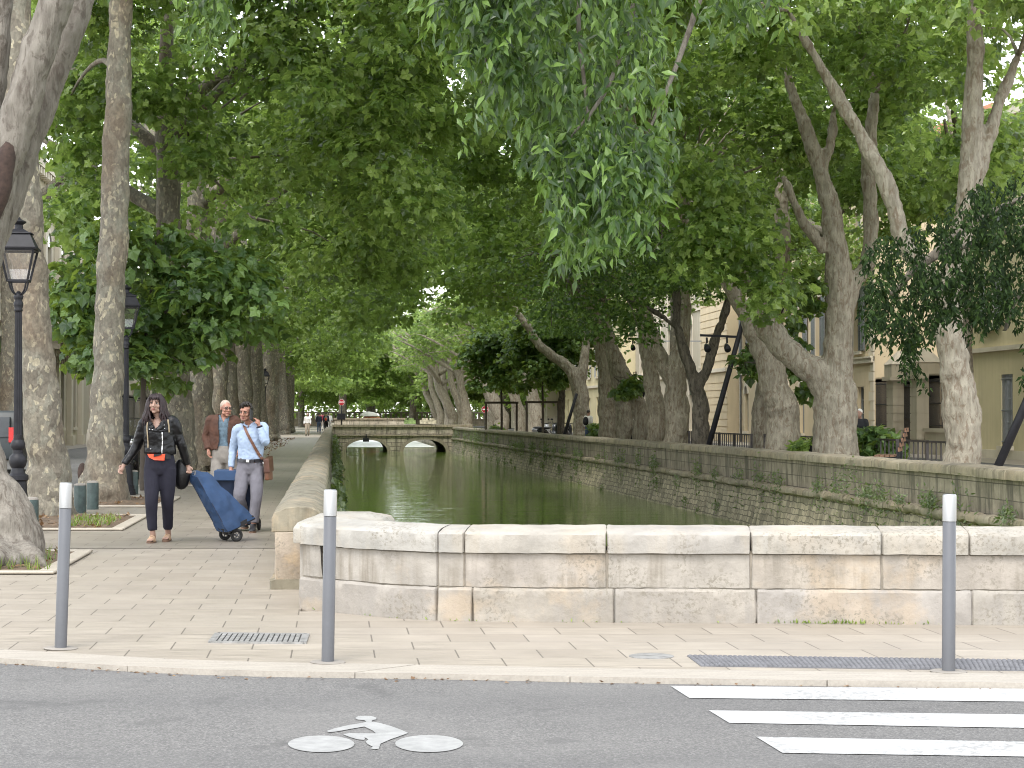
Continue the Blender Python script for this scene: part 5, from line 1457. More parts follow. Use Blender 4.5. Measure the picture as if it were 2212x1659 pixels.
building('townhouse', 'plain pale house further along the left street, beyond the ornate palace', TL, 102, 170, 10.5, FAC_STONE, rl2, side=1, strings=((4.2, .2, .14),))
fg = empty('railing_fence', L(-11.9, 118), 'tall black iron railing along the far side of the left street', 'fence')
railing(106, 132, .1, 2.5, 'railing', fg, -11.75, .55)
# ------------------------------------------------------------------ street furniture
def aim(o, base, top):
    o.location = base; o.rotation_euler = (Vector(top) - Vector(base)).to_track_quat('Z', 'Y').to_euler()
# three grey posts with bright metal heads
pr = [(0.038, 0.0), (0.038, .868), (.0385, .87), (.0385, .872)]
def post(label, base, top, ring=True, first=[None]):
    b, t = G(*base), None
    t = W(*top, b.y)
    if first[0] is None:
        r_ = empty('bollard', (0, 0, 0), label, 'bollard', 'grey posts along the kerb')
        m = MB(); m.lathe([(.0385, -.05), (.0385, .885), (.037, .887)], n=28); m.build('post', GREYPOST, r_, True, sharp=40)
        m = MB(); m.lathe([(.0385, .888), (.041, .890), (.041, 1.035), (.0400, 1.044), (.034, 1.05)], n=28); m.build('cap', ALU, r_, True, sharp=35)
        m = MB(); m.lathe([(.105, .0), (.108, .005), (.100, .008), (.05, .009)], n=28); m.build('base_ring', BASEPLATE, r_, True, sharp=40)
        first[0] = r_
    else:
        r_ = copy_tree(first[0]); r_['label'] = label
    aim(r_, b + Vector((0, 0, .002)), t)
    r_.scale = (1, 1, (t - b).length / 1.05)
    return r_
post('grey post with a bright metal head in front of the leaning hackberry', (131, 1402), (143, 1043))
post('grey post with a bright metal head at the curved end of the white parapet', (708, 1432), (714, 1058))
post('grey post with a bright metal head on the right beside the dark tactile paving', (2049, 1452), (2051, 1068))
# stubby dark green bollards
gp = None
for i, (u, v, h, lab) in enumerate(((67, 1152, .46, 'stubby dark green bollard beside the front street lamp'), (173, 1109, .46, 'stubby green bollard left of the pale trunk, in front of its twin'), (200, 1101, .46, 'stubby dark green bollard touching the pale trunk, farther of a close pair'),
                       (288, 1068, .46, 'stubby dark green bollard beside the second street lamp'), (410, 1042, .46, 'stubby dark green bollard right of the woman in black'), (448, 1010, .5, 'dark green bollard left of the brown jacket'), (463, 985, .5, 'small dark green bollard far along the trunk line'))):
    q = G(u, v)
    if gp is None:
        gp = empty('bollard', q, lab, 'bollard', 'stubby green bollards along the promenade')
        m = MB(); m.lathe([(.094, -.03), (.094, .41), (.090, .428)], n=24); m.build('post', GREENPOST, gp, True, sharp=40)
        m = MB(); m.lathe([(.093, .429), (.086, .447), (.06, .458), (.02, .462)], n=24); m.build('top', BASEPLATE, gp, True, sharp=40)
        r_ = gp
    else:
        r_ = copy_tree(gp); r_['label'] = lab
    r_.location = q
q = L(-11.9, 82); m = MB(); m.lathe([(.17, -.05), (.17, .48), (.14, .52), (.08, .54)], n=18); tag(m.build('bollard', IRON, None, True), 'dark squat bollard across the left street by the palace', 'bollard')
[o for o in COL.objects if o.get('label', '').startswith('dark squat')][0].location = q

# street lamps
def make_lamp():
    r_ = empty('street_lamp', (0, 0, 0), '', 'street lamp', 'black lantern street lamps')
    m = MB()
    m.lathe([(.20, -.05), (.20, .06), (.185, .07), (.185, .12), (.165, .13), (.165, .19), (.15, .20), (.125, .55), (.12, .62), (.145, .64), (.145, .70), (.10, .73), (.085, .80), (.11, .84), (.125, .90), (.11, .96), (.07, 1.0), (.07, 1.05), (.095, 1.08), (.10, 1.13), (.085, 1.17), (.064, 1.19), (.064, 1.21)], n=20)
    m.build('base', IRON, r_, True, sharp=38)
    m = MB(); m.lathe([(.060, 1.212), (.060, 1.25), (.060, 1.26), (.047, 2.93), (.047, 2.94)], n=24, flute=(1.255, 2.935)); m.build('shaft', IRON, r_, False)
    m = MB(); m.lathe([(.05, 2.943), (.062, 2.96), (.05, 2.98), (.064, 3.02), (.066, 3.06), (.05, 3.09), (.06, 3.12), (.068, 3.15), (.05, 3.18), (.02, 3.22)], n=18)
    for a in range(4):                      # cradle arms
        an = PI / 4 + a * PI / 2; d = Vector((math.cos(an), math.sin(an), 0))
        m.tube(smooth_line([Vector((0, 0, 3.17)) + d * .03, Vector((0, 0, 3.20)) + d * .09, Vector((0, 0, 3.27)) + d * .14, Vector((0, 0, 3.36)) + d * .165], 3), .013, 6)
    m.build('cradle', IRON, r_, True)
    lo, hi, z0, z1 = .135, .225, 3.36, 3.78
    m = MB()
    for a in range(4):
        sx, sy = ((-1, -1), (1, -1), (1, 1), (-1, 1))[a]; tx, ty = ((-1, -1), (1, -1), (1, 1), (-1, 1))[(a + 1) % 4]
        m.bar((sx * lo, sy * lo, z0), (sx * hi, sy * hi, z1), .028)
        m.bar((sx * lo, sy * lo, z0), (tx * lo, ty * lo, z0), .03); m.bar((sx * hi, sy * hi, z1), (tx * hi, ty * hi, z1), .032)
    m.build('lantern_frame', IRON, r_)
    for a in range(4):
        sx, sy = ((-1, -1), (1, -1), (1, 1), (-1, 1))[a]; tx, ty = ((-1, -1), (1, -1), (1, 1), (-1, 1))[(a + 1) % 4]
        m = MB(); k = .985
        m.add([(sx * lo * k, sy * lo * k, z0 + .01), (tx * lo * k, ty * lo * k, z0 + .01), (tx * hi * k, ty * hi * k, z1 - .01), (sx * hi * k, sy * hi * k, z1 - .01)], [(0, 1, 2, 3)]); m.build('glass_pane', PANE, r_)
    m = MB()
    def fr_(h0, z0_, h1, z1_): m.hexa([(-h0, -h0, z0_), (h0, -h0, z0_), (h0, h0, z0_), (-h0, h0, z0_), (-h1, -h1, z1_), (h1, -h1, z1_), (h1, h1, z1_), (-h1, h1, z1_)])
    fr_(.265, 3.785, .27, 3.81); fr_(.25, 3.812, .165, 4.0); fr_(.185, 4.002, .18, 4.02); fr_(.15, 4.022, .075, 4.07)
    m.build('roof', IRON, r_)
    m = MB(); m.lathe([(.06, 4.072), (.055, 4.13), (.10, 4.16), (.105, 4.175), (.05, 4.20), (.025, 4.215), (.025, 4.225), (.01, 4.24)], n=16); m.build('finial', IRON, r_, True, sharp=40)
    return r_
lamp0 = make_lamp()
for i, (loc, s, lab) in enumerate(((W(38, 1139, 26.2), .985, 'front black lantern street lamp before the mottled trunk at the left edge'), (W(272, 1070, 36.6), .935, 'black lantern street lamp half hidden behind the pale trunk'), (L(-3.72, 106), .96, 'small distant black lantern street lamp above the man on the phone'))):
    r_ = lamp0 if i == 0 else copy_tree(lamp0)
    r_['label'] = lab; loc.z = 0; r_.location = loc; r_.scale = (s, s, s); r_.rotation_euler = (0, 0, (.12, .3, .2)[i])
# drain grate and utility covers
g0, g1, g2, g3 = G(455, 1389), G(656, 1391), G(663, 1372), G(470, 1370)
r_ = empty('drain_grate', (g0 + g1 + g2 + g3) / 4, 'long worn steel drain grate in the paving near the middle post', 'drain')
m = MB(); m.prism([p.xy for p in (g0, g1, g2, g3)], -.06, .003); m.build('pit', VOID, r_, False, True, True)
m = MB(); up = Vector((0, 0, .006))
for a, b in ((g0, g1), (g3, g2), (g0, g3), (g1, g2)): m.bar(a + up, b + up, .035, .012)
m.build('frame', GRATE, r_, False, True)
m = MB()
for k in range(17): m.bar(g0.lerp(g1, (k + .5) / 17) + up, g3.lerp(g2, (k + .5) / 17) + up, .026, .010)
m.build('bars', GRATE, r_, False, True)
q = G(1407, 1418); m = MB(); m.lathe([(.14, -.02), (.14, .004), (.125, .007), (.02, .007)], (q.x, q.y, 0), 26); o = m.build('utility_cover', GRATE, None, True, sharp=30); tag(o, 'round grey utility cover in the paving left of the tactile strip', 'cover')

# slanted spotlight masts on the right bank
def mast(base, top, label, spots=None, r=.085):
    b, t = Vector(base), Vector(top)
    r_ = empty('spotlight_mast', b, label, 'light mast', 'slanted dark spotlight masts')
    m = MB(); m.tube([b - (t - b).normalized() * .2, b.lerp(t, .5), t], [r, r * .95, r * .85], 14); m.build('mast', IRON, r_, True, True)
    if spots is not None:
        m = MB(); c = b.lerp(t, spots); m.bar(c, c + Vector((-1.15, 0, .05)), .07); m.build('crossarm', IRON, r_, False, True)
        for dx in (-.35, -.95):
            m = MB(); p = c + Vector((dx, 0, -.02)); m.tube([p, p + Vector((0, -.05, -.16))], .03, 8); m.tube([p + Vector((0, .16, -.22)), p + Vector((0, -.05, -.30)), p + Vector((0, -.22, -.36))], [.06, .095, .10], 14); m.build('spotlight', IRON, r_, True, True)
    return r_
def gb(u, Y): q = W(u, 900, Y); q.z = 0; return q
mast(gb(2128, 36.5), W(2212, 880, 36.5) + (W(2212, 880, 36.5) - gb(2128, 36.5)) * 1.6, 'slanted dark mast at the right edge crossing the yellow house')
mast(gb(1519, 58), W(1606, 690, 58), 'slanted dark mast with two spotlights beside the Y shaped hackberry', .88)
mast(gb(1743, 52), W(1786, 850, 52) + (W(1786, 850, 52) - gb(1743, 52)) * 1.2, 'slanted dark mast behind the massive forked plane tree')
mast(gb(1360, 80), W(1421, 715, 80), 'slanted dark mast with spotlights behind the wishbone plane tree', .93)
mast(gb(1212, 96), W(1246, 850, 96), 'short slanted dark mast left of the long limbed plane tree')
# small round heads of a bracket street light on the rusticated house
r_ = empty('wall_light', L(TF - 2.2, 121, 5.6), 'bracket street light on the rusticated corner house', 'street light')
m = MB(); m.bar(L(TF - .65, 118.0, 6.0), L(TF - 3.2, 118.0, 6.0), .07); a = L(TF - 1.5, 118, 5.95); m.bar(a, a - Vector((0, 0, 1.1)), .05); m.build('bracket', SHUTTER, r_, False, True)
m = MB(); m.lathe([(.08, .35), (.12, .1), (.42, .02), (.42, -.06), (.2, -.1)], (a.x, a.y, a.z - 1.3), 16); m.build('lamp_head', SHUTTER, r_, True, True)

# low iron fences behind the right parapet
def low_fence(label, t, y0, y1, z0=.05, z1=.90, sp=.34):
    r_ = empty('iron_fence', L(t, (y0 + y1) / 2), label, 'fence', 'low iron fences behind the right parapet')
    m = MB(); n = int((y1 - y0) / sp)
    for k in range(n + 1): a = L(t, y0 + (y1 - y0) * k / n, z0); m.bar(a, (a.x, a.y, z1 - .02), .03)
    m.build('bars', IRON_RUST, r_, False, True)
    m = MB(); m.bar(L(t, y0, z1), L(t, y1, z1), .06, .045); m.bar(L(t, y0, .16), L(t, y1, .16), .04); m.build('rails', IRON_RUST, r_, False, True)
    m = MB()
    for k in range(max(2, int((y1 - y0) / 2.4)) + 1): a = L(t, y0 + (y1 - y0) * k / max(2, int((y1 - y0) / 2.4)), 0); m.bar(a, (a.x, a.y, z1 + .03), .07)
    m.build('posts', IRON_RUST, r_, False, True)
low_fence('low rusty black fence between the massive forked tree and the bench', 13.6, 42.5, 46.6)
low_fence('low rusty black fence under the massive forked plane tree', 13.6, 46.9, 51.5)
low_fence('low black fence beside the mossy crooked plane tree', 13.2, 52, 59.5)
low_fence('low black fence at the foot of the slanted mast and the Y shaped tree', 12.9, 60, 70)
low_fence('low black fence under the leaning and flaky plane trees', 12.9, 70.5, 86)
low_fence('low black fence beside the person with a backpack', 13, 86.5, 104)
# bench
q = L(12.8, 43.4, .0)
bn = empty('park_bench', q, 'brown slatted wooden bench seen end on behind the right parapet', 'bench', None, 0)
m = MB()
for k in range(5): z = .62 + k * .105; m.box((.02 + k * .035, 0, z + .02), (.035, 1.5, .088))
m.build('backrest', M('bench_timber', (.20, .105, .06), .6, var=.3), bn)
m = MB()
for k in range(4): m.box((-.12 - k * .11, 0, .50), (.095, 1.5, .035))
m.build('seat', bpy.data.materials['bench_timber'], bn)
for y in (-.6, .6): m = MB(); m.bar((.0, y, -.03), (.0, y, .6), .06); m.bar((-.42, y, -.03), (-.42, y, .47), .06); m.bar((0, y, .46), (-.45, y, .46), .05); m.bar((0, y, .6), (.17, y, 1.1), .05); m.build('leg', IRON, bn)
bn.rotation_euler = (0, 0, R(-14)); bn.location = L(12.4, 42.6, .12)

# bushes on the right bank
def bush(label, u, Y, poly, n, per, size, mat, kind='tri', cat='bush', root=None):
    rb_ = np.random.default_rng(int(u)); q = gb(u, Y); r_ = empty('bush', q, label, cat)
    C = fill_poly(rb_, poly, n, Y - .9, Y + .9); v, f = sprays(rb_, C, per, .32, size, kind, up=.5)
    link('foliage', np_mesh('foliage', v, f, mat), None, r_, True)
    m = MB(); twigs(m, rb_, [tuple(q if root is None else W(*root))] * 10, C[:10], .03); m.build('stems', TWIG, r_, True, True)
bush('bright broad leaved bush right of the massive forked trunk', 1885, 49.5, [(1848, 990), (1850, 935), (1885, 920), (1912, 930), (1935, 960), (1930, 1000)], 60, 34, .24, LEAF_YOUNG, 'tri')
bush('green shrub between the mossy trunk and the massive forked trunk', 1750, 53, [(1722, 1005), (1726, 950), (1760, 955), (1778, 990), (1775, 1010)], 40, 30, .2, LEAF_PLANE, 'tri')
bush('small shrub behind the low fence right of the person with a backpack', 1290, 92, [(1276, 950), (1280, 918), (1298, 912), (1310, 935), (1308, 950)], 16, 30, .22, LEAF_YOUNG, 'tri')
bush('small leafy sprout on the trunk left of the wishbone tree', 1358, 78.6, [(1333, 846), (1348, 820), (1382, 815), (1392, 830), (1372, 850), (1345, 862)], 16, 24, .26, LEAF_YOUNG, 'tri', 'foliage', (1362, 838, 79.3))
bush('leafy sprout beside the rusticated house and the mast', 1617, 56, [(1590, 770), (1630, 752), (1650, 790), (1622, 815)], 9, 26, .24, LEAF_YOUNG, 'tri', 'foliage', (1655, 790, 54.7))
bush('bright sprout hanging behind the thick left limb of the massive tree', 1745, 58, [(1700, 600), (1740, 560), (1775, 590), (1770, 660), (1740, 690), (1735, 790), (1760, 800), (1772, 870), (1720, 850), (1700, 720)], 40, 26, .24, LEAF_YOUNG, 'tri', 'foliage', (1676, 700, 62.5))

# round signs
def sign(loc, label, kind, d, H, rz=0):
    r_ = empty('road_sign', loc, label, 'sign', None, rz)
    m = MB(); m.tube([(0, 0, -.1), (0, 0, H)], .045, 10); m.build('pole', IRON, r_, True)
    red = M('sign_red', (.42, .012, .025), .4, var=.03); wh = M('sign_white', (.75, .75, .74), .4, var=.02)
    n = 8 if kind == 'stop' else 28; off = PI / 8 if kind == 'stop' else 0
    def disc(rr, y0, y1, mat, name, par):
        m = MB(); p = [(rr * math.cos(off + 2 * PI * k / n), rr * math.sin(off + 2 * PI * k / n)) for k in range(n)]
        vs = [(x, y0, H - d * .5 + z) for x, z in p] + [(x, y1, H - d * .5 + z) for x, z in p]
        m.add(vs, [tuple(range(n)), tuple(range(2 * n - 1, n - 1, -1))] + [(k, n + k, n + (k + 1) % n, (k + 1) % n) for k in range(n)]); return m.build(name, mat, par, False, False, True)
    pl_ = disc(d / 2, -.075, -.05, wh, 'plate', r_); disc(d / 2 * .92, -.081, -.077, red, 'face', pl_)
    if kind == 'stop':
        cu = bpy.data.curves.new('sign_text', 'FONT'); cu.body = 'STOP'; cu.size = d * .36; cu.align_x = 'CENTER'; cu.align_y = 'CENTER'; cu.extrude = .002; cu.offset = .004
        o = bpy.data.objects.new('text', cu); o.rotation_euler = (PI / 2, 0, 0); o.location = (0, -.085, H - d * .5)
        COL.objects.link(o); dg = bpy.context.evaluated_depsgraph_get(); me = bpy.data.meshes.new_from_object(o.evaluated_get(dg)); bpy.data.objects.remove(o); me.materials.clear(); me.materials.append(wh)
        o = link('text', me, None, pl_); o.rotation_euler = (PI / 2, 0, 0); o.location = (0, -.085, H - d * .5)
        m = MB(); m.box((-.02, -.1, H - d - .75), (.55, .12, .42)); m.build('small_plate', IRON, r_)
    else:
        m = MB(); m.box((0, -.085, H - d * .5), (d * .68, .008, d * .17)); m.build('bar', wh, pl_)
    return r_
sign(Vector((W(738, 918, 133).x, 133, .6)), 'red octagonal stop sign on a dark pole at the bridge', 'stop', .44, 2.0)
q = L(12.3, 133); q.x = W(1048, 900, 133).x; q.z = 0
sign(q, 'round red no entry sign on the right bank near the scooters', 'noentry', .50, 2.15)
# market stall with umbrella far beyond the bridge
s_ = empty('market_umbrella', Vector((W(797, 900, 172).x, 172, .8)), 'white dome umbrella over an orange market stall beyond the bridge', 'umbrella')
m = MB(); m.lathe([(.80, .62), (.79, .70), (.70, .84), (.45, .96), (.08, 1.02)], n=20); m.build('canopy', M('white_canvas', (.85, .83, .77), .8, var=.03), s_, True)
m = MB(); m.tube([(0, 0, -.8), (0, 0, 1.0)], .03, 8); m.build('pole', IRON, s_)
m = MB(); m.box((.1, 0, .0), (1.6, .8, .5)); m.box((.2, .5, .42), (1.5, .05, .3)); o = m.build('market_stall', M('orange_stall_cloth', (.62, .30, .16), .8, var=.5, scale=3)); o.location = s_.location; tag(o, 'orange counter of the market stall under the white umbrella', 'stall')
for i, (u, c, lab) in enumerate(((838, (.25, .5, .5), 'low turquoise cloth covered stall right of the white umbrella'), (880, (.30, .42, .16), 'low green market crate table beyond the bridge'), (925, (.55, .5, .38), 'low pale market table beyond the bridge'))):
    m = MB(); q = Vector((W(u, 905, 176).x, 176, .9)); m.box((0, 0, 0), (1.5, .8, .35)); m.box((-.3, 0, .26), (.5, .5, .16)); m.box((.35, 0, .25), (.45, .5, .13)); o = m.build('market_table', M('stall_%s' % ('teal', 'green', 'pale')[i], c, .8, var=.5, scale=4)); o.location = q; tag(o, lab, 'stall')

# ------------------------------------------------------------------ vehicles
RUB = M('tyre_rubber', (.02, .02, .02), .85); CHR = M('bright_metal', (.6, .6, .6), .25, 1.0, var=.05); SEAT = M('black_vinyl', (.015, .015, .016), .45)
def make_scooter(paintm, label, loc, rz, group='scooters parked on the right bank'):
    r_ = empty('motor_scooter', loc, label, 'scooter', group, rz)
    for x in (-.62, .62):
        m = MB(); m.torus((x, 0, .26), .19, .065, 'Y', 20, 8); w = m.build('wheel', RUB, r_, True)
        m = MB(); m.tube([(x, -.04, .26), (x, .04, .26)], .13, 14); m.build('rim', CHR, w, True, sharp=40)
    m = MB(); m.tube(smooth_line([(.50, 0, .98), (.52, 0, .7), (.56, 0, .45), (.40, 0, .32), (.0, 0, .30), (-.25, 0, .42), (-.5, 0, .62), (-.82, 0, .70)], 4), [(.10, .17), (.09, .20), (.07, .17), (.06, .16), (.07, .17), (.12, .17), (.14, .17), (.06, .09)], 12) if False else m.tube(smooth_line([(.50, 0, .98), (.52, 0, .7), (.50, 0, .42), (.25, 0, .32), (-.1, 0, .34), (-.35, 0, .50), (-.6, 0, .60), (-.85, 0, .68)], 1), [.12, .16, .15, .13, .14, .20, .18, .07], 12); m.build('body', paintm, r_, True)
    m = MB(); m.ball((.64, 0, .44), (.20, .11, .09)); m.build('mudguard', paintm, r_, True)
    m = MB(); m.ball((-.38, 0, .78), (.42, .15, .08)); m.build('seat', SEAT, r_, True)
    m = MB(); m.tube([(.42, -.36, 1.06), (.47, 0, 1.02), (.42, .36, 1.06)], .022, 8); m.tube([(.62, 0, .3), (.47, 0, 1.02)], .03, 8); m.build('handlebar', IRON, r_, True)
    m = MB(); m.ball((.60, 0, .90), (.07, .09, .08)); m.build('headlight', CHR, r_, True)
    for y in (-.34, .34): m = MB(); m.bar((.42, y, 1.06), (.44, y * 1.05, 1.24), .012); m.ball((.44, y * 1.08, 1.27), (.02, .07, .05)); m.build('mirror', IRON, r_, True)
    m = MB(); m.hexa([(.60, -.2, 1.02), (.60, .2, 1.02), (.585, .2, 1.02), (.585, -.2, 1.02), (.50, -.17, 1.45), (.50, .17, 1.45), (.49, .17, 1.45), (.49, -.17, 1.45)]); m.build('windscreen', PANE, r_)
    return r_
pb_ = M('black_scooter_paint', (.02, .021, .025), .25); pg = M('silver_scooter_paint', (.42, .42, .43), .3, .3)
sc0 = make_scooter(pg, 'silver motor scooter with a tall screen, leftmost of the row by the staked tree', L(12.0, 112), .9)
for t, y, rz, lab, mt in ((12.7, 113.5, 1.1, 'black motor scooter behind the silver one', pb_), (12.2, 109.5, .6, 'black motor scooter under the staked tree in front of the van', pb_), (13.3, 110.5, 1.3, 'dark motor scooter nearest the thin trunk', pb_)):
    c = copy_tree(sc0); c.location = L(t, y); c.rotation_euler = (0, 0, rz); c['label'] = lab
    for ch in [o for o in COL.objects if o.parent == c and o.name.split('.')[0] in ('body', 'mudguard')]:
        ch.data = ch.data.copy(); ch.data.materials.clear(); ch.data.materials.append(mt)
c = make_scooter(pb_, 'black motor scooter parked at the kerb behind the woman in the leather jacket', W(272, 1035, 45.5) * 1, -1.25, 'scooters parked on the left'); c.location.z = 0
c2 = copy_tree(c); c2.location = W(292, 1035, 44.0); c2.location.z = 0; c2.rotation_euler = (0, 0, -1.5); c2['label'] = 'black motor scooter between the second lamp and the young tree stem'
# low planter lump left of the scooters
bush('yellow green low plant at the foot of the far trunks left of the scooters', 1078, 112, [(1066, 935), (1070, 917), (1085, 915), (1092, 935)], 8, 26, .18, LEAF_YOUNG, 'tri', 'plant')

def make_van(loc, rz, label, col, van=True):
    r_ = empty('parked_van' if van else 'parked_car', loc, label, 'van' if van else 'car', None, rz)
    Lg, Wd, H = (5.2, 1.95, 2.1) if van else (4.2, 1.75, 1.62)
    prof = [(-Lg / 2, .35), (Lg / 2, .35), (Lg / 2, .8), (Lg / 2 - .9, 1.05), (Lg / 2 - 1.7, H), (-Lg / 2 + .1, H), (-Lg / 2, .9)]
    if not van: prof = [(-Lg / 2, .35), (Lg / 2, .35), (Lg / 2, .75), (Lg / 2 - 1.0, .95), (Lg / 2 - 1.8, H), (-Lg / 2 + .35, H), (-Lg / 2 + .02, 1.0)]
    n = len(prof); m = MB()
    m.add([(x, -Wd / 2, z) for x, z in prof] + [(x, Wd / 2, z) for x, z in prof], [tuple(range(n)), tuple(range(2 * n - 1, n - 1, -1))] + [(k, n + k, n + (k + 1) % n, (k + 1) % n) for k in range(n)])
    me = m.mesh('body', col); bevel_mesh(me, .09, 3); me.polygons.foreach_set('use_smooth', [True] * len(me.polygons)); me.set_sharp_from_angle(angle=R(35)); link('body', me, None, r_)
    for sx in (-1, 1):
        for sy in (-1, 1):
            m = MB(); m.torus((sx * Lg * .31, sy * (Wd / 2 - .08), .33), .24, .09, 'Y', 22, 8); w = m.build('wheel', RUB, r_, True)
            m = MB(); m.tube([(sx * Lg * .31, sy * (Wd / 2 - .12), .33), (sx * Lg * .31, sy * (Wd / 2 + .01), .33)], .17, 16); m.build('rim', CHR, w, True, sharp=40)
    for sy in (-1, 1):
        m = MB(); y = sy * (Wd / 2 + .004); m.hexa([(.3, y, 1.05), (1.35, y, 1.05), (1.35, y + sy * .006, 1.05), (.3, y + sy * .006, 1.05), (.3, y, H - .22), (.85, y, H - .22), (.85, y + sy * .006, H - .22), (.3, y + sy * .006, H - .22)]); m.build('side_window', GLASS, r_, False, False, True)
        m = MB(); m.box((-Lg / 2 - .01, sy * (Wd / 2 - .12), 1.0), (.05, .14, .38)); m.build('tail_light', M('tail_red', (.5, .01, .01), .25), r_)
    m = MB(); x = -Lg / 2 - .004
    m.box((x + (.0 if van else .12), 0, H - .42), (.03 if van else .25, Wd - .35, .5)); m.build('rear_window', GLASS, r_)
    return r_
make_van(L(17.6, 116), R(85), 'white van parked behind the staked tree on the right bank', M('white_van_paint', (.72, .73, .73), .3, var=.03))
make_van(L(-8.95, 51.5), R(95.5), 'dark car with a red tail light parked behind the leaning hackberry', M('dark_car_paint', (.012, .018, .02), .45, var=.1), False)
# ------------------------------------------------------------------ people
from mathutils.bvhtree import BVHTree
SKIN = M('skin', (.34, .20, .145), .5, var=.06, scale=20, local=True); SKIN.node_tree.nodes['Principled BSDF'].inputs['Subsurface Weight'].default_value = .08
SKIN.node_tree.nodes['Principled BSDF'].inputs['Subsurface Radius'].default_value = (.012, .005, .003)
SKIN_PALE = M('pale_skin', (.34, .212, .162), .5, var=.05, scale=20, local=True); SKIN_RUDDY = M('ruddy_skin', (.30, .145, .10), .5, var=.07, scale=18, local=True)
LIPS = M('lips', (.24, .075, .065), .45, var=.05); EYEW = M('eye_white', (.42, .39, .37), .25, var=.02); IRIS = M('iris', (.05, .045, .04), .2, var=.02)
HAIR_D = M('dark_brown_hair', (.016, .006, .007), .55, var=.5, scale=30, local=True); HAIR_B = M('short_black_hair', (.018, .014, .011), .6, var=.4, scale=60, local=True); HAIR_G = M('grey_stubble_hair', (.33, .27, .22), .8, var=.3, scale=60, local=True)
LEATHER = M('black_leather', (.005, .005, .006), .34, var=.3, scale=14, local=True, bump=.25, bscale=60); LEATHER.node_tree.nodes['Principled BSDF'].inputs['Specular IOR Level'].default_value = .3
def cloth(name, col, rough=.85, var=.1, scale=14, weave=180, local=True): return M(name, col, rough, var=var, scale=scale, local=local, bump=.15, bscale=weave)
NAVY = cloth('navy_trouser_cloth', (.006, .0055, .015)); GREYT = cloth('grey_chino_cloth', (.125, .12, .138)); SHIRT = cloth('light_blue_shirt', (.27, .34, .46), .8, .06)
RUST = cloth('rust_brown_jacket', (.052, .019, .009), .8, .25, 9); STONEWASH = cloth('stone_grey_jeans', (.17, .155, .138), .9, .15); DENIM = cloth('printed_blue_shirt', (.075, .115, .15), .8, .45, 22)
BELT = M('dark_belt', (.02, .02, .026), .4); TAN = M('tan_leather', (.125, .048, .022), .45, var=.3, scale=10, local=True); STRAPM = M('beige_webbing', (.27, .215, .14), .8, var=.1)
ORANGE = M('orange_pouch_cloth', (.75, .075, .02), .55, var=.08); BLACKC = cloth('black_cloth', (.012, .012, .014)); SOLE = M('shoe_sole', (.15, .09, .06), .8); SANDAL = M('gold_sandal_strap', (.42, .29, .18), .35, .3, var=.1)
BAGBLUE = cloth('navy_blue_bag_cloth', (.013, .040, .100), .75, .18, 7); BAGDARK = cloth('dark_navy_bag_cloth', (.007, .016, .042), .75, .15, 7); SHOE = M('dark_shoe_leather', (.02, .02, .022), .45, var=.2)

def V3(*a): return Vector(a)
def fuse(name, mb, mat, voxel, parent, smooth=3, wr=None, cut=None, thick=0.0, wdir=(1, 1, 1)):
    me0 = mb.mesh('tmp', mat)
    bm = bmesh.new(); bm.from_mesh(me0); bmesh.ops.recalc_face_normals(bm, faces=bm.faces); bm.to_mesh(me0); bm.free()
    o = bpy.data.objects.new('tmp', me0); COL.objects.link(o)
    rm = o.modifiers.new('r', 'REMESH'); rm.mode = 'VOXEL'; rm.voxel_size = voxel
    sm = o.modifiers.new('s', 'SMOOTH'); sm.factor = .5; sm.iterations = smooth
    dg = bpy.context.evaluated_depsgraph_get()
    me = bpy.data.meshes.new_from_object(o.evaluated_get(dg)); bpy.data.objects.remove(o)
    bm = bmesh.new(); bm.from_mesh(me); bm.normal_update()
    if wr:
        amp, sc, sd = wr
        for v in bm.verts:
            c = V3(v.co.x * wdir[0], v.co.y * wdir[1], v.co.z * wdir[2]) * sc + V3(sd, sd, sd)
            v.co += v.normal * amp * (_mn.noise(c) + .5 * (1 - abs(_mn.noise(c * 2.1)) * 2))
    if cut:
        bmesh.ops.delete(bm, geom=[f for f in bm.faces if cut(f.calc_center_median(), f.normal)], context='FACES')
    if thick: bmesh.ops.solidify(bm, geom=bm.faces[:], thickness=thick)
    bm.to_mesh(me); bm.free()
    me.name = name; me.materials.clear(); me.materials.append(mat)
    me.polygons.foreach_set('use_smooth', [True] * len(me.polygons))
    return link(name, me, None, parent)

class Proj:
    def __init__(s, *objs):
        s.t = []
        for o in objs:
            bm = bmesh.new(); bm.from_mesh(o.data); s.t.append(BVHTree.FromBMesh(bm)); bm.free()
    def __call__(s, x, z, off=.004, back=False):
        best = None
        for t in s.t:
            h = t.ray_cast(V3(x, 2.0 if back else -2.0, z), V3(0, -1 if back else 1, 0))[0]
            if h is not None and (best is None or (h.y > best if back else h.y < best)): best = h.y
        if best is None: best = 0
        return V3(x, best + (off if back else -off), z)
    def ribbon(s, mb, pts, w, th=.004, n=8, back=False):
        P = smooth_line([V3(p[0], 0, p[1]) for p in pts], n); vs = []; 
        for i, p in enumerate(P):
            d = (P[min(i + 1, len(P) - 1)] - P[max(i - 1, 0)]).normalized(); nn = V3(-d.z, 0, d.x) * (w / 2)
            a, b = s(p.x + nn.x, p.z + nn.z, .004, back), s(p.x - nn.x, p.z - nn.z, .004, back)
            k = th if not back else -th
            vs += [a, b, b - V3(0, k, 0), a - V3(0, k, 0)]
        m = len(P); fs = []
        for i in range(m - 1):
            for k in range(4): fs.append((i * 4 + k, i * 4 + (k + 1) % 4, (i + 1) * 4 + (k + 1) % 4, (i + 1) * 4 + k))
        fs += [(3, 2, 1, 0), tuple((m - 1) * 4 + k for k in range(4))]
        mb.add(vs, fs); return mb

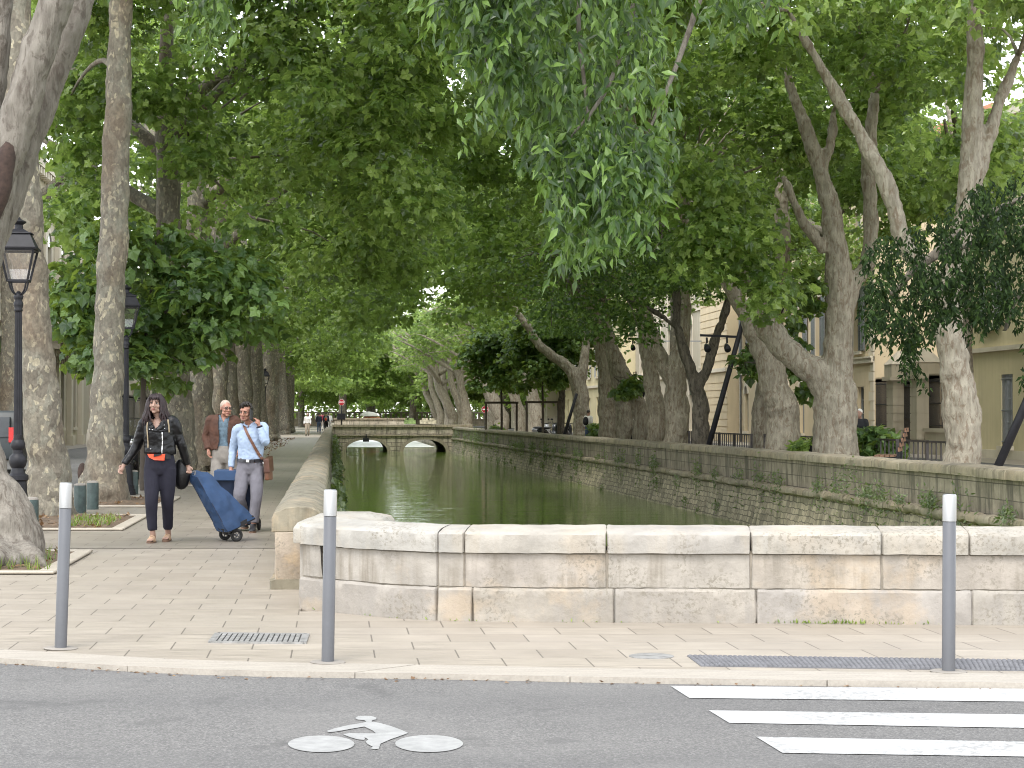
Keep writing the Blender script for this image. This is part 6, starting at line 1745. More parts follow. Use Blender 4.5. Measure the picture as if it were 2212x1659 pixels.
def limb(mb, pts, rad, n=14): mb.tube(smooth_line(pts, 5), _interp(rad, (len(pts) - 1) * 5 + 1), n)
def _interp(rad, m):
    out = []
    for i in range(m):
        x = i / (m - 1) * (len(rad) - 1); a = min(int(x), len(rad) - 2); f = x - a
        p, q = rad[a], rad[a + 1]
        if hasattr(p, '__len__') or hasattr(q, '__len__'):
            p = p if hasattr(p, '__len__') else (p, p); q = q if hasattr(q, '__len__') else (q, q)
            out.append((p[0] + (q[0] - p[0]) * f, p[1] + (q[1] - p[1]) * f))
        else: out.append(p + (q - p) * f)
    return out
def hand(mb, wrist, d, pn, ts, curl=.5, s=.88):
    """d: direction of the fingers, pn: palm normal (towards which the fingers curl), ts: side of the thumb (+1/-1)"""
    d = Vector(d).normalized(); pn = Vector(pn); pn = (pn - d * pn.dot(d)).normalized(); sd = d.cross(pn) * ts
    w = Vector(wrist); c = w + d * .048 * s
    mb.tube([w - d * .015, w + d * .02 * s, w + d * .06 * s, w + d * .088 * s], [.021 * s, .027 * s, .036 * s, .032 * s], 10)
    rot = Matrix((sd, pn, d)).transposed()
    mb.ball(c, (.040 * s, .016 * s, .05 * s), 10, 0, rot)
    for k, (o, ln) in enumerate(((.029, .072), (.010, .082), (-.010, .077), (-.029, .060))):
        p0 = w + d * .082 * s + sd * o * s; a = curl * (1.0 + .12 * k)
        p1 = p0 + (d * math.cos(a * .7) + pn * math.sin(a * .7)) * ln * .45 * s
        p2 = p1 + (d * math.cos(a * 1.7) + pn * math.sin(a * 1.7)) * ln * .33 * s
        p3 = p2 + (d * math.cos(a * 2.5) + pn * math.sin(a * 2.5)) * ln * .26 * s
        mb.tube([p0 - d * .012, p0, p1, p2, p3], [.0095 * s, .0095 * s, .009 * s, .0082 * s, .006 * s], 8)
    t0 = w + d * .022 * s + sd * .026 * s; t1 = t0 + (sd * .75 + d * .7 + pn * .25).normalized() * .036 * s; t2 = t1 + (sd * .2 + d * .9 + pn * (.2 + curl * .6)).normalized() * .030 * s
    mb.tube([t0 - sd * .01, t0, t1, t2], [.013 * s, .012 * s, .0105 * s, .007 * s], 8)
    return c
def head(mb, c, yaw=0, pitch=0, roll=0, s=1.0, male=False):
    """returns the head matrix; the face looks along local -Y"""
    Rm = Matrix.Rotation(yaw, 3, 'Z') @ Matrix.Rotation(pitch, 3, 'X') @ Matrix.Rotation(roll, 3, 'Y')
    def p(x, y, z): return Vector(c) + Rm @ (V3(x, y, z) * s)
    def b(x, y, z, r): mb.ball(p(x, y, z), tuple(k * s for k in r), 14, 0, Rm)
    b(0, .014, .034, (.074, .094, .088)); b(0, -.022, .0, (.064, .072, .095)); b(0, -.030, -.055, (.054 if male else .050, .056, .055))
    b(0, -.066, -.094, (.026 if male else .022, .024, .020)); b(0, -.074, .040, (.056, .022, .022))
    for x in (-1, 1):
        b(x * .040, -.060, -.022, (.026, .024, .024)); b(x * .031, -.064, .012, (.024, .0225, .022)); b(x * .030, -.088, .031, (.022, .009, .007)); b(x * .050, -.028, -.066, (.020, .034, .026))
        b(x * .076, .012, -.002, (.009, .020, .031)); b(x * .012, -.103, -.030, (.011, .012, .010))
    mb.tube([p(0, -.088, .026), p(0, -.103, .0), p(0, -.121, -.026), p(0, -.108, -.035)], [.009 * s, .0105 * s, .0125 * s, .009 * s], 8)
    b(0, -.088, -.058, (.024, .012, .008)); b(0, -.086, -.068, (.021, .012, .008))
    return Rm, p
def face(par, p, Rm, s=1.0, brow=HAIR_D, lipc=LIPS, browt=.0045, mouth=.022):
    for x in (-1, 1):
        m = MB(); m.ball(p(x * .031, -.082, .010), (.0135 * s, .009 * s, .0080 * s), 12, 0, Rm); m.ball(p(x * .031, -.0895, .010), (.0078 * s, .0055 * s, .0078 * s), 10, 1, Rm); m.build('eye', [EYEW, IRIS], par, True)
        m = MB(); m.tube([p(x * .014, -.099, .030), p(x * .032, -.097, .037), p(x * .052, -.083, .031)], [.003 * s, browt * s, .002 * s], 6); m.build('eyebrow', brow, par, True)
        m = MB(); m.tube([p(x * .017, -.090, .013), p(x * .031, -.0935, .0195), p(x * .046, -.083, .013)], [.002 * s, .0042 * s, .002 * s], 6); m.build('eyelid', brow, par, True)
    m = MB(); m.tube([p(-mouth, -.093, -.061), p(-.008, -.1005, -.0575), p(0, -.1005, -.059), p(.008, -.1005, -.0575), p(mouth, -.093, -.061)], [.002 * s, .0052 * s, .0048 * s, .0052 * s, .002 * s], 8)
    m.tube([p(-mouth * .85, -.092, -.063), p(0, -.100, -.0695), p(mouth * .85, -.092, -.063)], [.002 * s, .006 * s, .002 * s], 8); m.build('mouth', lipc, par, True)

def shoe(name, mat, solem, par, ankle, toe, s=1.0, w=.047):
    a, t = Vector(ankle), Vector(toe); a0 = V3(a.x, a.y, 0); d = (V3(t.x, t.y, 0) - a0).normalized(); sd = V3(-d.y, d.x, 0)
    ln = .262 * s; h0 = a0 - d * .06 * s
    m = MB()
    zb = min(a.z - .075, .03) if a.z > .1 else 0
    def ring(f, ww, hh, z=.012): return (h0 + d * ln * f + V3(0, 0, z + hh / 2 + zb), (ww, hh / 2))
    pts = [ring(0, .026, .05), ring(.08, .034, .085), ring(.28, .036, .095), ring(.5, .040, .075), ring(.72, .046, .058), ring(.92, .038, .042), ring(1.0, .02, .03)]
    m.tube([p for p, r in pts], [(r[0] * w / .047, r[1]) if abs(d.y) > .7 else (r[0] * w / .047, r[1]) for p, r in pts], 14)
    m.tube([a + V3(0, 0, .03), h0 + d * ln * .2 + V3(0, 0, .06 + zb)], [.042, .044], 12)
    o = fuse(name, m, mat, .007, par, 3)
    m = MB(); pl_ = [(.0, .024), (.1, .034), (.35, .034), (.7, .047), (.92, .037), (1.0, .016)]
    q = [h0 + d * ln * f + sd * ww for f, ww in pl_] + [h0 + d * ln * f - sd * ww for f, ww in pl_[::-1]]
    m.prism([x.xy for x in q], .001 + zb, .024 + zb); m.build('sole', solem, o, False, False, True)
    return o

def base_body(J, hd, fem, sk, par, hands=(), vox=.0055, s=1.0, feet=False):
    mb = MB()
    mb.tube(smooth_line([J['pel'] - V3(0, 0, .10), J['pel'], J['waist'], J['chest'], J['neck']], 4), _interp([(.125, .085), (.155, .10), (.125, .088), (.150, .10), (.055, .055)], 17), 18)
    mb.tube([J['neck'] - V3(0, 0, .05), J['neck'] + V3(0, 0, .02), J['head'] - V3(0, -.012, .06)], [.062, .052 if not fem else .046, .050 if not fem else .045], 14)
    for k in 'ab':
        limb(mb, [J['neck'].lerp(J['sh' + k], .35) - V3(0, 0, .03), J['sh' + k], J['el' + k], J['wr' + k]], [.036, .038, .032, .023])
        limb(mb, [J['hip' + k], J['kn' + k], J['an' + k]], [.070, .046, .032])
        a, d = J['an' + k], (J['toe' + k] - J['an' + k]); d.z = 0; d.normalize(); zb = max(0, a.z - .085)
        mb.tube([a + V3(0, 0, .02), a - d * .02 - V3(0, 0, .035)], [.035, .036], 10)
        mb.tube([V3(a.x, a.y, .036 + zb) - d * .045, V3(a.x, a.y, .040 + zb) + d * .02, V3(a.x, a.y, .034 + zb) + d * .11, V3(a.x, a.y, .026 + zb) + d * .165], [(.028, .026), (.034, .034), (.040, .020), (.032, .012)], 12)
    for h in hands: hand(mb, *h)
    Rm, p = head(mb, J['head'], *hd, s=s, male=not fem)
    return fuse('body', mb, sk, vox, par, 2), p, Rm
def top_mb(J, e, hem, sw=.150, ch=.160, ww=.145, sleeve=1.0, dep=.115, cuffr=.036, upr=.066, elr=.052, shz=.0):
    mb = MB()
    hp = J['pel'].lerp(J['waist'], 0) ; hp = V3(J['pel'].x, J['pel'].y, hem)
    c = J['chest']
    mb.tube(smooth_line([hp, J['waist'] if J['waist'].z > hem + .04 else hp + V3(0, 0, .08), c, V3(c.x, c.y, (J['sha'].z + J['shb'].z) / 2 - .02), J['neck'] + V3(0, .01, .01)], 4),
            _interp([(ww + e, dep - .005 + e), (ww - .003 + e, dep - .01 + e), (ch + e, dep + e), (sw + e, dep - .02 + e), (.068 + e * .4, .066 + e * .4)], 17), 20)
    for k in 'ab':
        wr = J['el' + k].lerp(J['wr' + k], sleeve)
        limb(mb, [J['neck'].lerp(J['sh' + k], .45) - V3(0, 0, .035), J['sh' + k] - V3(0, 0, .008), J['sh' + k].lerp(J['el' + k], .5), J['el' + k], J['el' + k].lerp(wr, .5), wr], [.058, upr, upr * .93, elr, elr * .86, cuffr])
    return mb
def trouser_mb(J, waist, e, thigh=.092, knee=.068, hem=.062, hemz=.10, hw=.158, dep=.118):
    mb = MB(); p = J['pel']
    mb.tube(smooth_line([V3(p.x, p.y, p.z - .13), V3(p.x, p.y, p.z - .05), V3(p.x, p.y, p.z + .04), V3(J['waist'].x, J['waist'].y, waist)], 4), _interp([(hw * .72, dep * .8), (hw, dep), (hw * .97, dep), (hw * .86, dep * .9)], 13), 20)
    for k in 'ab':
        a = J['kn' + k].lerp(J['an' + k], 1 - (hemz - .06) / max(.01, J['kn' + k].z - J['an' + k].z)) if J['an' + k].z < hemz else J['an' + k].copy()
        limb(mb, [J['hip' + k] + V3(0, 0, .02), J['hip' + k].lerp(J['kn' + k], .5), J['kn' + k], J['kn' + k].lerp(a, .5), a], [thigh + e, thigh * .93 + e, knee + e, (knee + hem) / 2 + e, hem + e], 16)
    return mb

# ---- the woman in the black leather jacket
WB = G(345, 1172)
wo_ = empty('person', WB, 'person with long dark hair in a black leather jacket and navy trousers', 'person')
J = dict(head=V3(-.045, -.03, 1.628), neck=V3(-.025, .01, 1.455), chest=V3(-.015, .0, 1.29), waist=V3(-.005, 0, 1.08), pel=V3(.0, .0, .93),
         sha=V3(-.185, .01, 1.415), shb=V3(.155, .01, 1.435), ela=V3(-.290, .07, 1.13), elb=V3(.243, .06, 1.150), wra=V3(-.420, -.03, .915), wrb=V3(.305, .13, .905),
         hipa=V3(-.088, 0, .86), hipb=V3(.092, 0, .86), kna=V3(-.082, -.10, .50), knb=V3(.085, .02, .50), ana=V3(-.072, -.06, .095), anb=V3(.062, .20, .10), toea=V3(-.085, -.4, 0), toeb=V3(.05, -.3, 0))
body, p, Rm = base_body(J, (-.06, -.05, .06), True, SKIN_PALE, wo_, [(J['wra'], (-.45, -.25, -.85), (.6, -.5, .1), 1, .55), (J['wrb'], (.2, .15, -.97), (0, -1, -.1), -1, 1.0)], s=.98)
face(body, p, Rm, .98)
tr = fuse('trousers', trouser_mb(J, 1.07, .004, .096, .070, .050, .115, .182, .122), NAVY, .011, wo_, 4, (.006, 9, 3), wdir=(1.4, 1.4, .5))
jk = fuse('jacket', top_mb(J, .014, 1.045, .165, .168, .172, .96, .118, .042, .068, .056), LEATHER, .009, wo_, 3, (.010, 7, 1), lambda c, n: n.y < .35 and c.z > 1.335 and abs(c.x + .028) < (c.z - 1.335) * .62 and c.y < .03, .008, (1, 1, 1.3))
pj = Proj(jk)
m = MB(); pj.ribbon(m, [(.048, 1.30), (.052, 1.2), (.046, 1.05)], .010, .006); m.build('zip', CHR, jk)
m = MB(); pj.ribbon(m, [(-.105, 1.43), (-.075, 1.36), (-.035, 1.33)], .05, .010); pj.ribbon(m, [(.055, 1.43), (.04, 1.36), (-.01, 1.33)], .05, .010); pj.ribbon(m, [(-.12, 1.335), (-.06, 1.325), (.03, 1.315), (.07, 1.32)], .03, .010); m.build('lapel', LEATHER, jk, True)
m = MB()
for x, z in ((-.10, 1.335), (-.065, 1.33), (.075, 1.345), (.068, 1.385), (-.085, 1.105)): m.ball(pj(x, z, .012), .0075, 8)
m.build('studs', CHR, jk, True)
m = MB(); pj.ribbon(m, [(-.18, 1.058), (0, 1.052), (.17, 1.058)], .022, .006); m.build('hem_band', LEATHER, jk)
# hair
m = MB(); rh = random.Random(4)
hc = J['head']
m.ball(hc + V3(0, .024, .046), (.092, .098, .086), 16)
for k in range(150):
    a = rh.uniform(0, 2 * PI); fr = math.sin(a)                      # a = 3pi/2 is the front
    front = max(0, -fr)
    if front > .80: continue
    d = V3(math.cos(a), math.sin(a) * 1.05, 0)
    ln = rh.uniform(.24, .36) * (1 - .25 * max(0, front - .4)); wv = rh.uniform(0, 6)
    st = hc + V3(d.x * .050, .022 + d.y * .052, .112); md = hc + V3(d.x * .096, .022 + d.y * .093, .045)
    lo = hc + V3(d.x * .112 + .010 * math.sin(wv), .02 + d.y * .098, -.06); en = hc + V3(d.x * (.138 + rh.uniform(-.035, .03)), .03 + d.y * .10 + rh.uniform(-.012, .012), .06 - ln)
    m.tube(smooth_line([st, md, lo, lo.lerp(en, .6) + V3(.022 * math.sin(wv * 2), .014 * math.cos(wv), 0), en], 3), _interp([.014, .016, .015, .012, .003], 13), 6)
for k in range(17):                                                # fringe
    x = -.066 + .132 * k / 16 + rh.uniform(-.004, .004)
    q = [(x * .55, -.045, .120), (x * .9, -.098, .085), (x * 1.06, -.104 + abs(x) * .5, .048 + rh.uniform(-.012, .012) - abs(x) * .35)]
    m.tube(smooth_line([p(*v) for v in q], 3), [.008, .0085, .0085, .0075, .006, .004, .002], 6)
m.build('hair', HAIR_D, wo_, True)
for k, (an, to) in enumerate(((J['ana'], J['toea']), (J['anb'], J['toeb']))):
    d = (to - an); d.z = 0; d.normalize(); sd = V3(-d.y, d.x, 0); a0 = V3(an.x, an.y, .002 + max(0, an.z - .095)); m = MB()
    pl_ = [(-.075, .022), (-.05, .035), (.03, .034), (.11, .046), (.16, .038), (.185, .015)]
    q = [a0 + d * f + sd * w_ for f, w_ in pl_] + [a0 + d * f - sd * w_ for f, w_ in pl_[::-1]]; m.prism([x.xy for x in q], a0.z, a0.z + .022)
    o = m.build('sandal', SOLE, wo_, False, False, True); m = MB()
    for f, w_, h_ in ((.115, .043, .052), (.075, .042, .062), (.03, .040, .075)): m.tube(smooth_line([a0 + d * f + sd * w_ + V3(0, 0, .015), a0 + d * (f + .01) + sd * w_ * .6 + V3(0, 0, h_), a0 + d * (f + .01) - sd * w_ * .6 + V3(0, 0, h_), a0 + d * f - sd * w_ + V3(0, 0, .015)], 3), .006, 6)
    m.build('strap', SANDAL, o, True)
# what she carries
pk = empty('backpack', WB, 'black backpack with beige shoulder straps worn over the leather jacket', 'backpack')
m = MB(); m.ball((0, .20, 1.20), (.14, .085, .20), 16); m.build('bag', BLACKC, pk, True)
m = MB(); pj.ribbon(m, [(-.128, 1.445), (-.135, 1.35), (-.125, 1.25), (-.122, 1.12)], .015, .006); m.build('strap', STRAPM, pk); m = MB(); pj.ribbon(m, [(.105, 1.45), (.118, 1.38), (.125, 1.30)], .015, .006); m.build('strap', STRAPM, pk)
fp_ = empty('belt_pouch', WB, 'orange belt pouch showing under the hem of the leather jacket', 'pouch'); pt = Proj(tr)
m = MB(); c = pt(-.01, 1.0, .03)
m.add([V3(x, c.y + .028 * (abs(x - .0) * 5) ** 2 - (.0 if i < 5 else .0), z) for i, (x, z) in enumerate(((-.125, 1.045), (-.10, 1.005), (-.04, .975), (.075, .97), (.085, 1.045)))] + [V3(x, c.y + .05 + .028 * (abs(x) * 5) ** 2, z) for x, z in ((-.125, 1.045), (-.10, 1.005), (-.04, .975), (.075, .97), (.085, 1.045))],
      [(0, 1, 2, 3, 4), (9, 8, 7, 6, 5)] + [(k, 5 + k, 5 + (k + 1) % 5, (k + 1) % 5) for k in range(5)])
m.build('pouch', ORANGE, fp_, False, False, True)
m = MB(); m.hexa([V3(-.045, c.y - .008, 1.012), V3(.03, c.y - .008, 1.03), V3(.03, c.y + .02, 1.03), V3(-.045, c.y + .02, 1.012), V3(-.045, c.y - .008, 1.046), V3(.05, c.y - .008, 1.046), V3(.05, c.y + .02, 1.046), V3(-.045, c.y + .02, 1.046)]); pt.ribbon(m, [(.07, 1.02), (.14, 1.025)], .07, .02); m.build('flap', BLACKC, fp_)
sb = empty('shoulder_bag', WB, 'round black handbag hanging at her side behind the leather jacket sleeve', 'bag')
m = MB(); m.ball((.225, .17, .80), (.115, .075, .185), 16); me = m.mesh('bag', LEATHER, True); roughen(me, .012, 6); link('bag', me, None, sb)
m = MB(); m.tube(smooth_line([(.17, .13, 1.30), (.215, .12, 1.15), (.25, .13, .95)], 4), .008, 6); m.build('strap', STRAPM, sb, True)

# ---- blue folding trolley pulled by the woman
def trolley(name, label, P, wheels, mats, handle):
    r_ = empty(name, wheels[0] - V3(0, 0, wheels[0].z), label, 'trolley')
    def tl(x): return x
    m = MB(); A = P
    # A: bottom 4, top 4 ; subdivide the long sides and let the cloth sag
    N = 30; vs = []; fs = []; ids = []
    per = 12
    def quadpts(f): return [A[k].lerp(A[4 + k], f) for k in range(4)]
    for i in range(N + 1):
        q = quadpts(i / N)
        for k in range(4):
            for j in range(per): vs.append(q[k].lerp(q[(k + 1) % 4], j / per))
    n = 4 * per
    for i in range(N):
        for k in range(n): fs.append((i * n + k, i * n + (k + 1) % n, (i + 1) * n + (k + 1) % n, (i + 1) * n + k))
    fs += [tuple(range(n - 1, -1, -1)), tuple(N * n + k for k in range(n))]
    m.add(vs, fs); me = m.mesh('bag', mats[0]); 
    bm = bmesh.new(); bm.from_mesh(me); bmesh.ops.recalc_face_normals(bm, faces=bm.faces); bm.normal_update()
    for v in bm.verts: v.co += v.normal * .022 * (_mn.noise(V3(v.co.x * 9, v.co.y * 9, v.co.z * 5)) + .6 * (1 - 2 * abs(_mn.noise(v.co * 8 + V3(3, 1, 2)))) * .8 + .35 * _mn.noise(v.co * 21))
    bm.to_mesh(me); bm.free()
    me.polygons.foreach_set('use_smooth', [True] * len(me.polygons)); me.set_sharp_from_angle(angle=R(38)); link('bag', me, None, r_, True)
    m = MB()
    for a, b in ((0, 4), (1, 5)): m.tube([A[a].lerp(A[b], k / 6) for k in range(7)], .006, 6)
    m.build('piping', mats[1], r_, True, True)
    m = MB(); m.hexa([A[k] + (A[k] - A[4 + k]).normalized() * .025 for k in range(4)] + [A[k] + (A[4 + k] - A[k]).normalized() * .03 + (A[k] - (A[0] + A[1] + A[2] + A[3]) / 4) * .05 for k in range(4)]); m.build('base', BLACKC, r_, False, True, True)
    m = MB(); m.tube(smooth_line(handle, 4), .011, 8); m.build('handle', GREYPOST, r_, True, True)
    for w in wheels:
        m = MB(); R_ = .072; ax = (wheels[1] - wheels[0]).normalized() if len(wheels) > 1 else V3(1, 0, 0)
        q = Vector((0, 1, 0)).rotation_difference(ax).to_matrix()
        t_ = MB(); t_.torus((0, 0, 0), .060, .019, 'Y', 26, 8); m.add([w + q @ Vector(v) for v in t_.v], t_.f); wo = m.build('wheel', RUB, r_, True, True)
        t_ = MB(); t_.torus((0, 0, 0), .040, .006, 'Y', 22, 6); t_.tube([(0, -.02, 0), (0, .02, 0)], .014, 10)
        for k in range(5): a_ = 2 * PI * k / 5; t_.bar((0, 0, 0), (.04 * math.cos(a_), 0, .04 * math.sin(a_)), .012, .008)
        m = MB(); m.add([w + q @ Vector(v) for v in t_.v], t_.f); m.build('rim', GREYPOST, wo, True, True)
    m = MB(); m.tube([wheels[0], wheels[1]], .010, 8); m.bar(wheels[0].lerp(wheels[1], .2), A[0].lerp(A[1], .3), .02); m.bar(wheels[0].lerp(wheels[1], .8), A[0].lerp(A[1], .7), .02); m.build('frame', GREYPOST, r_, False, True)
    return r_
hw = WB + V3(.335, .16, .815)
w1, w2 = W(486, 1161, 23.35), W(511, 1161, 23.05); w1.z = w2.z = .0795
trolley('shopping_trolley', 'tapered blue cloth shopping trolley on two wheels, tilted and pulled by the person in black', [W(470, 1145, 23.15), W(492, 1148, 22.92), W(549, 1118, 23.28), W(530, 1112, 23.55), W(404, 1024, 23.12), W(426, 1031, 23.02), W(448, 1022, 23.16), W(422, 1017, 23.28)], [w1, w2], (BAGBLUE, BAGDARK), [W(420, 1028, 23.1), hw + V3(.05, .02, .02), hw + V3(0, .0, .0), hw + V3(-.03, .03, -.01)])

# ---- the man on the phone
MBs = G(545, 1149)
mn = empty('person', MBs, 'person in a light blue shirt and grey trousers talking on a phone', 'person')
J = dict(head=V3(-.078, -.06, 1.535), neck=V3(-.04, .0, 1.375), chest=V3(-.02, .02, 1.20), waist=V3(-.025, .02, .99), pel=V3(-.03, .02, .87),
         sha=V3(-.195, .02, 1.325), shb=V3(.135, .03, 1.355), ela=V3(-.265, .10, 1.05), elb=V3(.178, -.12, 1.155), wra=V3(-.278, .02, .815), wrb=V3(.098, -.105, 1.365),
         hipa=V3(-.12, .02, .80), hipb=V3(.055, .02, .80), kna=V3(-.150, -.10, .44), knb=V3(.062, -.10, .45), ana=V3(-.120, .26, .14), anb=V3(.030, -.12, .085), toea=V3(-.13, -.2, 0), toeb=V3(.04, -.5, 0))
body, p, Rm = base_body(J, (-.30, .14, .06), False, SKIN_RUDDY, mn, [(J['wra'], (.02, -.1, -1), (.25, -.9, 0), -1, 1.25), (J['wrb'], (-.33, .10, .94), (-.75, .25, -.3), 1, .5)], s=.95)
face(body, p, Rm, .95, HAIR_B, LIPS, .0055, .020)
tr = fuse('trousers', trouser_mb(J, .925, .004, .092, .070, .060, .10, .168, .122), GREYT, .010, mn, 4, (.006, 10, 5), wdir=(1.5, 1.5, .6))
st = fuse('shirt', top_mb(J, .010, .905, .155, .165, .152, .93, .120, .034, .064, .055), SHIRT, .009, mn, 3, (.009, 11, 7), lambda c, n: n.y < .3 and c.z > 1.335 and abs(c.x + .045) < (c.z - 1.335) * .5 and c.y < .0, .006)
ps = Proj(st); pt = Proj(tr)
m = MB()
for sgn in (-1, 1): m.tube(smooth_line([J['neck'] + V3(sgn * .01, -.075, -.02), J['neck'] + V3(sgn * .055, -.045, .0), J['neck'] + V3(sgn * .06, .02, .025), J['neck'] + V3(0, .07, .035)], 3), (.013,) * 10, 6)
m.build('collar', SHIRT, st, True)
m = MB(); 
for k in range(5): m.ball(ps(-.04 + .003 * k, 1.29 - k * .075, .004), .005, 6)
m.build('buttons', EYEW, st)
m = MB(); 
limb(m, [J['elb'].lerp(J['wrb'], .86), J['elb'].lerp(J['wrb'], .97)], [.040, .041]); m.build('cuff', NAVY, st, True)
bl = MB(); Proj(st, tr).ribbon(bl, [(-.20, .925), (-.1, .918), (-.03, .915), (.05, .918), (.14, .925)], .038, .012); o = bl.build('belt', BELT, mn)
m = MB(); m.box(Proj(st, tr)(-.045, .916, .022), (.042, .006, .034)); m.build('buckle', CHR, o)
m = MB(); rh = random.Random(9)
for k in range(120):
    a = rh.uniform(0, 2 * PI); r_ = rh.uniform(.1, 1) ** .6; fx, fy = math.cos(a) * r_, math.sin(a) * r_
    if fy < -.86: continue
    zz = .034 + .098 * math.sqrt(max(0, 1 - r_ * r_ * .93)); q = V3(fx * .078, .014 + fy * .097, zz)
    if zz < .07 and fy < -.25: continue
    m.tube([p(q.x * .96, q.y, q.z - .012), p(q.x * 1.03, q.y - .010, q.z + .012), p(q.x * 1.05, q.y - .030, q.z + .016)], [.016, .013, .004], 6)
for k in range(40):
    a = rh.uniform(-.3, PI + .3); q = V3(math.cos(a) * .078, .016 + max(-.02, math.sin(a) * .094), rh.uniform(-.035, .07)); m.tube([p(q.x, q.y, q.z + .02), p(q.x * 1.02, q.y, q.z - .015)], [.012, .005], 6)
m.build('hair', HAIR_B, mn, True)
m = MB(); m.ball(p(0, -.072, -.085), (.040, .030, .022), 10, 0, Rm); m.ball(p(-.04, -.04, -.07), (.018, .034, .028), 10, 0, Rm); m.ball(p(.04, -.04, -.07), (.018, .034, .028), 10, 0, Rm); m.build('beard', M('stubble_skin', (.24, .125, .09), .7, var=.15, scale=50), mn, True)
shoe('shoe', SHOE, SOLE, mn, J['ana'], J['toea']); shoe('shoe', SHOE, SOLE, mn, J['anb'], J['toeb'])
ph = MB(); c = p(.100, -.045, -.02); ph.box((0, 0, 0), (.012, .074, .150)); me = ph.mesh('mobile_phone', M('phone_black', (.008, .008, .009), .6)); bevel_mesh(me, .004, 2)
o = link('mobile_phone', me); o.location = MBs + c; o.rotation_euler = (R(-24), R(-12), -.3); tag(o, 'black mobile phone held to the ear by the person in the light blue shirt', 'phone')
sg = empty('satchel', MBs, 'brown leather satchel worn across the light blue shirt', 'bag')
m = MB(); ps.ribbon(m, [(-.105, 1.375), (-.07, 1.30), (.0, 1.17), (.08, 1.02), (.135, .93)], .034, .007, 6); m.tube([ps(.135, .93), (.17, -.02, .89), (.20, .02, .86)], .012, 6); m.build('strap', TAN, sg)
m = MB(); m.hexa([V3(.165, -.09, .665), V3(.225, -.11, .665), V3(.245, .18, .665), V3(.185, .20, .665), V3(.160, -.09, .93), V3(.21, -.11, .93), V3(.23, .18, .96), V3(.18, .20, .96)]); me = m.mesh('bag', TAN); bevel_mesh(me, .02, 3); me.polygons.foreach_set('use_smooth', [True] * len(me.polygons)); link('bag', me, None, sg)
m = MB(); m.hexa([V3(.155, -.105, .76), V3(.24, -.125, .76), V3(.255, .19, .78), V3(.175, .21, .78), V3(.158, -.105, .945), V3(.225, -.125, .945), V3(.24, .19, .975), V3(.175, .21, .975)]); me = m.mesh('flap', M('dark_tan_leather', (.07, .026, .014), .4, var=.3)); bevel_mesh(me, .012, 2); link('flap', me, None, sg)
m = MB(); m.torus((.155, -.13, .885), .018, .004, 'X', 12, 5); m.build('ring', CHR, sg, True)
# the dark trolley he pulls
hb_ = MBs + J['wra'] + V3(.0, -.03, -.085)
b0 = MBs + V3(-.34, .25, 0)
P8 = [b0 + V3(-.09, -.10, .10), b0 + V3(.36, -.10, .10), b0 + V3(.36, .18, .10), b0 + V3(-.09, .18, .10), b0 + V3(-.13, -.27, .775), b0 + V3(.33, -.27, .775), b0 + V3(.33, -.03, .775), b0 + V3(-.13, -.03, .775)]
trolley('shopping_trolley', 'upright dark navy shopping bag trolley pulled by the person on the phone', P8, [b0 + V3(-.12, .1, .0795), b0 + V3(.38, .1, .0795)], (BAGDARK, BAGBLUE), [b0 + V3(-.0, -.1, .77), hb_ + V3(-.07, .02, .0), hb_, hb_ + V3(.08, .02, 0), b0 + V3(.2, -.1, .77)])
m = MB(); m.hexa([b0 + V3(-.15, -.30, .66), b0 + V3(.35, -.30, .66), b0 + V3(.35, -.28, .66), b0 + V3(-.15, -.28, .66), b0 + V3(-.15, -.29, .79), b0 + V3(.35, -.29, .79), b0 + V3(.35, -.02, .80), b0 + V3(-.15, -.02, .80)])
tr_ = [o for o in COL.objects if o.get('label', '').startswith('upright dark navy')][0]
me = m.mesh('flap', BAGBLUE); bevel_mesh(me, .008, 1); link('flap', me, None, tr_, True)

# ---- the man in the rust brown jacket
BB_ = Vector((W(483, 1000, 28.0).x, 28.0, 0))
bm_ = empty('person', BB_, 'person with a shaved head and glasses in a rust brown jacket, hands in pockets', 'person')
J = dict(head=V3(.035, -.03, 1.595), neck=V3(.01, .01, 1.465), chest=V3(-.01, .02, 1.30), waist=V3(-.01, .02, 1.10), pel=V3(-.005, .02, .94),
         sha=V3(-.18, .02, 1.445), shb=V3(.155, .03, 1.435), ela=V3(-.262, .07, 1.20), elb=V3(.245, .08, 1.19), wra=V3(-.215, -.03, 1.0), wrb=V3(.20, -.02, .99),
         hipa=V3(-.09, .02, .86), hipb=V3(.09, .02, .86), kna=V3(-.10, -.06, .48), knb=V3(.10, .08, .48), ana=V3(-.09, .02, .09), anb=V3(.09, .22, .10), toea=V3(-.11, -.4, 0), toeb=V3(.1, -.3, 0))
body, p, Rm = base_body(J, (.55, .06, .02), False, SKIN_RUDDY, bm_, [(J['wra'], (.15, -.1, -1), (.9, -.2, 0), 1, .5), (J['wrb'], (-.1, -.1, -1), (-.9, -.2, 0), -1, .5)], .0065, .96)
face(body, p, Rm, .96, HAIR_G)
m = MB()
for x in (-1, 1): m.torus(tuple(p(x * .033, -.104, .012)), .019, .0035, 'Y', 16, 5); m.tube([p(x * .052, -.098, .014), p(x * .080, -.01, .014)], .0035, 5)
m.tube([p(-.014, -.108, .014), p(.014, -.108, .014)], .003, 5); m.build('glasses', M('dark_spectacle_frame', (.02, .012, .012), .3), bm_, True)
m = MB(); m.ball(p(0, .024, .046), (.074, .090, .082), 16, 0, Rm); m.build('hair', HAIR_G, bm_, True)
fuse('trousers', trouser_mb(J, 1.06, .004, .094, .072, .064, .09, .170, .122), STONEWASH, .012, bm_, 4, (.007, 9, 2), wdir=(1.5, 1.5, .7))
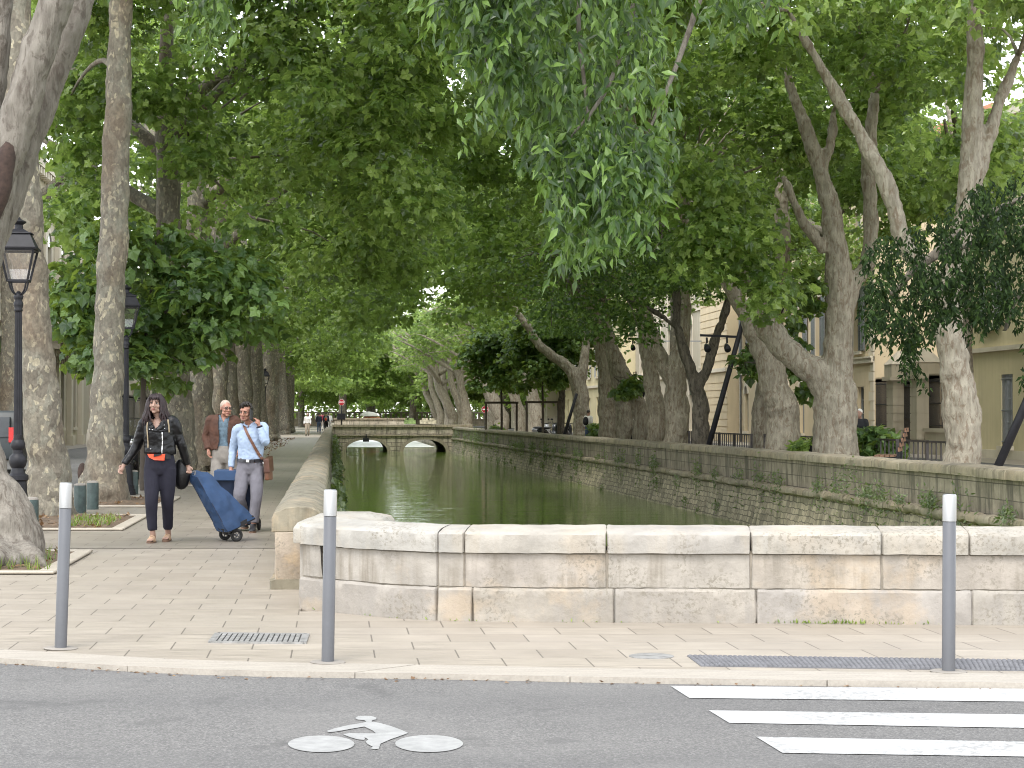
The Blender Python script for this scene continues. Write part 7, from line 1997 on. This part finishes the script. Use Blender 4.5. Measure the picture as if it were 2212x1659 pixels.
fuse('shirt', top_mb(J, .004, .985, .145, .155, .150, .5, .112, .05, .058, .05), DENIM, .011, bm_, 3, (.006, 9, 4), lambda c, n: n.y < .3 and c.z > 1.40 and abs(c.x - .008) < (c.z - 1.40) * .5 and c.y < .0, .006)
fuse('jacket', top_mb(J, .024, 1.015, .165, .172, .172, .94, .122, .050, .072, .062), RUST, .011, bm_, 3, (.009, 9, 8), lambda c, n: n.y < .2 and c.y < .02 and abs(c.x - .01) < (.062 + max(0, c.z - 1.2) * .05 + max(0, 1.12 - c.z) * .25), .010)
shoe('shoe', TAN, SOLE, bm_, J['ana'], J['toea']); shoe('shoe', TAN, SOLE, bm_, J['anb'], J['toeb'])

# ---- distant people
def walker(loc, label, h, topc, legc, hairc, facing=0.0, skin=SKIN, extra=None, bagc=None, group=None, step=.12):
    r_ = empty('person', loc, label, 'person', group, facing); k = h / 1.74; r_.scale = (k, k, k)
    J = dict(head=V3(0, -.02, 1.62), neck=V3(0, .01, 1.46), chest=V3(0, .01, 1.29), waist=V3(0, .01, 1.08), pel=V3(0, .01, .93), sha=V3(-.175, .01, 1.42), shb=V3(.175, .01, 1.42), ela=V3(-.24, .05, 1.14), elb=V3(.24, .0, 1.14), wra=V3(-.25, .0 - step * .3, .91), wrb=V3(.25, -.06, .92),
             hipa=V3(-.09, 0, .86), hipb=V3(.09, 0, .86), kna=V3(-.09, -.08 - step * .4, .49), knb=V3(.09, .02, .48), ana=V3(-.08, -step * .7, .09), anb=V3(.08, step * 1.6, .11), toea=V3(-.09, -.5, 0), toeb=V3(.09, -.2, 0))
    body, p, Rm = base_body(J, (0, 0, 0), False, skin, r_, [(J['wra'], (0, -.1, -1), (.8, -.3, 0), 1, .5), (J['wrb'], (0, -.1, -1), (-.8, -.3, 0), -1, .5)], .013)
    fuse('trousers', trouser_mb(J, 1.06, .004), legc, .018, r_, 3, (.006, 9, 2)); fuse('jacket', top_mb(J, .016, .98, .16, .17, .165, .95, .12, .045), topc, .018, r_, 3, (.008, 9, 2))
    m = MB(); m.ball(p(0, .024, .050), (.080, .094, .086), 12); m.build('hair', hairc, r_, True)
    for s_ in 'ab': shoe('shoe', SHOE, SOLE, r_, J['an' + s_], J['toe' + s_])
    if bagc:
        b_ = empty('backpack', loc, bagc[1], 'backpack', None, facing); b_.scale = (k, k, k); m = MB(); m.ball((0, .23, 1.22), (.15, .10, .22), 12); m.build('bag', bagc[0], b_, True)
        m = MB(); m.ball((0, .31, 1.16), (.10, .05, .13), 10); m.build('pocket', bagc[0] if len(bagc) < 3 else bagc[2], b_, True)
    return r_
def gp_(u, v): return G(u, v)
WHT = cloth('off_white_jacket', (.62, .60, .57)); KHAKI = cloth('khaki_cloth', (.30, .25, .19)); MAROON = cloth('maroon_coat', (.20, .022, .04)); PINK = cloth('pink_top', (.62, .20, .22)); DKN = cloth('dark_blue_jacket', (.03, .035, .06)); JEANB = cloth('mid_blue_jeans', (.07, .10, .17)); PALEP = cloth('pale_trousers', (.52, .49, .47))
PG = 'people walking far along the promenade'
walker(gp_(664, 942), 'distant person in an off white jacket and khaki trousers walking towards the camera', 1.66, WHT, KHAKI, HAIR_G)
walker(gp_(689, 935), 'distant person in a dark blue jacket left of the maroon coat', 1.68, DKN, JEANB, HAIR_B, PI)
walker(gp_(694.5, 930), 'distant person in a maroon coat with pale trousers', 1.76, MAROON, PALEP, HAIR_D, PI)
walker(gp_(699.5, 926), 'distant person in a pink top behind the maroon coat', 1.7, PINK, JEANB, HAIR_D, PI)
walker(gp_(704.5, 934), 'distant person in dark clothes carrying an orange backpack', 1.72, DKN, BLACKC, HAIR_B, PI, SKIN, None, (M('grey_backpack_cloth', (.30, .26, .23), .8), 'grey and orange backpack on the distant person in dark clothes', ORANGE))
walker(gp_(712, 928), 'distant person in white at the parapet by the bridge', 1.74, WHT, PALEP, HAIR_G, PI)
walker(gp_(685, 922), 'distant person in a pale shirt behind the dark blue jacket', 1.72, PALEP, KHAKI, HAIR_D, PI)
q = gb(1271, 93); walker(q, 'person with a dark backpack walking along the right bank', 1.74, WHT, JEANB, HAIR_B, PI * .8, SKIN, None, (BLACKC, 'dark backpack on the person on the right bank'))
q = gb(1857, 50.5); walker(q, 'white haired person in dark clothes behind the bright bush', 1.66, BLACKC, DKN, cloth('white_hair', (.7, .68, .63)), -.6)
# ------------------------------------------------------------------ camera, light, render
cd = bpy.data.cameras.new('camera'); co = bpy.data.objects.new('camera', cd); COL.objects.link(co)
cd.sensor_width = 36.0; cd.lens = 36.0 * FPX / 2212.0; cd.clip_start = 0.1; cd.clip_end = 4000
co.location = (0, 0, EYE); co.rotation_euler = (PI / 2 + PITCH, 0, 0)
scn.camera = co
wd = bpy.data.worlds.new('World'); scn.world = wd; wd.use_nodes = True
nt = wd.node_tree; nt.nodes.clear()
sky = nt.nodes.new('ShaderNodeTexSky'); sky.sky_type = 'NISHITA'; sky.sun_disc = False
SUN_EL, SUN_AZ = 58.0, 197.0              # high, behind the camera and a little to the left
sky.sun_elevation = R(SUN_EL); sky.sun_rotation = R(SUN_AZ); sky.air_density = 1.2; sky.dust_density = 1.0; sky.ozone_density = 1.0
bg = nt.nodes.new('ShaderNodeBackground'); bg.inputs['Strength'].default_value = 0.15
ow = nt.nodes.new('ShaderNodeOutputWorld')
hs = nt.nodes.new('ShaderNodeHueSaturation'); hs.inputs['Saturation'].default_value = 0.22      # thin high cloud: hardly any blue left
nt.links.new(sky.outputs[0], hs.inputs['Color']); nt.links.new(hs.outputs[0], bg.inputs[0]); nt.links.new(bg.outputs[0], ow.inputs[0])
sl = bpy.data.lights.new('sun', 'SUN'); so = bpy.data.objects.new('sun', sl); COL.objects.link(so)
sl.energy = 0.6; sl.angle = R(20); sl.color = (1.0, 0.95, 0.87)
dirv = Vector((math.sin(R(SUN_AZ)) * math.cos(R(SUN_EL)), math.cos(R(SUN_AZ)) * math.cos(R(SUN_EL)), math.sin(R(SUN_EL))))
so.rotation_euler = (-dirv).to_track_quat('-Z', 'Y').to_euler()
vs_ = scn.view_settings; scn.display_settings.display_device = 'sRGB'
vs_.view_transform = 'Standard'; vs_.look = 'None'; vs_.exposure = 2.0; vs_.gamma = 1.0; vs_.use_curve_mapping = False
scn.render.engine = 'CYCLES'
cy = scn.cycles
cy.max_bounces = 10; cy.diffuse_bounces = 7; cy.glossy_bounces = 3; cy.transmission_bounces = 7; cy.transparent_max_bounces = 8
cy.use_denoising = True
try: cy.denoiser = 'OPENIMAGEDENOISE'
except Exception: pass
try: cy.denoising_input_passes = 'RGB_ALBEDO_NORMAL'; cy.denoising_prefilter = 'ACCURATE'; cy.denoising_quality = 'HIGH'
except Exception: pass
cy.sample_clamp_indirect = 6.0
cy.caustics_reflective = False; cy.caustics_refractive = False
cy.pixel_filter_type = 'BLACKMAN_HARRIS'; cy.filter_width = 1.05
